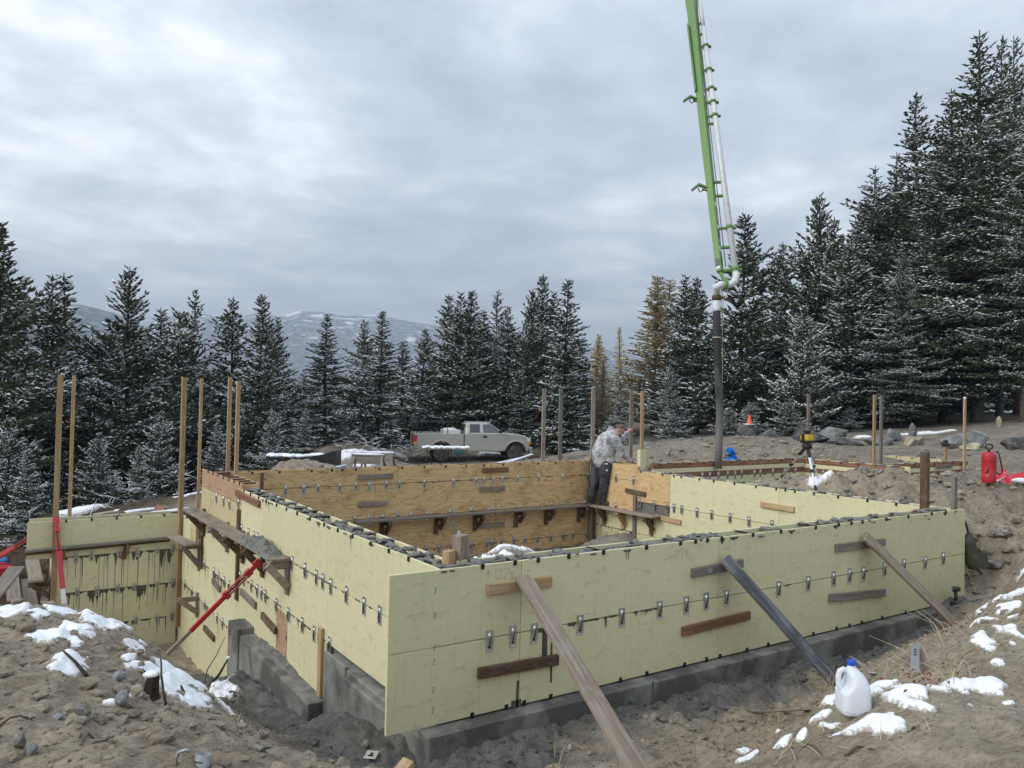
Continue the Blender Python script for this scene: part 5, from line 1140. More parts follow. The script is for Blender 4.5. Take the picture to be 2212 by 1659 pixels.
    for cx in (0, 3.62):
        for s in (-1, 1):
            wh = bpy.data.objects.new('wheel', None); COL.objects.link(wh); wh.parent = r; wh.location = (cx, s * .84, .395)
            b = MB(); b.lathe([(.24, -.13), (.34, -.135), (.392, -.10), (.398, 0), (.392, .10), (.34, .135), (.24, .13)], (0, 0, 0), (0, s, 0), 28); P('tyre', b, TYRE, wh)
            b = MB(); b.lathe([(.02, .06), (.06, .075), (.20, .06), (.235, .12), (.245, .13), (.245, .05), (.02, .04)], (0, 0, 0), (0, s, 0), 28)
            for k in range(6):
                a = k * math.pi / 3; b.obox((math.cos(a) * .13, s * .085, math.sin(a) * .13), (math.cos(a), 0, math.sin(a)), (0, 1, 0), (.09, .018, .028), .008)
            P('rim', b, CHROME, wh); b = MB(); b.lathe([(.05, .04), (.22, .045), (.22, .072), (.05, .082)], (0, 0, 0), (0, s, 0), 24); P('brake_cover', b, DARK, wh)
    b = MB()
    for s in (-1, 1):
        for x in (-1.2, -.98, .28, 1.0):
            if x in (-1.2, -.98, .28, 1.0): b.tube([(x, s * .9, 1.3), (x, s * .9, 1.87)], .02, 6)
        b.tube([(-1.25, s * .9, 1.87), (1.05, s * .9, 1.90)], .024, 6)
    for x in (-1.2, 1.0): b.tube([(x, -.9, 1.88), (x, .9, 1.88)], .022, 6)
    P('ladder_rack', b, BLACKP)
    tb = thing('tool_box', (0, 0, 0), 'white tool box with a snow lid in the bed of the pickup', 'tool box'); tb.location = r.location; tb.rotation_euler = r.rotation_euler
    b = MB(); b.box((.14, -.8, .87), (.92, .8, 1.50), .02); P('box_body', b, STICK, tb); b = MB(); b.ell((.50, 0, 1.51), (.36, .7, .075), 12, 8); P('snow', b, SNOW, tb)
    g = atd(1330 * .8848, 1010, 30)
truck()

# ------------------------------------------------------------------ yard things beyond the back wall
def yard_table():
    p = atd(1010 * .0 + 963, 1004, 31); a = -.583 + .15; zg = gz(p.x, p.y)
    zt = p.z + (1004 - 967) * 31 / FPX * 1.0
    r = thing('work_table', (p.x, p.y, zg), 'snow covered work table on thin legs in front of the pickup', 'table'); r.rotation_euler = (0, 0, a)
    h = zt - zg
    def P(name, b, m): o = bpy.data.objects.new(name, b.mesh(name, m)); COL.objects.link(o); o.parent = r; return o
    b = MB(); b.box((-.88, -.35, h - .06), (.88, .35, h - .02), .01); P('tabletop', b, W_GREY[0])
    b = MB(); q = random.Random(3)
    for i in range(16): b.ell((-.85 + i * .113, q.uniform(-.1, .1), h + q.uniform(-.01, .03)), (.12, .33, .05 + q.random() * .02), 9, 6, None, .1, q)
    P('snow', b, SNOW)
    for x, y in ((-.75, -.3), (-.55, .3), (-.2, -.3), (.25, .3), (.42, -.3), (.8, -.28)):
        b = MB(); b.tube([(x, y, h - .05), (x + (.06 if x > .3 else -.02), y * 1.1, 0)], .016, 6); P('leg', b, BLACKP)
    b = MB(); b.box((.28, -.42, h - .26), (.72, -.1, h - .065), .02); P('green_drawer', b, mat('dark_teal_paint', (.03, .085, .08), .5))
yard_table()
def sawhorse(u, v, dep, label, rz):
    p = atd(u, v, dep); zg = gz(p.x, p.y); h = max(.5, p.z - zg)
    r = thing('sawhorse', (p.x, p.y, zg), label, 'sawhorse', 'pair of sawhorses'); r.rotation_euler = (0, 0, rz)
    def P(name, b, m): o = bpy.data.objects.new(name, b.mesh(name, m)); COL.objects.link(o); o.parent = r; return o
    b = MB(); b.box((-.62, -.045, h - .09), (.62, .045, h), .004); P('beam', b, W_GREY[0]); b = MB(); b.ell((0, 0, h + .01), (.64, .075, .05), 14, 6); P('snow', b, SNOW)
    for x in (-.5, .5):
        for s in (-1, 1): b = MB(); b.beam((x, s * .03, h - .05), (x * 1.18, s * .28, 0), .08, .03, (1, 0, 0)); P('leg', b, W_GREY[2])
    b = MB(); b.box((-.42, -.10, h - .34), (.42, .10, h - .32)); b.box((-.45, -.06, h - .30), (.45, -.045, h - .10), .003); P('shelf', b, W_TAN[0])
sawhorse(796, 982, 28.5, 'front sawhorse with a snow covered beam', -.583 - .1); sawhorse(818, 978, 29.3, 'rear sawhorse half hidden behind the front one', -.583 - .1)
def black_tub():
    p = atd(657, 1012, 27); zg = gz(p.x, p.y); s = 27 / FPX
    r = thing('plastic_fender_panel', (p.x, p.y, zg), 'large black plastic panel with an arched end and snow on top', 'plastic panel'); r.rotation_euler = (0, 0, -.583)
    def P(name, b, m, pa=None): o = bpy.data.objects.new(name, b.mesh(name, m)); COL.objects.link(o); o.parent = pa or r; return o
    top = p.z + (1012 - 985) * s - zg; hi = p.z + (1012 - 972) * s - zg
    b = MB(); b.obox((-.45, .1, top - .06), (1, 0, .02), (0, 1, 0), (.78, .5, .05), .02); P('top_panel', b, BLACKP)
    arc = [(.14, -.1), (.40, -.1), (.44, .12), (.54, .30), (.70, .42), (.86, .45), (1.0, .36), (1.08, .20), (1.11, -.1), (1.18, -.1), (1.18, hi - .0), (1.10, hi + .02), (.7, hi - .12), (.14, top - .02)]
    arc = [(x, z if z > 0 else -.1) for x, z in arc]
    sc_ = max(.4, (hi / .72)); arc = [(x, z * sc_ if 0 < z < .46 else z) for x, z in arc]
    b = MB(); b.prism(arc, (0, .45, 0), (1, 0, 0), (0, 0, 1), .9); P('arched_end', b, BLACKP)
    b = MB(); b.box((-.85, -.2, -.1), (-.45, .3, top - .1), .04); P('leg', b, BLACKP); b = MB(); b.box((.02, -.35, -.1), (.3, .45, top - .05), .04); P('leg', b, BLACKP)
    b = MB(); q = random.Random(5)
    for i in range(18): x = -1.18 + i * .105; b.ell((x, q.uniform(-.25, .25), top + .01 + .10 * max(0, x - .1)), (.17, .30, .05 + .03 * q.random()), 9, 6, None, .15, q)
    P('snow', b, SNOW)
black_tub()
for k, (p0, p1, l) in enumerate((((1070, 1003, 27), (1128, 977, 30), 'snow dusted board leaning on the dirt heap before the pickup'), ((1090, 1003, 27), (1150, 978, 30), 'second snow dusted board beside the leaning one'), ((592, 1018, 24), (655, 1003, 27), 'snowy board end left of the black plastic panel'), ((705, 1014, 25), (745, 1000, 27), 'snowy board under the black plastic panel'))):
    a = atd(*p0); c = atd(*p1); a.z = min(a.z, gz(a.x, a.y) + .25); c.z = gz(c.x, c.y) + .30
    o = plank(a, c, .14, .04, W_TAN, l, 'snow dusted boards in the yard', 'loose_board'); b = MB(); d = c - a
    for i in range(12): b.ell(a + d * (i + .5) / 12 + Vector((0, 0, .025)), (.22, .07, .03), 7, 5, Matrix.Rotation(math.atan2(d.y, d.x), 3, 'Z'))
    sn = ob('snow', b, SNOW, o)
st_ = atd(838, 1010, 26); o = ob('stone', rock_mesh(77, (.24, .2, .17), 5, 2), ROCK_T); o.location = (st_.x, st_.y, gz(st_.x, st_.y) + .06); tag(o, 'round pale stone right of the black plastic panel', 'stone')

# ------------------------------------------------------------------ survey laser on its tripod
def tripod():
    fr_ = spot(1769.5, 1040, 13, 18); D = (fr_ - Vector(CAM)).dot(Vector(CF)); top = atd(1743.5, 962, D + .12)
    r = thing('laser_level', (top.x, top.y, gz(top.x, top.y)), 'yellow rotating laser level on an aluminium tripod on the dirt mound', 'laser level')
    feet = [fr_, spot(1687, 1031, 13, 18), None]; c = (feet[0] + feet[1]) / 2; back = top + (top - c) * 1.2; feet[2] = Vector((back.x, back.y, gz(back.x, back.y)))
    for f in feet:
        e = f - top;  a = top + e * .08; m_ = top + e * .48; sd = e.cross(Vector((0, 0, 1))).normalized()
        b = MB(); b.beam(a, top + e * .62, .040, .018, sd); b.beam(top + e * .55, f, .028, .022, sd); ob('leg', b, ALU, r)
        for t0, t1, wd, tk in ((.08, .28, .05, .035), (.55, .62, .055, .04), (.90, 1.0, .035, .03)):
            b = MB(); b.beam(top + e * t0, top + e * t1, wd, tk, sd); ob('leg_clamp', b, BLACKP, r)
    Y = mat('yellow_plastic', (.55, .36, .02), .45)
    b = MB(); b.lathe([(.06, -.06), (.085, -.03), (.085, .02), (.03, .03)], top, (0, 0, 1), 14); ob('tripod_head', b, BLACKP, r)
    q = MB(); t2 = top + Vector((0, 0, .035)); q.lathe([(.10, 0), (.115, .02), (.115, .05)], t2, (0, 0, 1), 8, False); ob('laser_base', q, BLACKP, r)
    q = MB(); q.lathe([(.105, .05), (.11, .07), (.105, .14), (.07, .15)], t2, (0, 0, 1), 8, False); ob('laser_body', q, Y, r)
    q = MB(); q.lathe([(.05, .15), (.05, .19), (.065, .19), (.065, .215), (.04, .22)], t2, (0, 0, 1), 12, False); q.beam(t2 + Vector((.12, 0, .02)), t2 + Vector((.12, 0, .16)), .04, .03, (0, 1, 0)); q.beam(t2 + Vector((-.12, 0, .02)), t2 + Vector((-.12, 0, .16)), .04, .03, (0, 1, 0)); ob('laser_head', q, BLACKP, r)
tripod()

# ------------------------------------------------------------------ sprayer and the things round it
def sprayer():
    p = spot(2136, 1047, 9, 16); D = (p - Vector(CAM)).dot(Vector(CF)); s = D / FPX; R = 14.2 * s; H = 66 * s; k = R / .105
    r = thing('pump_sprayer', p, 'red steel pump sprayer with a black handle and hose standing on the bank', 'sprayer')
    b = MB(); pr = [(R * .98, 0), (R, .02)]
    for z in (.06, .10, .14): pr += [(R, H * z + .02), (R * 1.03, H * z + .026), (R, H * z + .032)]
    for z in (.74, .78, .82): pr += [(R, H * z), (R * 1.03, H * z + .007), (R, H * z + .014)]
    pr += [(R, H * .88), (R * 1.03, H * .92), (R * .86, H * .94), (R * .84, H * .985), (R * .7, H)]
    b.lathe(pr, p, (0, 0, 1), 28); ob('tank', b, REDP, r)
    b = MB(); t = p + Vector((0, 0, H)); b.tube([t, t + Vector((0, 0, .05 * k))], .02 * k, 8); side = Vector(CR); side.z = 0; side.normalize()
    ring = [t + Vector((0, 0, .085 * k)) + side * math.cos(a) * .058 * k + Vector((0, 0, 1)) * math.sin(a) * .042 * k for a in np.linspace(0, 2 * math.pi, 15)]
    b.tube(ring, .012 * k, 8); ob('pump_handle', b, BLACKP, r)
    b = MB(); q = lambda x, z: p + side * R * x + Vector((0, 0, H * z))
    b.tube([q(1.0, 1.0), q(1.25, 1.03), q(1.55, .92), q(1.8, .68), q(2.0, .45), q(2.05, .38), q(1.95, .29), q(1.6, .27), q(1.15, .33), q(.98, .38)], .011 * k, 8); ob('hose', b, BLACKP, r)
    # black stylised emblem on the tank
    nrm = (Vector(CAM) - p); nrm.z = 0; nrm.normalize(); b = MB(); K = mat('black_emblem_print', (.05, .005, .008), .5)
    def em(poly):
        V = []
        for x, z in poly:
            a = x / 1.0; d_ = nrm * math.cos(a) + side * math.sin(a); V.append(p + d_ * (R * 1.006) + Vector((0, 0, H * z)))
        b.add(V, [tuple(range(len(V)))])
    em([(-.65, .30), (-.5, .30), (.1, .40), (.55, .55), (.15, .50), (-.45, .36)]); em([(-.35, .50), (-.1, .48), (0, .40), (.35, .33), (.15, .42), (.05, .48)]); em([(-.15, .44), (.5, .44), (.65, .40), (.1, .36)]); em([(-.2, .38), (0, .42), (-.1, .30)])
    ob('emblem', b, K, r)
    # red cloth, white bag, wand
    c = spot(2192, 1035, 9, 18); m = MB(); q_ = random.Random(8)
    me = bpy.data.meshes.new('x'); V = []; nx, ny = 26, 18
    for i in range(nx + 1):
        for j in range(ny + 1):
            x = -.28 + .85 * i / nx; y = -.22 + .5 * j / ny; h = .10 * math.exp(-((x + .05) / .25) ** 2) + .075 * math.exp(-((x - .38) / .22) ** 2)
            e = min(1, 5 * min(i / nx, 1 - i / nx, j / ny, 1 - j / ny))
            z = e * (h + .02 + .055 * float(fbm(np.array([x * 7.]), np.array([y * 7.]), 3, 3)[0]))
            a = -.5; wx = c.x + x * math.cos(a) - y * math.sin(a); wy = c.y + x * math.sin(a) + y * math.cos(a); V.append((wx, wy, gz(wx, wy) + max(.006, z)))
    F = [(i * (ny + 1) + j, (i + 1) * (ny + 1) + j, (i + 1) * (ny + 1) + j + 1, i * (ny + 1) + j + 1) for i in range(nx) for j in range(ny)]
    m.add(V, F, True); o = ob('red_cloth', m, paint('red_cloth', (.55, .025, .05), .8, (.75, .35, .36), .5, 9)); tag(o, 'crumpled red cloth with frost lying right of the sprayer', 'cloth')
    c2 = spot(2204, 1046, 9, 18); m = MB(); m.ell(c2 + Vector((0, 0, .02)), (.14, .10, .05), 12, 8, Matrix.Rotation(-.5, 3, 'Z'), .08, q_); o = ob('snow_clump', m, SNOW); tag(o, 'small white clump of snow before the red cloth', 'snow')
    a_ = spot(2146, 1047, 9, 16, .02); c_ = spot(2172, 1034, 9, 16, .03); b = MB(); b.tube([a_, c_], .014, 8); o = ob('spray_wand', b, ALU); tag(o, 'short silver spray wand lying beside the red sprayer', 'wand')
    a_ = spot(2140, 1056, 9, 16, .012); c_ = spot(2225, 1046, 9, 18, .02); b = MB(); b.beam(a_, c_, .03, .018); o = ob('wooden_lath', b, W_FRESH[0]); tag(o, 'thin pale lath lying on the bank in front of the red cloth', 'lath')
sprayer()

# ------------------------------------------------------------------ bag, drill, jug, small steel
def tool_bag():
    OLV = paint('olive_canvas', (.060, .062, .040), .85, (.14, .13, .10), .4, 12)
    r = thing('tool_bag', (8.62, .05, .95), 'olive canvas tool bag hanging on the right end of the front wall', 'bag'); m = MB(); s = Vector((1, -.15, 0)).normalized(); n = Vector((-.15, -1, 0)).normalized()
    c = Vector((8.66, .02, .62))
    m.obox(c + s * .04, (.35, -.05, -1), n, (.20, .07, .10), .03); m.obox(c + s * .13 + Vector((0, 0, -.12)), (.5, -.08, -1), n, (.12, .09, .12), .04); m.ell(c + s * .02 + Vector((0, 0, .14)), (.09, .06, .14), 10, 7)
    b_ = remesh(m, 'bag_body', OLV, .022, 4); ob('bag_body', b_, None, r)
    b = MB(); b.beam(c + s * .20 + n * .08 + Vector((0, 0, -.02)), c + s * .26 + n * .08 + Vector((0, 0, -.22)), .13, .02, s); b.beam(c + s * .10 + n * .075 + Vector((0, 0, .05)), c + s * .30 + n * .075 + Vector((0, 0, -.10)), .035, .012, (0, 0, 1)); ob('pocket_flap', b, OLV, r)
    b = MB(); b.tube([Vector((8.54, .06, 1.16)), c + Vector((-.03, 0, .34)), c + s * .02 + Vector((0, 0, .2))], .014, 6); ob('strap', b, BLACKP, r)
    b = MB(); b.beam(c + s * .16 + Vector((0, 0, -.22)), c + s * .30 + Vector((0, 0, -.33)), .04, .02, s); ob('strap', b, OLV, r)
tool_bag()
def drill():
    D_ = paint('dark_tool_plastic', (.022, .020, .018), .5, (.14, .12, .10), .6, 12); p = Vector((7.96, -.17, -.005)); s = Vector((1, 0, 0))
    r = thing('cordless_driver', p, 'black cordless impact driver standing upright on the footing', 'impact driver')
    b = MB(); b.obox(p + Vector((.0, 0, .045)), (1, 0, 0), (0, 1, 0), (.062, .045, .042), .012); ob('battery', b, D_, r)
    b = MB(); b.tube([p + Vector((.005, 0, .08)), p + Vector((.012, 0, .13)), p + Vector((.005, 0, .21))], [.024, .020, .023], 10); ob('handle', b, D_, r)
    b = MB(); b.lathe([(.020, -.095), (.034, -.07), (.036, .03), (.030, .055), (.02, .07)], p + Vector((.0, 0, .235)), (-1, 0, .08), 14); ob('motor_housing', b, D_, r)
    b = MB(); b.tube([p + Vector((-.06, 0, .24)), p + Vector((-.12, 0, .245))], .011, 8); ob('chuck', b, GALV, r)
drill()
def jug():
    PL = mat('milky_plastic', (.88, .91, .94), .38, spec=.35); t = PL.node_tree; b0 = bs(PL); b0.inputs['Transmission Weight'].default_value = .0
    tr = N(t, 'ShaderNodeBsdfTranslucent'); tr.inputs[0].default_value = (.86, .90, .94, 1); mx = N(t, 'ShaderNodeMixShader'); mx.inputs[0].default_value = .30
    lk(PL, b0.outputs[0], mx.inputs[1]); lk(PL, tr.outputs[0], mx.inputs[2]); lk(PL, mx.outputs[0], t.nodes['Material Output'].inputs[0])
    BLUE = mat('blue_cap', (.012, .07, .50), .4)
    p = Vector((1.17, -3.10, 0)); p = spot(1842, 1540, 3, 6); D = (p - Vector(CAM)).dot(Vector(CF)); k = 112 * D / FPX / .272
    ang = -.583; ex = Vector((math.cos(ang), math.sin(ang), 0)); ey = Vector((-ex.y, ex.x, 0)); up = Vector((0, 0, 1)) + ex * -.03
    r = thing('water_jug', p, 'milky plastic water jug with a blue cap standing on the bank', 'water jug')
    def W(x, y, z): return p + (ex * x + ey * y + Vector((0, 0, z))) * k
    m = MB(); V = []; n = 28
    rows = [(0, .060, .060, 0), (.004, .070, .070, 0), (.02, .0755, .0755, 0), (.06, .076, .076, 0), (.11, .0745, .0755, 0), (.145, .071, .074, 0.001), (.175, .062, .068, .002), (.20, .049, .055, .0), (.220, .034, .038, -.004), (.236, .021, .022, -.008), (.246, .019, .019, -.009), (.256, .019, .019, -.009)]
    for z, a, c, off in rows:
        e = 5.0 if z < .16 else 3.0 if z < .21 else 2
        for j in range(n):
            th = 2 * math.pi * j / n; ct, s_ = math.cos(th), math.sin(th); x = abs(ct) ** (2 / e) * math.copysign(a, ct); x = x * float(np.interp(z, [.118, .135, .19, .222], [1, .50, .55, 1])) if x < 0 else x; y = abs(s_) ** (2 / e) * math.copysign(c, s_)
            V.append(W(x + off, y, z))
    F = [(i * n + j, i * n + (j + 1) % n, (i + 1) * n + (j + 1) % n, (i + 1) * n + j) for i in range(len(rows) - 1) for j in range(n)] + [tuple(range(n))[::-1], tuple(range(len(V) - n, len(V)))]
    m.add(V, F, True)
    m.tube([W(-.030, 0, .215), W(-.052, 0, .224), W(-.070, 0, .214), W(-.077, 0, .185), W(-.076, 0, .15), W(-.066, 0, .125)], [.014 * k, .014 * k, .015 * k, .015 * k, .015 * k, .018 * k], 12)
    bd_ = remesh(m, 'jug_body', PL, .0042, 3); ob('jug_body', bd_, None, r)
    b = MB(); b.lathe([(.0215 * k, .246 * k), (.0225 * k, .250 * k), (.0225 * k, .264 * k), (.021 * k, .270 * k), (.002, .271 * k)], p + ex * -.009 * k, (0, 0, 1), 28); ob('cap', b, BLUE, r)
jug()
def strip(name, a, c, w, t, m, label, holes=0):
    a = Vector(a); c = Vector(c); r = None; b = MB(); d = (c - a); sdv = d.cross(Vector((0, 0, 1))).normalized(); b.beam(a, c, w, t, sdv, .001); o = ob(name, b, m); tag(o, label, 'steel strip' if m in (GALV, DULL) else 'lath')
    if holes:
        b = MB(); nz = d.normalized().cross(sdv); nz = nz if nz.z > 0 else -nz
        for i in range(holes): b.obox(a + d * (.62 + .30 * i / max(1, holes)) + nz * (t / 2 + .001), d, sdv, (.010, .008, .001))
        ob('slot', b, DARK, o)
    return o
strip('steel_strip', spot(1976, 1466, 4, 9, .02), spot(1977, 1406, 4, 9, .03), .05, .006, DULL, 'flat galvanised strip with square holes lying in the trench right of the jug', 3)
strip('steel_strip', spot(1885, 1464, 4, 9, .03), spot(1838, 1430, 4, 9, .05), .05, .006, GALV, 'dark galvanised strip lying in the trench just behind the jug', 4)
strip('broken_lath', spot(1560, 1533, 4, 9, .02), spot(1650, 1545, 4, 9, .02), .05, .012, W_GREY[0], 'grey splintered lath, left piece, lying in the trench')
strip('broken_lath', spot(1648, 1545, 4, 9, .02), spot(1750, 1540, 4, 9, .02), .05, .012, W_GREY[0], 'grey splintered lath, right piece, lying in the trench')
def loose_clip():
    p = spot(802, 1640, 3, 6, .012); o = inst('form_clip', CLIP, p, (R_(-75), .15, .9), 1.0); tag(o, 'loose steel form clip lying on the mud at the bottom edge', 'form clip')
    b = MB(); b.obox(p + Vector((0, 0, .012)), (.5, .6, .05), (-.6, .5, 0), (.058, .048, .003), .002); o2 = ob('steel_plate', b, GALV); tag(o2, 'square white metal plate with a dark slot at the bottom edge', 'plate'); bpy.data.objects.remove(o)
    b = MB(); b.obox(p + Vector((0, 0, .0165)), (.5, .6, .05), (-.6, .5, 0), (.026, .010, .001)); b.obox(p + Vector((-.012, -.014, .0163)), (-.6, .5, 0), (.5, .6, .05), (.022, .008, .001)); ob('slot', b, DARK, o2)
loose_clip()
a = atd(885, 1644, 4.35); c = a + (Vector(CR) * -.42 + Vector((0, 0, -.36)) - Vector(CF) * .5); b = MB(); dd = (c - a); b.beam(a, c, .085, .038, dd.cross(Vector((0, 0, 1))), .003); o = ob('timber_offcut', b, W_FRESH[0]); tag(o, 'pale timber end poking in at the bottom edge by the footing corner', 'timber')
a = spot(437, 1652, 2.8, 5); b = MB(); up_ = Vector((.25, .1, 1)).normalized(); b.lathe([(.036, -.25), (.036, .028), (.028, .028), (.028, -.02)], a, up_, 18); o = ob('pipe_end', b, DULL); tag(o, 'cut steel pipe end at the bottom left edge', 'pipe')
a = spot(380, 1655, 2.8, 5); b = MB(); b.tube([a + Vector((0, 0, -.1)), a + Vector((0, 0, .03)), a + Vector((.01, 0, .055)), a + Vector((.035, -.02, .068)), a + Vector((.05, -.03, .062))], .008, 8); o = ob('steel_hook', b, DULL); tag(o, 'bent steel hook poking up at the bottom left edge', 'hook')
# fuel can and other bits at the left edge
def fuel_can():
    p = spot(12, 1248, 6, 30); Dc = (p - Vector(CAM)).dot(Vector(CF)); r = thing('fuel_can', p, 'red plastic fuel can at the left picture edge', 'fuel can'); b = MB(); s = Dc / FPX
    b.obox(p + Vector((-.06, 0, .10)), (1, 0, 0), (0, 1, 0), (.19, .11, .13), .05); ob('can_body', b, REDP, r)
    b = MB(); b.tube([p + Vector((-.15, 0, .22)), p + Vector((-.14, 0, .27)), p + Vector((.02, 0, .27)), p + Vector((.06, 0, .22))], .018, 8); ob('handle', b, REDP, r)
    b = MB(); b.obox(p + Vector((-.12, .6, .12)), (1, 0, 0), (0, 1, 0), (.17, .12, .16), .05); o = ob('cooler_lid', b, mat('blue_plastic', (.03, .16, .45), .5)); tag(o, 'blue plastic lid behind the fuel can', 'lid')
fuel_can()
# lumber pile beyond the left wall
q = random.Random(21)
LP_ = ['top grey board of the snowy lumber pile behind the wing wall', 'reddish board slanting over the lumber pile', 'snow covered board in the middle of the lumber pile', 'long dark board at the back of the lumber pile', 'brown board at the foot of the lumber pile', 'short red board standing across the lumber pile', 'light board at the left end of the lumber pile', 'snowy board nearest the corner post in the lumber pile']
LC = [((250, 1108, 16), (436, 1066, 19), W_GREY), ((262, 1108, 15.8), (430, 1076, 18), W_RED), ((270, 1110, 15.4), (440, 1090, 17), W_TAN), ((300, 1094, 17.5), (440, 1062, 20), W_SILVER), ((242, 1112, 15.2), (360, 1090, 16.5), W_BROWN), ((338, 1112, 15.3), (356, 1076, 17), W_RED), ((208, 1112, 15.5), (300, 1098, 16.6), W_TAN), ((330, 1112, 15.0), (446, 1098, 16.2), W_GREY)]
for (a, c, m), l in zip(LC, LP_):
    A = atd(*a); C = atd(*c); o = plank(A, C, .19, .045, m, l, 'boards of the lumber pile', 'loose_board')
    if 'snow' in l or 'grey' in l:
        b = MB(); d = C - A
        for i in range(16): 
            if q.random() < .8: b.ell(A + d * (i + .5) / 16 + Vector((0, 0, .03)), (.2, .09, .035), 7, 5, Matrix.Rotation(math.atan2(d.y, d.x), 3, 'Z'), .1, q)
        ob('snow', b, SNOW, o)
# ------------------------------------------------------------------ people
def jersey(name, a, b_, sc=9):
    m = mat(name, a, .9, spec=.1); v = coords(m); n = noise(m, v, sc, 6, .65, .6); setc(m, ramp(m, n, [(.40, b_), (.52, a), (.64, tuple(min(1, x * 1.25) for x in a))])); setn(m, bump(m, noise(m, v, 26, 4, .6, 1.0), .5, .02)); return m
HOOD = jersey('grey_camouflage_jersey', (.47, .465, .465), (.24, .245, .275))
JEAN = jersey('dusty_black_denim', (.075, .078, .088), (.030, .032, .038), 5)
BOOT = paint('dusty_boot_leather', (.030, .028, .027), .8, (.15, .14, .125), .5, 14)
BLUEJ = jersey('blue_jacket_cloth', (.015, .16, .52), (.008, .085, .33), 6)
def worker():
    T = lambda x, y: ((1420 + x * .1326) * .8848, (1020 + y * .1326) * .8848)
    d = sight(*T(400, 1602)); D0 = (.42 - CAM[2]) / d[2]
    Pm = lambda x, y, dd=0.0: atd(*T(x, y), D0 + dd)
    r = thing('person', Pm(300, 1600), 'person in a grey mottled hoodie and dusty black jeans bending forward over the form wall', 'person')
    up = Vector((0, 0, 1)); rt = Vector(CR); fw_ = Vector(CF)
    # body: one continuous skin under the clothes, with head and hands
    m = MB(); hd = Pm(705, 225, 0); fd = (rt * .80 + up * -.55 - fw_ * .22).normalized(); hup = (up * .80 + rt * .55).normalized(); hs = fd.cross(hup).normalized(); hup = hs.cross(fd)
    rotm = Matrix((fd, hs, hup)).transposed()
    H = lambda f, s, u: hd + fd * f + hs * s + hup * u
    m.ell(H(-.005, 0, .02), (.098, .078, .095), 18, 12, rotm); m.ell(H(.018, 0, -.055), (.075, .062, .075), 14, 10, rotm)
    m.cone(H(.10, 0, .0), H(.118, 0, -.028), .011, .015, 8)            # nose
    m.ell(H(.086, 0, .022), (.018, .052, .012), 10, 6, rotm); m.ell(H(.085, 0, -.062), (.016, .026, .010), 8, 6, rotm); m.ell(H(.07, 0, -.098), (.026, .03, .022), 8, 6, rotm)
    for s in (-1, 1): m.ell(H(-.012, s * .080, -.01), (.020, .010, .032), 8, 6, rotm); m.ell(H(.083, s * .032, .005), (.010, .012, .008), 8, 5, rotm)
    m.cone(H(-.03, 0, -.06), Pm(610, 330, .02), .058, .068, 12)
    sh1 = Pm(625, 400, -.20); el1 = Pm(740, 640, -.16); wr1 = Pm(920, 822, -.06); sh2 = Pm(650, 350, .20); el2 = Pm(745, 400, .26); wr2 = Pm(845, 262, .30)
    pel = Pm(390, 800, .02); mid = Pm(400, 600, 0); ch = Pm(480, 420, 0)
    m.cone(pel, mid, .15, .16); m.cone(mid, ch, .16, .16); m.cone(ch, Pm(590, 330), .15, .08)
    for a, b_, c in ((sh1, el1, wr1), (sh2, el2, wr2)): m.cone(ch, a, .09, .06); m.cone(a, b_, .055, .045); m.cone(b_, c, .042, .030)
    hips = [(Pm(300, 840, .10), Pm(240, 1170, .10), Pm(180, 1440, .10)), (Pm(450, 850, -.09), Pm(425, 1165, -.07), Pm(372, 1490, -.04))]
    for a, b_, c in hips: m.cone(pel, a, .14, .10); m.cone(a, b_, .09, .062); m.cone(b_, c, .06, .042)
    # hands: near one flat on the panel edge, far one closed on the post
    def hand(w_, dirn, spread, curl):
        dirn = dirn.normalized(); spread = (spread - dirn * spread.dot(dirn)).normalized(); nn = dirn.cross(spread)
        m.cone(w_, w_ + dirn * .075, .030, .034, 10); m.cone(w_ + dirn * .06 - spread * .028, w_ + dirn * .075 + spread * .028, .020, .018, 8)
        for k, L in enumerate((.070, .080, .075, .058)):
            b0 = w_ + dirn * .085 + spread * (.031 - .0205 * k); c1 = b0 + (dirn * .8 - nn * curl * .5).normalized() * L * .5; c2 = c1 + (dirn * .5 - nn * curl).normalized() * L * .5
            m.cone(b0 - dirn * .02, c1, .0098, .009, 7); m.cone(c1, c2, .009, .008, 7)
        t0 = w_ + dirn * .025 + spread * .030; t1 = t0 + (dirn * .6 + spread * .7 - nn * .2).normalized() * .045; t2 = t1 + (dirn * .9 - nn * .3 + spread * .1).normalized() * .032
        m.cone(t0, t1, .013, .0105, 7); m.cone(t1, t2, .0105, .009, 7)
    hand(wr1, Pm(990, 852, -.05) - wr1, up * .2 - fw_, .7); hand(wr2, Pm(895, 235, .30) - wr2, up, 1.2)
    ob('body', remesh(m, 'body', SKIN, .010, 2), None, r)
    # cropped hair and beard
    b = MB(); b.ell(H(-.016, 0, .034), (.097, .081, .092), 18, 12, rotm); ob('hair', remesh(b, 'hair', HAIR, .009, 1), None, r)
    b = MB(); b.ell(H(.055, 0, -.095), (.042, .048, .042), 10, 8, rotm); b.ell(H(.02, 0, -.095), (.05, .060, .035), 10, 8, rotm); ob('beard', remesh(b, 'beard', HAIR, .009, 1), None, r)
    # hoodie
    b = MB(); b.cone(Pm(385, 770, 0), Pm(395, 640, 0), .205, .245, 18); b.cone(Pm(400, 640, 0), Pm(480, 450, 0), .245, .235, 18); b.cone(Pm(480, 450, 0), Pm(560, 330, 0), .23, .15, 18)
    b.cone(Pm(520, 395, -.12), sh1, .15, .095, 14); b.cone(Pm(540, 370, .12), sh2, .15, .09, 14)
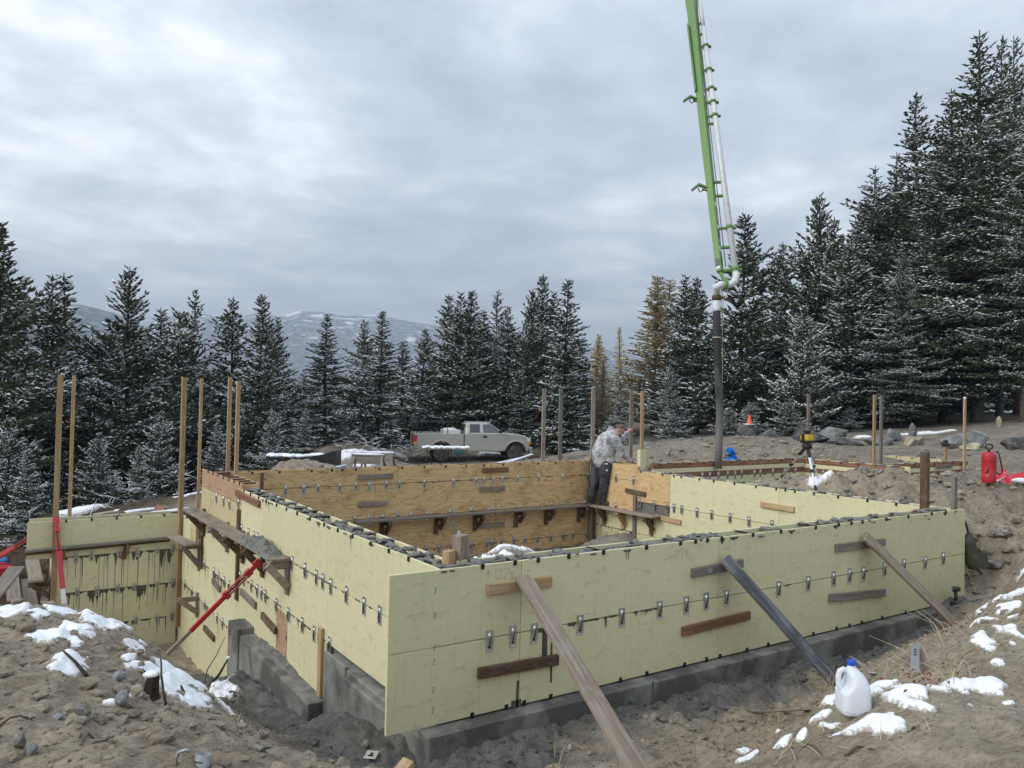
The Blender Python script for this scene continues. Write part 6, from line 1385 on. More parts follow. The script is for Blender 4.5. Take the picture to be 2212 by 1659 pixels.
    b.cone(sh1, el1, .098, .080, 12); b.cone(el1, wr1 + (el1 - wr1) * .06, .078, .048, 12); b.cone(sh2, el2, .09, .072, 12); b.cone(el2, wr2 + (el2 - wr2) * .10, .07, .048, 12)
    b.cone(Pm(330, 760, .05), Pm(480, 790, -.05), .17, .165, 16)
    b.cone(Pm(545, 235, 0), Pm(600, 310, 0), .062, .10, 14); b.cone(Pm(560, 200, .02), Pm(640, 330, -.03), .05, .045, 12); b.cone(Pm(530, 195, 0), Pm(500, 300, 0), .05, .08, 12)
    for k in range(7):   # folds
        b.cone(Pm(300 + 30 * k, 690 + (k % 3) * 22, -.19 + .01 * k), Pm(520 + 8 * k, 560 + 45 * (k % 4), -.205), .020, .012, 8)
    b.cone(Pm(690, 520, -.23), Pm(745, 590, -.19), .05, .03, 8); b.cone(Pm(730, 700, -.19), Pm(800, 680, -.14), .035, .03, 8)
    ob('hoodie', remesh(b, 'hoodie', HOOD, .014, 3), None, r)
    b = MB(); b.tube([wr1 + (el1 - wr1) * .07, wr1 - (el1 - wr1) * .06], [.050, .043], 12); ob('cuff', b, JEAN, r)
    # jeans
    b = MB(); b.cone(Pm(330, 800, .06), Pm(450, 820, -.05), .165, .16, 16)
    for (a, k_, c), s in zip(hips, (1, -1)):
        b.cone(a, k_, .142, .108, 14); b.cone(k_, c, .106, .084, 14); b.cone(c + up * .02, c - up * .045, .075, .082, 12); b.cone(c + up * .10 - rt * .03, c + up * .07 + rt * .05, .06, .05, 8)
        b.cone(k_ - fw_ * .05 + up * .05, k_ - fw_ * .04 + rt * .05, .05, .03, 8)
    b.cone(Pm(250, 800, .08), Pm(300, 930, .08), .12, .11, 12)
    ob('jeans', remesh(b, 'jeans', JEAN, .014, 3), None, r)
    for (a, k_, c), (tx, ty), hx in ((hips[0], (235, 1555), 130), (hips[1], (505, 1598), 310)):
        f = MB(); toe = Pm(tx, ty - 28, .10 if hx < 200 else -.10); heel = Pm(hx + 25, ty - 30, .10 if hx < 200 else -.02)
        f.cone(c, heel, .052, .045, 12); f.cone(heel, toe, .045, .036, 12); f.cone(c, (heel + toe) / 2, .05, .046, 12); f.beam(heel - up * .028, toe - up * .026, .09, .022, (toe - heel).cross(up))
        ob('boot', remesh(f, 'boot', BOOT, .010, 2), None, r)
    # things on the belt
    b = MB(); b.obox(Pm(455, 850, -.27), rt, up, (.035, .01, .01), .004); b.obox(Pm(465, 968, -.24), rt, up, (.018, .016, .01), .004); ob('tool_clip', b, STICK, r)
worker()
def crouching():
    T = lambda x, y: Z8(x, y); D0 = 18.0; up = Vector((0, 0, 1)); rt = Vector(CR); fw_ = Vector(CF)
    Pm = lambda x, y, dd=0.0: atd(*T(x, y), D0 + dd)
    c = Pm(1850, 640); r = thing('person', (c.x, c.y, gz(c.x, c.y)), 'person in a bright blue hood crouching behind the red board form wall', 'person')
    hd = Pm(1836, 500, 0); fd = (-rt * .75 - fw_ * .55 - up * .35).normalized(); hup = (up - fd * up.dot(fd)).normalized(); hs = fd.cross(hup); rotm = Matrix((fd, hs, hup)).transposed()
    H = lambda f, s, u: hd + fd * f + hs * s + hup * u
    m = MB(); m.ell(H(0, 0, .01), (.093, .074, .092), 14, 10, rotm); m.ell(H(.02, 0, -.055), (.07, .058, .07), 12, 8, rotm); m.cone(H(.095, 0, .0), H(.112, 0, -.026), .011, .014, 7); m.cone(H(-.02, 0, -.06), Pm(1860, 560), .055, .06)
    for s in (-1, 1): m.ell(H(-.01, s * .076, -.01), (.018, .01, .03), 8, 6, rotm)
    sh = [Pm(1815, 575, -.1), Pm(1905, 565, .12)]; base = gz(c.x, c.y); hip = Vector((c.x, c.y, max(base + .12, c.z - .42))) + rt * .1; ch = Pm(1860, 600)
    m.cone(hip, ch, .13, .14); hands = []
    for i, s in enumerate(sh):
        e_ = s - up * .25 + rt * (-.05 if i == 0 else .06); w_ = e_ - rt * .2 - up * .02 - fw_ * .05; m.cone(ch, s, .1, .06); m.cone(s, e_, .05, .042); m.cone(e_, w_, .04, .03); m.cone(w_, w_ - rt * .08, .03, .03)
        for k in range(4): m.cone(w_ - rt * .08 + up * (.03 - .02 * k), w_ - rt * (.14 - .01 * abs(k - 1)) + up * (.03 - .02 * k) - fw_ * .01, .0095, .008, 6)
        m.cone(w_ - rt * .03 + up * .03, w_ - rt * .07 + up * .06, .011, .009, 6); hands.append((s, e_, w_))
    kn = []
    for s in (-1, 1):
        k_ = hip - rt * .38 + fw_ * s * .14 + up * .02; a = k_ + rt * .30 - up * .26; m.cone(hip, k_, .09, .06); m.cone(k_, a, .055, .04); kn.append((k_, a))
    ob('body', remesh(m, 'body', SKIN, .011, 2), None, r)
    b = MB(); b.ell(H(-.035, 0, .02), (.115, .105, .125), 16, 12, rotm); b.cone(H(-.05, 0, -.03), ch, .105, .16); b.cone(ch, hip, .19, .18)
    for s, e_, w_ in hands: b.cone(ch, s, .14, .10); b.cone(s, e_, .095, .075); b.cone(e_, w_, .072, .05)
    ob('jacket', remesh(b, 'jacket', BLUEJ, .014, 3), None, r)
    b = MB(); b.tube([H(.055, math.cos(a) * .062, math.sin(a) * .078 - .008) for a in np.linspace(0, 2 * math.pi, 15)], .018, 8); ob('hood_rim', b, BLUEJ, r)
    b = MB(); b.beam(H(.088, -.06, .01), H(.088, .06, .01), .03, .02, hup); ob('dark_glasses', b, BLACKP, r)
    b = MB()
    for k_, a in kn: b.cone(hip, k_, .12, .085); b.cone(k_, a, .082, .065)
    ob('trousers', remesh(b, 'trousers', JEAN, .016, 2), None, r)
    for k_, a in kn: f = MB(); f.cone(a, a - rt * .16 - up * .03, .05, .04); ob('boot', f, BOOT, r)
crouching()
# ------------------------------------------------------------------ snow on the ground
def PZ(k, x, y):
    o = {1: (0, 1000), 2: (0, 1350), 3: (550, 950), 4: (550, 1350), 5: (1150, 1350), 6: (1800, 1350), 7: (1800, 950), 8: (1200, 950)}[k]
    return (o[0] + x * .31646) * .8848, (o[1] + y * .31646) * .8848
def patch_px(lst, scale=1.0):
    """snow patches seen at picture places, turned into ground ellipses (long axis across the view)"""
    out = []
    for k, x, y, w, h in lst:
        u, v = PZ(k, x, y); p = spot(u, v, 2.5, 40); D = (p - Vector(CAM)).dot(Vector(CF)); s = .28 * D / FPX
        dz = max(.16, (v - (829.5 + 36 + .02 * (u - 1106))) / FPX)     # steeper views foreshorten less
        out.append((p.x, p.y, w * .5 * s * scale, min(h * .5 * s / dz * .80, w * s * 1.3) * scale, math.atan2(CR[1], CR[0]), 1.0))
    return out
left = [(2, 60, 450, 190, 60), (2, 290, 455, 130, 36), (2, 460, 455, 150, 55), (2, 780, 455, 370, 50), (2, 720, 490, 150, 50), (2, 830, 560, 210, 110), (2, 600, 575, 160, 70), (2, 420, 600, 150, 40), (2, 360, 675, 180, 60), (2, 540, 700, 140, 50), (2, 1040, 590, 110, 70), (2, 480, 800, 70, 50), (2, 540, 875, 150, 120), (2, 1000, 800, 60, 50), (2, 1040, 750, 90, 60), (2, 1060, 890, 110, 90),
        (2, 1360, 830, 440, 120), (2, 1180, 910, 110, 60), (2, 1400, 950, 250, 130), (2, 1560, 870, 130, 80), (2, 1400, 1090, 300, 130), (2, 1640, 1090, 240, 130), (2, 1740, 1200, 170, 80), (2, 1530, 1000, 80, 40), (2, 1690, 1010, 70, 50), (2, 1740, 960, 120, 60), (2, 845, 1165, 80, 36), (2, 1830, 1280, 60, 50), (2, 1870, 1335, 50, 50), (2, 1050, 1100, 50, 40), (2, 640, 620, 40, 25), (2, 710, 628, 40, 25), (2, 1100, 700, 40, 30)]
snow_sheet('snow', -3.1, .3, -2.2, 4.6, .014, patch_px(left, 1.42), .026, 3, .52)
right = [(6, 1100, 1030, 220, 150), (6, 1010, 1090, 170, 110), (6, 1200, 1110, 180, 120), (6, 720, 1130, 110, 110), (6, 1340, 1040, 200, 120), (6, 1360, 1170, 170, 130), (6, 1450, 1210, 120, 70), (6, 1560, 1060, 150, 70), (6, 1660, 1010, 130, 120), (6, 1900, 1020, 320, 110), (6, 960, 1330, 420, 120), (6, 1130, 1340, 260, 140), (6, 720, 1345, 170, 60), (6, 640, 1275, 130, 60), (6, 350, 1475, 130, 80), (6, 500, 1410, 90, 60), (6, 315, 1380, 50, 36), (6, 60, 1540, 120, 60), (6, 80, 1590, 170, 50),
         (6, 1880, 700, 190, 60), (6, 1930, 745, 120, 40), (6, 2000, 848, 90, 32), (6, 2090, 1170, 80, 26), (6, 1800, 1180, 40, 16), (6, 2020, 1090, 36, 24), (6, 1870, 450, 60, 50), (6, 1880, 520, 170, 30), (6, 1940, 520, 80, 60), (6, 2080, 570, 110, 80), (6, 2130, 630, 170, 80), (6, 2080, 430, 170, 70), (6, 2000, 355, 190, 22), (6, 2160, 330, 140, 90), (6, 2130, 500, 80, 30), (6, 1885, 615, 36, 24), (6, 2120, 705, 40, 14), (5, 360, 1640, 220, 120), (5, 560, 1660, 200, 60), (5, 640, 1640, 100, 30)]
snow_sheet('snow', .0, 5.6, -4.1, -1.2, .013, patch_px(right, 1.05), .028, 13, .52)
snow_sheet('snow', 5.6, 12, -2.6, 1.2, .035, patch_px(right) + patch_px([(7, 2190, 1440, 60, 20)]), .05, 17, .50)
mound = [(7, 640, 725, 190, 26), (7, 540, 640, 70, 20), (7, 800, 626, 60, 10)]
snow_sheet('snow', 8.6, 13.2, 2.2, 5.6, .035, patch_px(mound), .05, 23, .5)
inn = [(2.6, 2.7, .85, .22, -.5, .95), (3.6, 3.0, .9, .24, -.4, .95), (4.9, 3.2, .45, .22, -.4, .95), (5.5, 3.35, .35, .18, -.4, .9), (2.0, 2.3, .3, .2, 0, .8)]
snow_sheet('snow', .8, 7, 1.2, 5, .025, inn, .05, 29, .50)
yard = [(3, 1000, 480, 300, 30), (3, 1150, 450, 220, 24), (3, 1290, 430, 200, 34), (3, 1370, 390, 150, 40), (3, 1180, 480, 260, 18), (3, 1280, 500, 260, 16), (3, 830, 540, 240, 40), (3, 780, 560, 160, 30), (3, 1420, 430, 150, 20), (8, 40, 500, 110, 40), (8, 250, 470, 120, 34), (8, 580, 455, 180, 16), (8, 720, 468, 90, 20), (3, 2060, 510, 200, 40), (8, 1120, 480, 70, 16), (8, 1340, 455, 90, 12), (3, 1060, 600, 60, 14)]
yd = patch_px(yard)
snow_sheet('snow', 1, 30, 14, 34, .10, [(x, y, max(a, .35), max(b * .8, .25), r_, w_) for x, y, a, b, r_, w_ in yd], .10, 31, .50)
farr = [(7, 1340, 352, 330, 14), (7, 1480, 345, 180, 10), (7, 1620, 330, 120, 8), (7, 970, 375, 60, 30), (7, 250, 356, 90, 12), (7, 40, 346, 60, 8), (7, 600, 380, 70, 10)]
snow_sheet('snow', 13, 36, 6, 26, .12, [(x, y, max(a, .3), max(b * .6, .2), r_, w_) for x, y, a, b, r_, w_ in patch_px(farr)], .07, 37, .5)
forest_snow = []
q = random.Random(99)
for i in range(34):
    forest_snow.append((q.uniform(-14, 8), q.uniform(13, 40), q.uniform(.4, 1.5), q.uniform(.3, .9), q.uniform(0, 3), q.uniform(.6, 1)))
snow_sheet('snow', -14, 9, 12, 42, .16, forest_snow, .10, 41, .55)

# ------------------------------------------------------------------ stones, clods, sticks
def scatter(name, n, mats, x0, x1, y0, y1, r0, r1, seed, keep=None, flat=.6):
    q = np.random.RandomState(seed); bm = bmesh.new(); bmesh.ops.create_icosphere(bm, subdivisions=1, radius=1); V0 = np.array([v.co[:] for v in bm.verts]); F0 = np.array([[v.index for v in f.verts] for f in bm.faces]); bm.free()
    xs = q.uniform(x0, x1, n * 3); ys = q.uniform(y0, y1, n * 3)
    if keep is not None: k = keep(xs, ys, q); xs, ys = xs[k][:n], ys[k][:n]
    else: xs, ys = xs[:n], ys[:n]
    zs = ground_h(xs, ys); n = len(xs); r = r0 * (r1 / r0) ** (q.uniform(0, 1, n) ** 2.2)
    P = V0[None] * (1 + q.uniform(-.28, .28, (n, len(V0), 1))); s = np.stack([r * q.uniform(.8, 1.5, n), r * q.uniform(.7, 1.2, n), r * q.uniform(.4, .8, n)], -1); P = P * s[:, None]
    a = q.uniform(0, 6.28, n); c, sn = np.cos(a)[:, None], np.sin(a)[:, None]; X = P[..., 0] * c - P[..., 1] * sn; Y = P[..., 0] * sn + P[..., 1] * c
    P = np.stack([X + xs[:, None], Y + ys[:, None], P[..., 2] + (zs + r * .1)[:, None]], -1)
    F = (F0[None] + (np.arange(n) * len(V0))[:, None, None]).reshape(-1, 3)
    o = ob(name, np_mesh(name, P.reshape(-1, 3), F, mats, False)); o['kind'] = 'stuff'; return o
out = lambda x, y, q: ~inside(x, y) & ~((x > -.1) & (x < 8.6) & (y > -.2) & (y < 8))
muckk = lambda x, y, q: out(x, y, q) & (muck_a(x, y) > q.uniform(.25, 1, len(x)))
scatter('pebbles', 2600, STONE, -3.2, 6, -4.2, 3, .004, .016, 1, lambda x, y, q: out(x, y, q) & (muck_a(x, y) < .6))
scatter('clods', 5200, GROUND, -3.2, 7.6, -2.6, 4, .008, .055, 2, lambda x, y, q: out(x, y, q) & (muck_a(x, y) < .35))
scatter('muck_gravel', 6500, conc('muddy_gravel', (.12, .115, .105), (.07, .068, .062), sc=9), -.8, 8.4, -1.6, 6, .006, .034, 3, muckk)
scatter('bank_stones', 2600, STONE, 8.7, 20, -2, 14, .012, .07, 4, lambda x, y, q: ~((x > 8.2) & (x < 13.6) & (y > 5.7) & (y < 6.4)))
scatter('bank_clods', 2600, GROUND, 8.7, 16, -2.5, 10, .015, .11, 5)
scatter('bank_rubble', 240, STONE, 8.7, 15, -2.2, 9, .05, .17, 14, lambda x, y, q: ~((x > 8.2) & (x < 13.6) & (y > 5.4) & (y < 6.4)))
scatter('yard_stones', 900, STONE, 0, 26, 8, 30, .02, .10, 6)
def stone(k, x, y, w, h, m, label, seed, px=True):
    u, v = PZ(k, x, y); p = spot(u, v, 2.5, 20); D = (p - Vector(CAM)).dot(Vector(CF)); s = .28 * D / FPX
    o = ob('stone', rock_mesh(seed, (w * s, w * s * .8, h * s * 1.25), 9, 2), m); o.location = p + Vector((0, 0, h * s * .40)); o.rotation_euler = (0, 0, -.583); tag(o, label, 'stone', 'stones on the left mound')
stone(2, 950, 1190, 130, 120, ROCK_B, 'angular blue grey stone left of the stump', 201); stone(2, 1040, 1100, 115, 95, ROCK_T, 'buff stone just behind the angular blue grey one', 202); stone(2, 640, 1265, 140, 80, STONE, 'flat round stone bedded in the bare earth', 203); stone(2, 630, 1320, 120, 50, STONE, 'half buried flat stone below the flat round one', 204)
stone(2, 150, 1510, 90, 110, STONE, 'upright brown stone near the bottom left corner', 205); stone(2, 240, 1560, 100, 75, ROCK_B, 'grey wedge shaped stone in the bottom left corner', 206); stone(2, 445, 1290, 90, 40, ROCK_B, 'small grey stone beside the flat round one', 207); stone(2, 920, 990, 110, 80, ROCK_B, 'bluish stone behind the stump', 208); stone(2, 45, 780, 40, 34, STONE, 'small brown stone on the left slope', 209)
stone(2, 2010, 1420, 60, 50, ROCK_B, 'grey pebble at the foot of the muck slope', 210); stone(4, 1090, 1525, 55, 60, STONE, 'rounded stone above the square metal plate', 211); stone(5, 765, 1535, 44, 50, ROCK_B, 'small grey stone by the snow at the bottom centre', 212); stone(2, 2030, 1530, 150, 50, STONE, 'flat tan stone in the mud below the footing', 213)
def stump():
    p = spot(*PZ(2, 1165, 1120), 2.5, 20); D = (p - Vector(CAM)).dot(Vector(CF)); s = .28 * D / FPX; r = thing('tree_stump', p, 'broken dark tree stump with a snow cap on the left mound', 'stump'); q = random.Random(3)
    b = MB(); n = 14; rows = [(-.06, 1.25), (.0, 1.05), (.3, .86), (.65, .80), (.92, .74), (1.0, .60)]; V = []
    jr = [q.uniform(.85, 1.15) for _ in range(n)]; h = 165 * s
    for t, rr in rows:
        for j in range(n): a = 2 * math.pi * j / n; R = 62 * s * rr * jr[j]; V.append(p + Vector((math.cos(a) * R + t * .01, math.sin(a) * R, t * h + (q.uniform(-.02, .02) if t > .9 else 0))))
    b.add(V, [(i * n + j, i * n + (j + 1) % n, i * n + n + (j + 1) % n, i * n + n + j) for i in range(5) for j in range(n)] + [tuple(range(5 * n, 6 * n))], False); ob('trunk', b, BARK, r)
    b = MB(); b.ell(p + Vector((0, 0, h * 1.02)), (64 * s, 58 * s, 24 * s), 12, 8, None, .06, q); ob('snow', b, SNOW, r)
stump()
def twig(pts, r, label, m=STICKW, cat='stick', name='stick', group='sticks poking out of the left mound'):
    b = MB(); b.tube(pts, list(np.linspace(r, r * .45, len(pts))), 7); o = ob(name, b, m); return tag(o, label, cat, group)
def px3(k, x, y, dep): return atd(*PZ(k, x, y), dep)
p = spot(*PZ(2, 1285, 1190), 2.5, 20); D = (p - Vector(CAM)).dot(Vector(CF))
twig([px3(2, 1285, 1200, D), px3(2, 1262, 1080, D), px3(2, 1245, 950, D + .02), px3(2, 1243, 840, D + .03), px3(2, 1228, 765, D + .04)], .009, 'bare brown sapling stem standing before the stump', BARK_G)
p = spot(*PZ(2, 1620, 1020), 2.5, 20); D = (p - Vector(CAM)).dot(Vector(CF))
o = twig([px3(2, 1610, 1030, D), px3(2, 1690, 940, D + .05), px3(2, 1760, 815, D + .1)], .022, 'thick dark stick with a snow tip leaning to the right', BARK); b = MB(); b.ell(px3(2, 1760, 808, D + .1), (.03, .03, .018), 8, 6); ob('snow', b, SNOW, o)
twig([px3(2, 1570, 1030, D), px3(2, 1600, 900, D + .02), px3(2, 1670, 790, D + .05), px3(2, 1735, 650, D + .08)], .009, 'long thin bent twig in front of the grey footing')
p = spot(*PZ(2, 660, 945), 2.5, 20); D = (p - Vector(CAM)).dot(Vector(CF)); twig([px3(2, 670, 950, D - .02), px3(2, 580, 840, D + .06), px3(2, 488, 755, D + .12)], .013, 'dark straight stick lying on the upper mound', BARK)
p = spot(*PZ(2, 1440, 1120), 2.5, 20); D = (p - Vector(CAM)).dot(Vector(CF)); twig([px3(2, 1445, 1120, D), px3(2, 1405, 1050, D + .02), px3(2, 1395, 1020, D + .03)], .012, 'short dark twig sticking out of the snow', BARK)
for k, (a, c, l) in enumerate((((2, 1120, 935), (2, 880, 930), 'thin root lying left of the stump'), ((2, 1040, 1260), (2, 640, 1500), 'long dry twig on the bare earth in the left foreground'), ((2, 940, 1320), (2, 780, 1480), 'second dry twig on the bare earth in the left foreground'), ((6, 410, 1515), (6, 720, 1659), 'curved brown root at the bottom right'), ((6, 1400, 1320), (6, 1310, 1420), 'curved root right of the large snow patch'), ((6, 840, 1555), (6, 1060, 1535), 'brown root crossing the bank below the large snow patch'), ((2, 0, 1340), (2, 350, 1300), 'thin root on the earth at the left edge'))):
    A = spot(*PZ(*a), 2.5, 12, .006); C = spot(*PZ(*c), 2.5, 12, .006); q = random.Random(k); pts = []
    for i in range(9):
        t = i / 8; P = A.lerp(C, t); off = .04 * math.sin(t * 5 + k); P = P + Vector((off, off * .5, 0)); pts.append(Vector((P.x, P.y, gz(P.x, P.y) + .006 + .01 * math.sin(t * 9 + k))))
    twig(pts, .007, l, STICKW, 'root' if 'root' in l else 'stick', 'root' if 'root' in l else 'stick', 'roots and twigs on the ground')
b = MB(); q = random.Random(44)
def stalks(k, x, y, n, h, sp, lean):
    c = spot(*PZ(k, x, y), 2.5, 12)
    for i in range(n):
        p0 = c + Vector((q.gauss(0, sp), q.gauss(0, sp), 0)); p0.z = gz(p0.x, p0.y); a = q.uniform(0, 6.28); hh = h * q.uniform(.4, 1.1); ln = lean * q.uniform(.3, 1.4)
        b.tube([p0, p0 + Vector((math.cos(a) * ln * .3, math.sin(a) * ln * .3, hh * .6)), p0 + Vector((math.cos(a) * ln, math.sin(a) * ln, hh))], [.0025, .0018, .0008], 4, False)
for a in ((6, 720, 1060, 7, .30, .05, .12), (6, 600, 1130, 8, .14, .10, .12), (6, 1500, 1010, 10, .16, .12, .2), (6, 1700, 1000, 9, .18, .1, .16), (6, 1640, 720, 10, .2, .15, .25), (6, 200, 1330, 8, .10, .12, .14), (6, 1900, 600, 10, .16, .3, .25), (6, 1100, 1500, 14, .05, .18, .16), (6, 800, 1400, 10, .06, .15, .14), (6, 2050, 520, 10, .2, .3, .3), (2, 1850, 1340, 8, .08, .06, .06), (2, 1700, 1150, 6, .14, .1, .1), (5, 650, 1620, 3, .22, .03, .08)): stalks(*a)
o = ob('dry_grass', b, STRAW); o['kind'] = 'stuff'
b = MB(); RL = mat('red_dead_leaf', (.16, .045, .03), .8)
for (k, x, y, n) in ((6, 1690, 940, 16), (6, 1400, 1030, 8), (6, 1350, 1090, 8), (6, 600, 1190, 5), (6, 1640, 650, 14), (6, 1580, 1080, 8)):
    c = spot(*PZ(k, x, y), 2.5, 12)
    for i in range(n):
        p0 = c + Vector((q.gauss(0, .05), q.gauss(0, .05), q.uniform(.01, .10))); e1 = Vector((q.gauss(0, 1), q.gauss(0, 1), q.gauss(0, .6))).normalized() * .016; e2 = e1.orthogonal().normalized() * .007
        b.add([p0 - e1, p0 + e2, p0 + e1, p0 - e2], [(0, 1, 2, 3)])
o = ob('dead_leaves', b, RL); o['kind'] = 'stuff'
# ------------------------------------------------------------------ conifers
def tree_proto(seed, kind, H=10.0, half=.19, cb=.05, snow=.4, dens=1.0, lean=0.0, gap=.33, up=18, thin=1.0):
    """a conifer of height H: trunk with limbs, needle sprays along branches and side twigs, snow lying on the sprays"""
    q = np.random.RandomState(seed); ph = q.uniform(0, 6.28, 4); dens = dens * (1.8 if dens > .5 else 1); gap = gap * (.74 if dens > .5 else 1)
    sway = lambda z: np.array([math.sin(z * .55 + ph[0]) * .05 + lean * z * z / H * .05, math.sin(z * .5 + ph[1]) * .05, 0])
    TR = MB(); n = 12; zs = np.linspace(-.6, H, n + 1); r0 = .0115 * H + .02
    TR.tube([Vector(sway(z)) + Vector((0, 0, z)) for z in zs], [r0 * (1 - .97 * max(0, z) / H) + .012 for z in zs], 8)
    XB, XD, XL, XW = [], [], [], []; B, D, L, Wd, S = [], [], [], [], []          # spray base, direction, length, width, snow weight
    limb = []
    z = cb * H
    while z < H * .985:
        t = (z / H - cb) / (1 - cb); nb = int(q.choice([6, 7, 8])) if t < .8 else int(q.choice([4, 5, 6]))
        if kind == 'larch': nb += 2
        prof = (1 - t) ** (.92 if kind == 'pine' else 1.0) * min(1, .62 + t * 2.2)
        if kind == 'pine' : prof *= 1 + .22 * math.sin(z * 2.1 + ph[2])
        a0 = q.uniform(0, 6.28)
        z0 = z
        for k in range(nb):
            z = z0 + q.uniform(-.45, .45) * gap
            if z > H * .985: continue
            if q.rand() < .13 and t < .8: continue
            az = a0 + k * 6.283 / nb + q.uniform(-.55, .55); Lb = max(.16, 1.55 * half * H * prof * q.uniform(.58, 1.18) * (1 + .20 * math.sin(az + ph[3] + z * .8))); 
            if q.rand() < .06 and t < .8: Lb *= .35
            el = math.radians(up * (t * 2.2 - .25) + q.uniform(-15, 15)) if kind == 'pine' else math.radians(-14 + 52 * t ** 1.6 + q.uniform(-14, 14)) if kind == 'fir' else math.radians(5 + 30 * t + q.uniform(-10, 10))
            tip = q.uniform(.10, .26) if kind == 'pine' else q.uniform(.05, .16)
            hd = np.array([math.cos(az), math.sin(az), 0]); sd = np.array([-math.sin(az), math.cos(az), 0]); b0 = sway(z) + np.array([0, 0, z])
            bend = q.uniform(-.12, .12)
            pt = lambda s: b0 + hd * Lb * s * math.cos(el) + sd * bend * Lb * s * s + np.array([0, 0, Lb * (math.sin(el) * s * (1.15 - .35 * s) + tip * s ** 2.2)])
            limb.append((pt(0), pt(.5), pt(.95), .006 + .011 * Lb))
            snb = q.rand() ** 1.25 * 2.5 * (1 if t > .12 else .75)
            if snb > .95 / max(.3, snow * 1.6) and Lb > .45:
                for s in np.arange(.38, .99, min(.5, .15 / Lb)):
                    d_ = pt(s + .04) - pt(s - .04); XB.append(pt(s)); XD.append(d_ / (np.linalg.norm(d_) + 1e-9)); XL.append(.34 * q.uniform(.8, 1.25)); XW.append(q.uniform(.045, .10))
            step = .17 / dens; ns = max(2, int(Lb / step))
            for i in range(ns):
                s = (i + .8) / ns
                if s < (.16 if kind != 'pine' else .24) and Lb > .8: continue
                p = pt(s); d = pt(min(1, s + .05)) - pt(s - .05); d /= np.linalg.norm(d) + 1e-9
                side = 1 if i % 2 else -1; sub = (1.08 - s) * Lb * .50 * q.uniform(.6, 1.2) if kind != 'larch' else (1 - s) * Lb * .3
                ang = math.radians(q.uniform(38, 62)); dd = d * math.cos(ang) + sd * side * math.sin(ang) + np.array([0, 0, q.uniform(-.05, .22 if kind == 'pine' else .08)]); dd /= np.linalg.norm(dd)
                m = max(1, int(sub / (.20 / dens)))
                for j in range(m):
                    pp = p + dd * sub * (j / m); e = dd + q.normal(size=3) * .38 + np.array([0, 0, .10]); e /= np.linalg.norm(e)
                    B.append(pp); D.append(e); L.append(q.uniform(.17, .31)); S.append(snb * (.35 + .65 * s)); Wd.append(q.uniform(.036, .062))
                if i % 2 == 0:
                    e = d + q.normal(size=3) * .18 + np.array([0, 0, .1]); e /= np.linalg.norm(e); B.append(p); D.append(e); L.append(q.uniform(.19, .33)); S.append(snb * (.3 + .7 * s)); Wd.append(q.uniform(.036, .062))
            e = pt(1) - pt(.93); e /= np.linalg.norm(e); B.append(pt(.97)); D.append(e); L.append(q.uniform(.26, .42)); S.append(snb); Wd.append(.06)
        z = z0 + gap * q.uniform(.75, 1.25) * (1 if t < .75 else .8)
    B.append(sway(H) + np.array([0, 0, H - .35])); D.append(np.array([0, 0, 1.])); L.append(.55); Wd.append(.04); S.append(0)
    B = np.array(B); D = np.array(D); L = np.array(L) * (1.0 if kind != 'larch' else .7) * np.clip(.42 + 1.1 * np.sqrt(np.clip(1.02 - B[:, 2] / H, 0, 1)), .42, 1.0); Wd = np.array(Wd) * thin * np.clip(.5 + 1.1 * np.sqrt(np.clip(1.02 - B[:, 2] / H, 0, 1)), .5, 1.0); S = np.array(S)
    for a, b_, c, r in limb: TR.tube([a, b_, c], [r, r * .65, r * .25], 3, False, False)
    # needle sprays: three crossed, pointed blades
    U = np.cross(D, q.normal(size=D.shape)); U /= np.linalg.norm(U, axis=1)[:, None]; V_ = np.cross(D, U); VV = []; nT = len(B)
    for k in range(2):
        a = k * math.pi / 2; X = U * math.cos(a) + V_ * math.sin(a); mid = B + D * (L * .45)[:, None]
        VV.append(np.stack([B, mid + X * Wd[:, None], B + D * L[:, None], mid - X * Wd[:, None]], 1))
    VV = np.stack(VV, 1).reshape(-1, 3); F = np.arange(len(VV)).reshape(-1, 4)
    crown = (VV, F)
    # snow pads on the sprays
    pr = np.clip(S * snow * 1.3, 0, .92) * (D[:, 2] < .8); keep = q.rand(nT) < pr; b, d, l, w_ = B[keep], D[keep], L[keep] * q.uniform(.55, 1.15, keep.sum()), Wd[keep]
    if XB: b = np.concatenate([b, np.array(XB)]); d = np.concatenate([d, np.array(XD)]); l = np.concatenate([l, np.array(XL)]); w_ = np.concatenate([w_, np.array(XW)])
    hd = d.copy(); hd[:, 2] *= .8; hd /= np.linalg.norm(hd, axis=1)[:, None]; x = np.stack([-hd[:, 1], hd[:, 0], np.zeros(len(hd))], 1); x /= np.linalg.norm(x, axis=1)[:, None] + 1e-9
    c = b + d * (l * .5)[:, None] + np.array([0, 0, .022]); hw = (w_ * q.uniform(.5, 1.15, len(w_)))[:, None]; hh = q.uniform(.02, .055, len(w_))[:, None]; zz = np.array([0, 0, 1.0])
    P = np.stack([c - hd * (l * .55)[:, None], c + x * hw - hd * (l * .1)[:, None], c + hd * (l * .55)[:, None] - zz * .012, c - x * hw - hd * (l * .1)[:, None], c + zz * hh, c - zz * .015], 1)
    f0 = np.array([[0, 1, 4], [1, 2, 4], [2, 3, 4], [3, 0, 4], [1, 0, 5], [2, 1, 5], [3, 2, 5], [0, 3, 5]])
    SF = (f0[None] + (np.arange(len(P)) * 6)[:, None, None]).reshape(-1, 3)
    return TR, crown, (P.reshape(-1, 3), SF)
NM = {'pine': NEEDLE, 'fir': NEEDLE_D, 'larch': NEEDLE_L, 'frost': NEEDLE_W}
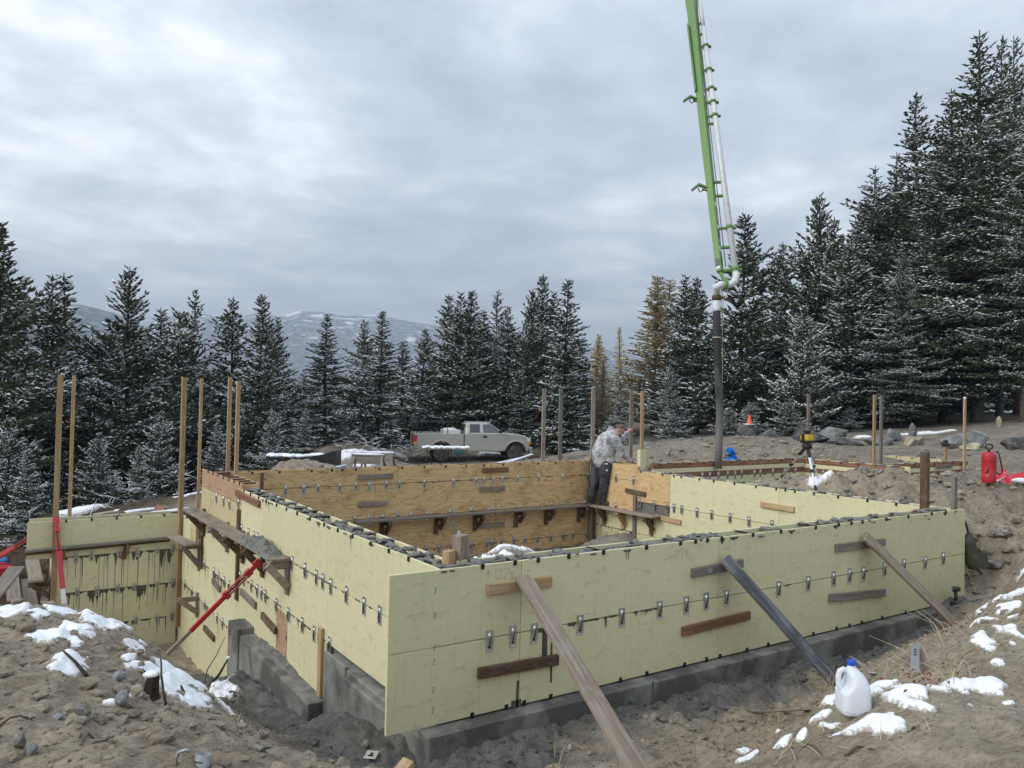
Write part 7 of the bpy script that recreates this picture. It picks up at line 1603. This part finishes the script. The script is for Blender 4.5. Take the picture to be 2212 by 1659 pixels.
def make_proto(name, seed, kind, bark=BARK, mat_=None, **k):
    TR, cr, sn = tree_proto(seed, kind, **k)
    return (TR.mesh('trunk', bark), np_mesh('crown', cr[0], cr[1], mat_ or NM[kind], False), np_mesh('snow', sn[0], sn[1], SNOW, True) if len(sn[0]) else None, k.get('H', 10.0))
PR = {
 'pineA': make_proto('p', 1, 'pine', H=10, half=.19, snow=.40, cb=.04), 'pineB': make_proto('p', 2, 'pine', H=10, half=.165, snow=.50, cb=.06, gap=.36), 'pineC': make_proto('p', 3, 'pine', H=10, half=.23, snow=.36, cb=.08, dens=.9, gap=.36, up=24),
 'pineD': make_proto('p', 4, 'pine', H=10, half=.15, snow=.30, cb=.10, gap=.40, dens=.85), 'open': make_proto('p', 5, 'pine', H=10, half=.12, snow=.30, cb=.42, gap=.48, dens=.7, up=30, thin=.9), 'bushy': make_proto('p', 6, 'pine', H=6, half=.27, snow=.72, cb=.02, gap=.30, mat_=NEEDLE),
 'firA': make_proto('f', 11, 'fir', H=10, half=.165, snow=.42, cb=.03), 'firB': make_proto('f', 12, 'fir', H=10, half=.13, snow=.40, cb=.05), 'frostA': make_proto('f', 13, 'pine', H=10, half=.18, snow=.85, cb=.04), 'frostB': make_proto('f', 14, 'fir', H=8, half=.23, snow=.85, cb=.02, dens=.95),
 'larchA': make_proto('l', 21, 'larch', H=10, half=.13, snow=.10, cb=.06, dens=1.15, gap=.28, thin=.95, bark=BARK_G), 'larchB': make_proto('l', 22, 'larch', H=10, half=.10, snow=.10, cb=.08, dens=.8, gap=.34, thin=.7, bark=BARK_G),
 'bigA': make_proto('b', 31, 'fir', H=18, half=.175, snow=.42, cb=.13, dens=.82, gap=.42, bark=BARK_G, mat_=NEEDLE), 'bigB': make_proto('b', 32, 'pine', H=18, half=.15, snow=.40, cb=.14, dens=.80, gap=.44, bark=BARK_G), 'bigC': make_proto('b', 33, 'fir', H=18, half=.20, snow=.36, cb=.06, dens=.85, gap=.42)}
GRP = 'conifers at the edge of the clearing'
tq = random.Random(5)
def tree(u, vtop, D, proto, label, wide=1.0, cat='tree', name='pine_tree', base=None):
    top = atd(u, vtop, D); z0 = gz(top.x, top.y) if base is None else base
    tr, cr, sn, H = PR[proto]; s = (top.z - z0) / H; sw = s * wide; rz = tq.uniform(0, 6.28)
    r = thing(name, (top.x, top.y, z0), label, cat, GRP); r.rotation_euler = (tq.uniform(-.012, .012), tq.uniform(-.012, .012), rz); r.scale = (sw, sw, s)
    for nm, me in (('trunk', tr), ('crown', cr), ('snow', sn)):
        if me is None: continue
        o = bpy.data.objects.new(nm, me); COL.objects.link(o); o.parent = r
        if nm == 'snow': o['kind'] = 'stuff'
    return r
TREES = [
 (8, 470, 27, 'pineA', 'tallest pine at the left picture edge', 1.0), (-70, 430, 30, 'pineC', 'pine cut off by the left picture edge', 1.0), (110, 592, 33, 'frostA', 'snowy pine right beside the tallest left edge pine', 1.0), (141, 588, 37, 'firB', 'narrow dark spruce behind the snowy pine at the left', 1.1),
 (283, 577, 35, 'pineC', 'broad open pine with a straight dark trunk above the left posts', 1.0), (343, 664, 43, 'firB', 'small dark spire right behind the broad open pine', 1.2), (383, 672, 38, 'bushy', 'wide snowy young pine between the left posts', .9), (420, 630, 41, 'open', 'crooked thin pine with a bare stem and tufted top', 1.0),
 (502, 640, 39, 'pineB', 'pine behind the pair of close posts', 1.15), (566, 634, 35, 'pineA', 'tall dark pine just right of the pair of close posts', .95), (604, 685, 43, 'pineD', 'thin pine leaning out right of the tall dark pine', 1.0), (706, 679, 36, 'firA', 'dense dark fir alone against the pale hills', 1.25), (655, 800, 46, 'frostA', 'low frosted tree left of the dense dark fir', 1.2),
 (789, 690, 42, 'frostA', 'left tree of the snowy twin spires behind the truck', 1.1), (824, 672, 37, 'firA', 'right tree of the snowy twin spires behind the truck', 1.15), (873, 735, 48, 'firB', 'small frosted spire between the twin spires and the bigger grove', 1.4), (917, 708, 45, 'pineB', 'pale green pine above the truck bed', 1.25),
 (968, 633, 45, 'pineB', 'dark narrow pine at the left of the grove above the truck', 1.05), (997, 632, 44, 'pineD', 'slim pine second from the left in the grove above the truck', 1.1), (1018, 626, 44, 'pineA', 'broad pine straight above the truck cab', 1.05), (1049, 668, 46, 'firB', 'small dark spire in the gap of the grove', 1.2), (1074, 631, 48, 'open', 'pale thin topped pine in the middle of the grove', 1.1),
 (1101, 660, 45, 'frostA', 'snowy pine over the truck bonnet', 1.1), (1148, 624, 44, 'pineC', 'wide pine left of the highest grove tree', .85), (1172, 593, 46, 'pineA', 'highest pine of the middle grove', .85), (1198, 630, 46, 'pineD', 'slim pine just right of the highest grove tree', 1.1), (1223, 604, 41, 'firA', 'dark pine with layered branches at the right end of the grove', 1.05), (1222, 768, 41, 'frostB', 'young snow laden fir behind the first two back posts', 1.0),
 (1130, 800, 43, 'frostB', 'bushy snow laden fir just right of the truck', .9), (1254, 742, 50, 'firB', 'thin spire in the dip right of the grove', 1.3), (1291, 722, 52, 'larchA', 'green gold larch in the dip', 1.4), (1341, 707, 54, 'larchB', 'bare brown larch against the far hills', 1.1), (1306, 778, 47, 'larchA', 'short rusty brown larch behind the worker', 1.0), (1340, 850, 40, 'frostB', 'snowy small fir straight above the worker', .9),
 (1419, 596, 50, 'larchA', 'tall golden larch left of the hose', 1.8), (1446, 604, 52, 'larchB', 'second golden larch top behind the tall one', 1.9), (1480, 594, 46, 'frostA', 'snowy fir between the golden larch and the hose', 1.15), (1509, 596, 46, 'pineB', 'dark topped pine just left of the hose', 1.2), (1450, 790, 40, 'frostA', 'lower snowy pine in front of the golden larch', 1.2),
 (1606, 460, 42, 'pineA', 'tall open pine right behind the hose', 1.09), (1672, 545, 51, 'pineD', 'slim spire right of the tall open pine', 1.1), (1700, 521, 50, 'pineB', 'pine in the middle of the notch between the big right hand trees', 1.0), (1640, 640, 46, 'frostA', 'snowy pine filling the gap right of the hose', 1.0), (1771, 420, 43, 'pineC', 'open topped pine left of the dense right hand wood', 0.92), (1803, 468, 46, 'pineB', 'pine close behind the open topped one', 1.15),
 (1731, 662, 37, 'bushy', 'snow flecked young pine left of the tripod post', .8), (1886, 356, 45, 'bigC', 'broad grey green fir with sloping shoulder in the right wood', 1.22), (1840, 520, 40, 'frostA', 'frosted pine under the sloping shoulder of the broad fir', 1.28), (1987, 195, 42, 'bigB', 'pointed tall pine left of the highest fir', 1.22), (2115, 66, 38, 'bigA', 'highest fir on the right with a thick grey trunk', 1.22), (2163, 72, 43, 'bigB', 'tall thin topped pine right of the highest fir', .8), (2200, 74, 46, 'bigB', 'last tall pine at the right picture edge', .85),
 (2040, 330, 39, 'bigC', 'wide fir with long snowy boughs below the highest fir', 1.09), (2215, 240, 35, 'bigA', 'dark fir at the right picture edge with a low trunk', .9), (1950, 520, 37, 'bigC', 'dark drooping fir above the pair of right posts', .85), (1935, 330, 45, 'bigC', 'fir filling the gap between the broad fir and the pointed pine', 1.1), (2058, 190, 46, 'bigA', 'fir rising between the pointed pine and the highest fir', 1.1), (1842, 470, 48, 'pineB', 'pine behind the frosted one in the right wood', 1.1), (2310, 100, 44, 'bigA', 'fir outside the right picture edge', 1.0)]
TREES += [(20, 905, 19, 'bushy', 'young snowy tree at the left edge behind the side scaffold', .9), (-50, 850, 21, 'frostB', 'snow laden young fir cut by the left edge', 1.0), (62, 965, 17.5, 'frostB', 'small snow laden fir just left of the wing wall', .8), (215, 935, 24, 'bushy', 'low snowy tree between the wing wall posts and the corner post', .9), (300, 960, 22, 'frostB', 'small fir above the lumber pile', .85), (352, 900, 26, 'bushy', 'snowy bush tree left of the corner post', .9), (468, 905, 27, 'frostB', 'snow laden fir just left of the two close posts', .9), (590, 890, 30, 'bushy', 'young snowy tree above the left end of the back wall', .9), (660, 880, 33, 'frostB', 'small fir behind the black plastic panel', .9), (745, 900, 36, 'bushy', 'low snowy tree behind the sawhorses', 1.0), (845, 880, 40, 'frostB', 'small fir behind the tailgate of the pickup', 1.0)]
for u, v, D, p, l, wd in TREES:
    tree(u, v, D, p, l, wd, 'tree', 'larch_tree' if 'larch' in p else 'fir_tree' if p[:3] in ('fir', 'big') or p == 'frostB' else 'pine_tree')

# the wood behind: many trees that read as one dark mass
def wood_mass():
    TR, cr, sn = tree_proto(77, 'pine', H=9, half=.2, dens=.45, gap=.62, snow=.38, cb=.03, thin=1.7)
    TR2, cr2, sn2 = tree_proto(78, 'fir', H=9, half=.17, dens=.45, gap=.62, snow=.38, cb=.03, thin=1.7)
    q = np.random.RandomState(8); A, FA, S_, FS = [], [], [], []; na = ns = 0; T_ = MB()
    places = []
    for i in range(115):
        u = q.uniform(-160, 2420); D = q.uniform(46, 72); places.append((u, D))
    for u, D in places:
        p = CAM + sight(u, 850) * D; lim = np.interp(u, [-200, 0, 250, 620, 900, 1000, 1230, 1262, 1400, 1500, 1650, 1800, 2000, 2300], [620, 640, 760, 800, 770, 720, 720, 790, 760, 690, 660, 560, 360, 250])
        zt = 2.569 + (866 + .02 * (u - 1106) - lim - q.uniform(0, 60)) * D / FPX; z0 = gz(p[0], p[1]); h = zt - z0
        if h < 2 or 1240 < u < 1462: continue
        k = q.randint(2); (V, F), (V2, F2) = ((cr, sn), (cr2, sn2))[k]; s = h / 9; a = q.uniform(0, 6.28); R = np.array([[math.cos(a), -math.sin(a), 0], [math.sin(a), math.cos(a), 0], [0, 0, 1]]) * np.array([s * q.uniform(.9, 1.2), s * q.uniform(.9, 1.2), s])
        off = np.array([p[0], p[1], z0]); A.append(V @ R.T + off); FA.append(F + na); na += len(V); S_.append(V2 @ R.T + off); FS.append(F2 + ns); ns += len(V2)
        T_.tube([off + np.array([0, 0, -.5]), off + np.array([0, 0, h * .9])], [.014 * h, .02], 6, False)
    c = ob('forest', np_mesh('forest', np.concatenate(A), np.concatenate(FA), NEEDLE_D), None); c['kind'] = 'stuff'; c['label'] = 'dark wood standing behind the front row of trees'; c['category'] = 'forest'
    ob('forest_trunks', T_, BARK, c); ob('forest_snow', np_mesh('forest_snow', np.concatenate(S_), np.concatenate(FS), SNOW, True), None, c)
wood_mass()

# snowy brush, slash and fallen branches along the forest edge
def brush(name, label, spots, seed, L=1.6, n=26, r=.02, snowy=.8):
    q = random.Random(seed); b = MB(); s = MB()
    for (x, y, sp, hgt) in spots:
        for i in range(n):
            p = Vector((x + q.gauss(0, sp), y + q.gauss(0, sp), 0)); p.z = gz(p.x, p.y) + q.uniform(0, hgt); a = q.uniform(0, 6.28); e = q.uniform(-.15, .75); l = L * q.uniform(.4, 1.3)
            d = Vector((math.cos(a) * math.cos(e), math.sin(a) * math.cos(e), math.sin(e))); pts = [p + d * l * t + Vector((q.gauss(0, .05), q.gauss(0, .05), -.25 * t * t * l * .4 + q.gauss(0, .03))) for t in (0, .33, .66, 1)]
            b.tube(pts, [r, r * .8, r * .55, r * .25], 4, False)
            for k in range(3):
                t = q.uniform(.3, .9); o_ = pts[int(t * 3)]; d2 = (d + Vector((q.gauss(0, .6), q.gauss(0, .6), q.gauss(.1, .4)))).normalized() * l * .35; b.tube([o_, o_ + d2 * .5, o_ + d2], [r * .45, r * .3, r * .15], 3, False)
                if q.random() < snowy: s.tube([o_ + Vector((0, 0, r * .8)), o_ + d2 * .5 + Vector((0, 0, r * .9)), o_ + d2 * .95 + Vector((0, 0, r * .5))], [r * .5, r * .8, r * .3], 4, False)
            if q.random() < snowy and abs(e) < 1.0: s.tube([w + Vector((0, 0, r * .9)) for w in pts], [r * .6, r * 1.15, r * 1.0, r * .4], 5, False)
    o = ob(name, b, BARK); o['kind'] = 'stuff'; o['label'] = label; o['category'] = 'brush'; ob('snow', s, SNOW, o)['kind'] = 'stuff'; return o
brush('slash_pile', 'tangle of snow covered branches on the ground at the left edge', [(-2.9, 15.5, .7, .6), (-3.4, 16, .9, .7), (-2.2, 15.6, .8, .5), (-1.2, 14.2, .6, .4), (-2.6, 17.5, 1.2, .8), (-.3, 14.6, .7, .5), (1, 15.5, .8, .5)], 3, .7, 14, .010, .34)
brush('brush_pile', 'snowy brush along the forest edge behind the yard', [(9.5, 25.5, .8, .4), (11, 26.5, .9, .5), (12.5, 27.5, .9, .6), (6.5, 25, 1, .4), (4, 25, 1.1, .5), (1, 23, 1.2, .6), (14, 29.8, 1.0, .4)], 4, .8, 14, .010, .4)
for x, y, l in ((24, 17.6, 'low snowy shrub behind the blocky grey boulder'), (26.2, 18.2, 'low snowy shrub between the posts and the dark firs'), (28, 17.4, 'snowy shrub beside the small upright boulder'), (21.5, 18.5, 'small shrub behind the boulder with the cone'), (31, 16.4, 'shrub at the foot of the thick grey trunk'), (19.5, 20, 'small shrub behind the smooth grey boulder')):
    tr, cr, sn, H = PR['bushy']; r = thing('shrub', (x, y, gz(x, y)), l, 'shrub', 'low shrubs at the forest edge'); s_ = tq.uniform(.20, .34); r.scale = (s_ * 1.5, s_ * 1.5, s_); r.rotation_euler = (0, 0, tq.uniform(0, 6))
    for nm, me in (('stem', tr), ('foliage', cr), ('snow', sn)):
        o = bpy.data.objects.new(nm, me); COL.objects.link(o); o.parent = r

# ------------------------------------------------------------------ far hills, their forest, and the air
def hill_mat():
    m = mat('snowy_forested_hills', (.1, .12, .12), .95, spec=.1); v = coords(m)
    n = noise(m, coords(m, (1, 1, 2.5)), .011, 8, .68, .4); n2 = noise(m, coords(m, (1, 1, .35)), .05, 5, .75)
    geo = N(m.node_tree, 'ShaderNodeNewGeometry'); sp = N(m.node_tree, 'ShaderNodeSeparateXYZ'); lk(m, geo.outputs['Position'], sp.inputs[0])
    hz_ = N(m.node_tree, 'ShaderNodeMapRange', inp={1: 120.0, 2: 430.0, 3: -.10, 4: .06}); lk(m, sp.outputs['Z'], hz_.inputs[0]); ad = N(m.node_tree, 'ShaderNodeMath', operation='ADD'); lk(m, n, ad.inputs[0]); lk(m, hz_.outputs[0], ad.inputs[1])
    tre = mixc(m, ramp(m, n2, [(.44, g3(0)), (.62, g3(1))]), (.035, .052, .065), (.27, .30, .33))
    setc(m, mixc(m, ramp(m, ad.outputs[0], [(.535, g3(0)), (.60, g3(1))]), tre, (.78, .81, .85))); return m
HILL = hill_mat()
def hills():
    def ridge(name, r0, r1, prof, seed, amp, nr=46, na=420):
        us = np.linspace(-1.25, 1.25, na); V = []
        for i in range(nr):
            t = i / (nr - 1); r = r0 + (r1 - r0) * t
            az = us; e = prof(az)                                   # tangent of ridge elevation over the bearing
            s = math.sin(min(1, t / .72) * math.pi / 2) ** 1.15 if t < .72 else 1 - ((t - .72) / .28) ** 2 * .5
            ridge_r = r0 + (r1 - r0) * .72
            x = CAM[0] + r * (CF[0] * np.cos(az) + CR[0] * np.sin(az)); y = CAM[1] + r * (CF[1] * np.cos(az) + CR[1] * np.sin(az))
            hh = (e * ridge_r) * s + fbm(x / 420, y / 420, seed, 6) * amp * np.sin(math.pi * min(1, t * 1.15)) * (.35 + .65 * (t < .66)) - 40 * (1 - s)
            V.append(np.stack([x, y, hh], -1))
        V = np.array(V).reshape(-1, 3); I = np.arange(nr * na).reshape(nr, na); F = np.stack([I[:-1, :-1], I[:-1, 1:], I[1:, 1:], I[1:, :-1]], -1).reshape(-1, 4)
        o = ob(name, np_mesh(name, V, F, HILL, True)); o['kind'] = 'structure'; return o
    A = lambda u: math.atan((u - 1106) / FPX)
    def tab(pts):
        a = [A(u) for u, v in pts]; e = [((866 + .02 * (u - 1106)) - v) / math.hypot(FPX, u - 1106) for u, v in pts]; return lambda az: np.interp(az, a, e) + fbm(az * 26, az * 0 + 3, 5, 4) * .0028
    ridge('far_hills', 2600, 4300, tab([(-2500, 700), (-600, 690), (0, 720), (300, 700), (420, 682), (480, 688), (560, 676), (600, 690), (640, 673), (690, 676), (740, 684), (800, 679), (850, 688), (940, 702), (1050, 716), (1270, 752), (1400, 775), (1600, 800), (2300, 790), (4500, 720)]), 3, 55)
    ridge('near_hill', 1100, 2000, tab([(-2500, 640), (-600, 640), (0, 640), (165, 655), (240, 672), (330, 716), (430, 778), (560, 812), (700, 806), (900, 800), (1100, 812), (1300, 806), (1600, 800), (2300, 780), (4500, 760)]), 9, 22)
    # forest on the valley side: thousands of snow dusted spires
    q = np.random.RandomState(4); n = 5200; az = q.uniform(A(-150), A(1500), n); r = 160 * (1400 / 160) ** q.uniform(0, 1, n) ** .8
    x = CAM[0] + r * (CF[0] * np.cos(az) + CR[0] * np.sin(az)); y = CAM[1] + r * (CF[1] * np.cos(az) + CR[1] * np.sin(az))
    u = 1106 + np.tan(az) * FPX; vv = np.interp(r, [160, 500, 1400], [872, 838, 800]) + fbm(az * 14, az * 0, 3, 3) * 10; zt = 2.569 + ((866 + .02 * (u - 1106)) - vv) * r * np.cos(az) / FPX; h = q.uniform(9, 20, n); z = zt - h
    k = 5; a = np.arange(k) * 2 * math.pi / k; V, F = [], []; base = 0
    for lo, hi_, w_ in ((0, .55, .19), (.28, .80, .14), (.55, 1.0, .09)):
        ring = np.stack([np.cos(a), np.sin(a)], -1) * w_; P = np.zeros((n, k + 1, 3)); P[:, :k, 0] = x[:, None] + ring[None, :, 0] * h[:, None] * q.uniform(.7, 1.2, (n, k)); P[:, :k, 1] = y[:, None] + ring[None, :, 1] * h[:, None] * q.uniform(.7, 1.2, (n, k)); P[:, :k, 2] = z[:, None] + lo * h[:, None]; P[:, k] = np.stack([x, y, z + hi_ * h], -1)
        f = np.array([[i, (i + 1) % k, k] for i in range(k)]); F.append((f[None] + (np.arange(n) * (k + 1))[:, None, None]).reshape(-1, 3) + base); V.append(P.reshape(-1, 3)); base += n * (k + 1)
    m = mat('snow_dusted_far_trees', (.1, .12, .11), .95); geo = N(m.node_tree, 'ShaderNodeNewGeometry'); sp = N(m.node_tree, 'ShaderNodeSeparateXYZ'); lk(m, geo.outputs['Normal'], sp.inputs[0])
    nn = noise(m, coords(m), .35, 4, .7); setc(m, mixc(m, ramp(m, nn, [(.42, g3(0)), (.60, g3(.95))]), (.045, .062, .052), (.42, .45, .46)))
    o = ob('far_forest', np_mesh('far_forest', np.concatenate(V), np.concatenate(F), m)); o['kind'] = 'stuff'; o['label'] = 'snow dusted forest on the far valley side'; o['category'] = 'forest'
hills()
def haze():
    b = MB(); b.box((-9500, -9500, -190), (9500, 9500, 560)); m = bpy.data.materials.new('air'); m.use_nodes = True; t = m.node_tree; t.nodes.clear(); out = N(t, 'ShaderNodeOutputMaterial'); v = N(t, 'ShaderNodeVolumePrincipled'); v.inputs['Color'].default_value = (.76, .86, 1.0, 1); v.inputs['Density'].default_value = HAZE; v.inputs['Anisotropy'].default_value = .2
    t.links.new(v.outputs[0], out.inputs['Volume']); o = ob('haze', b, m); o['kind'] = 'stuff'; return o
HAZE = 3.4e-4
haze()
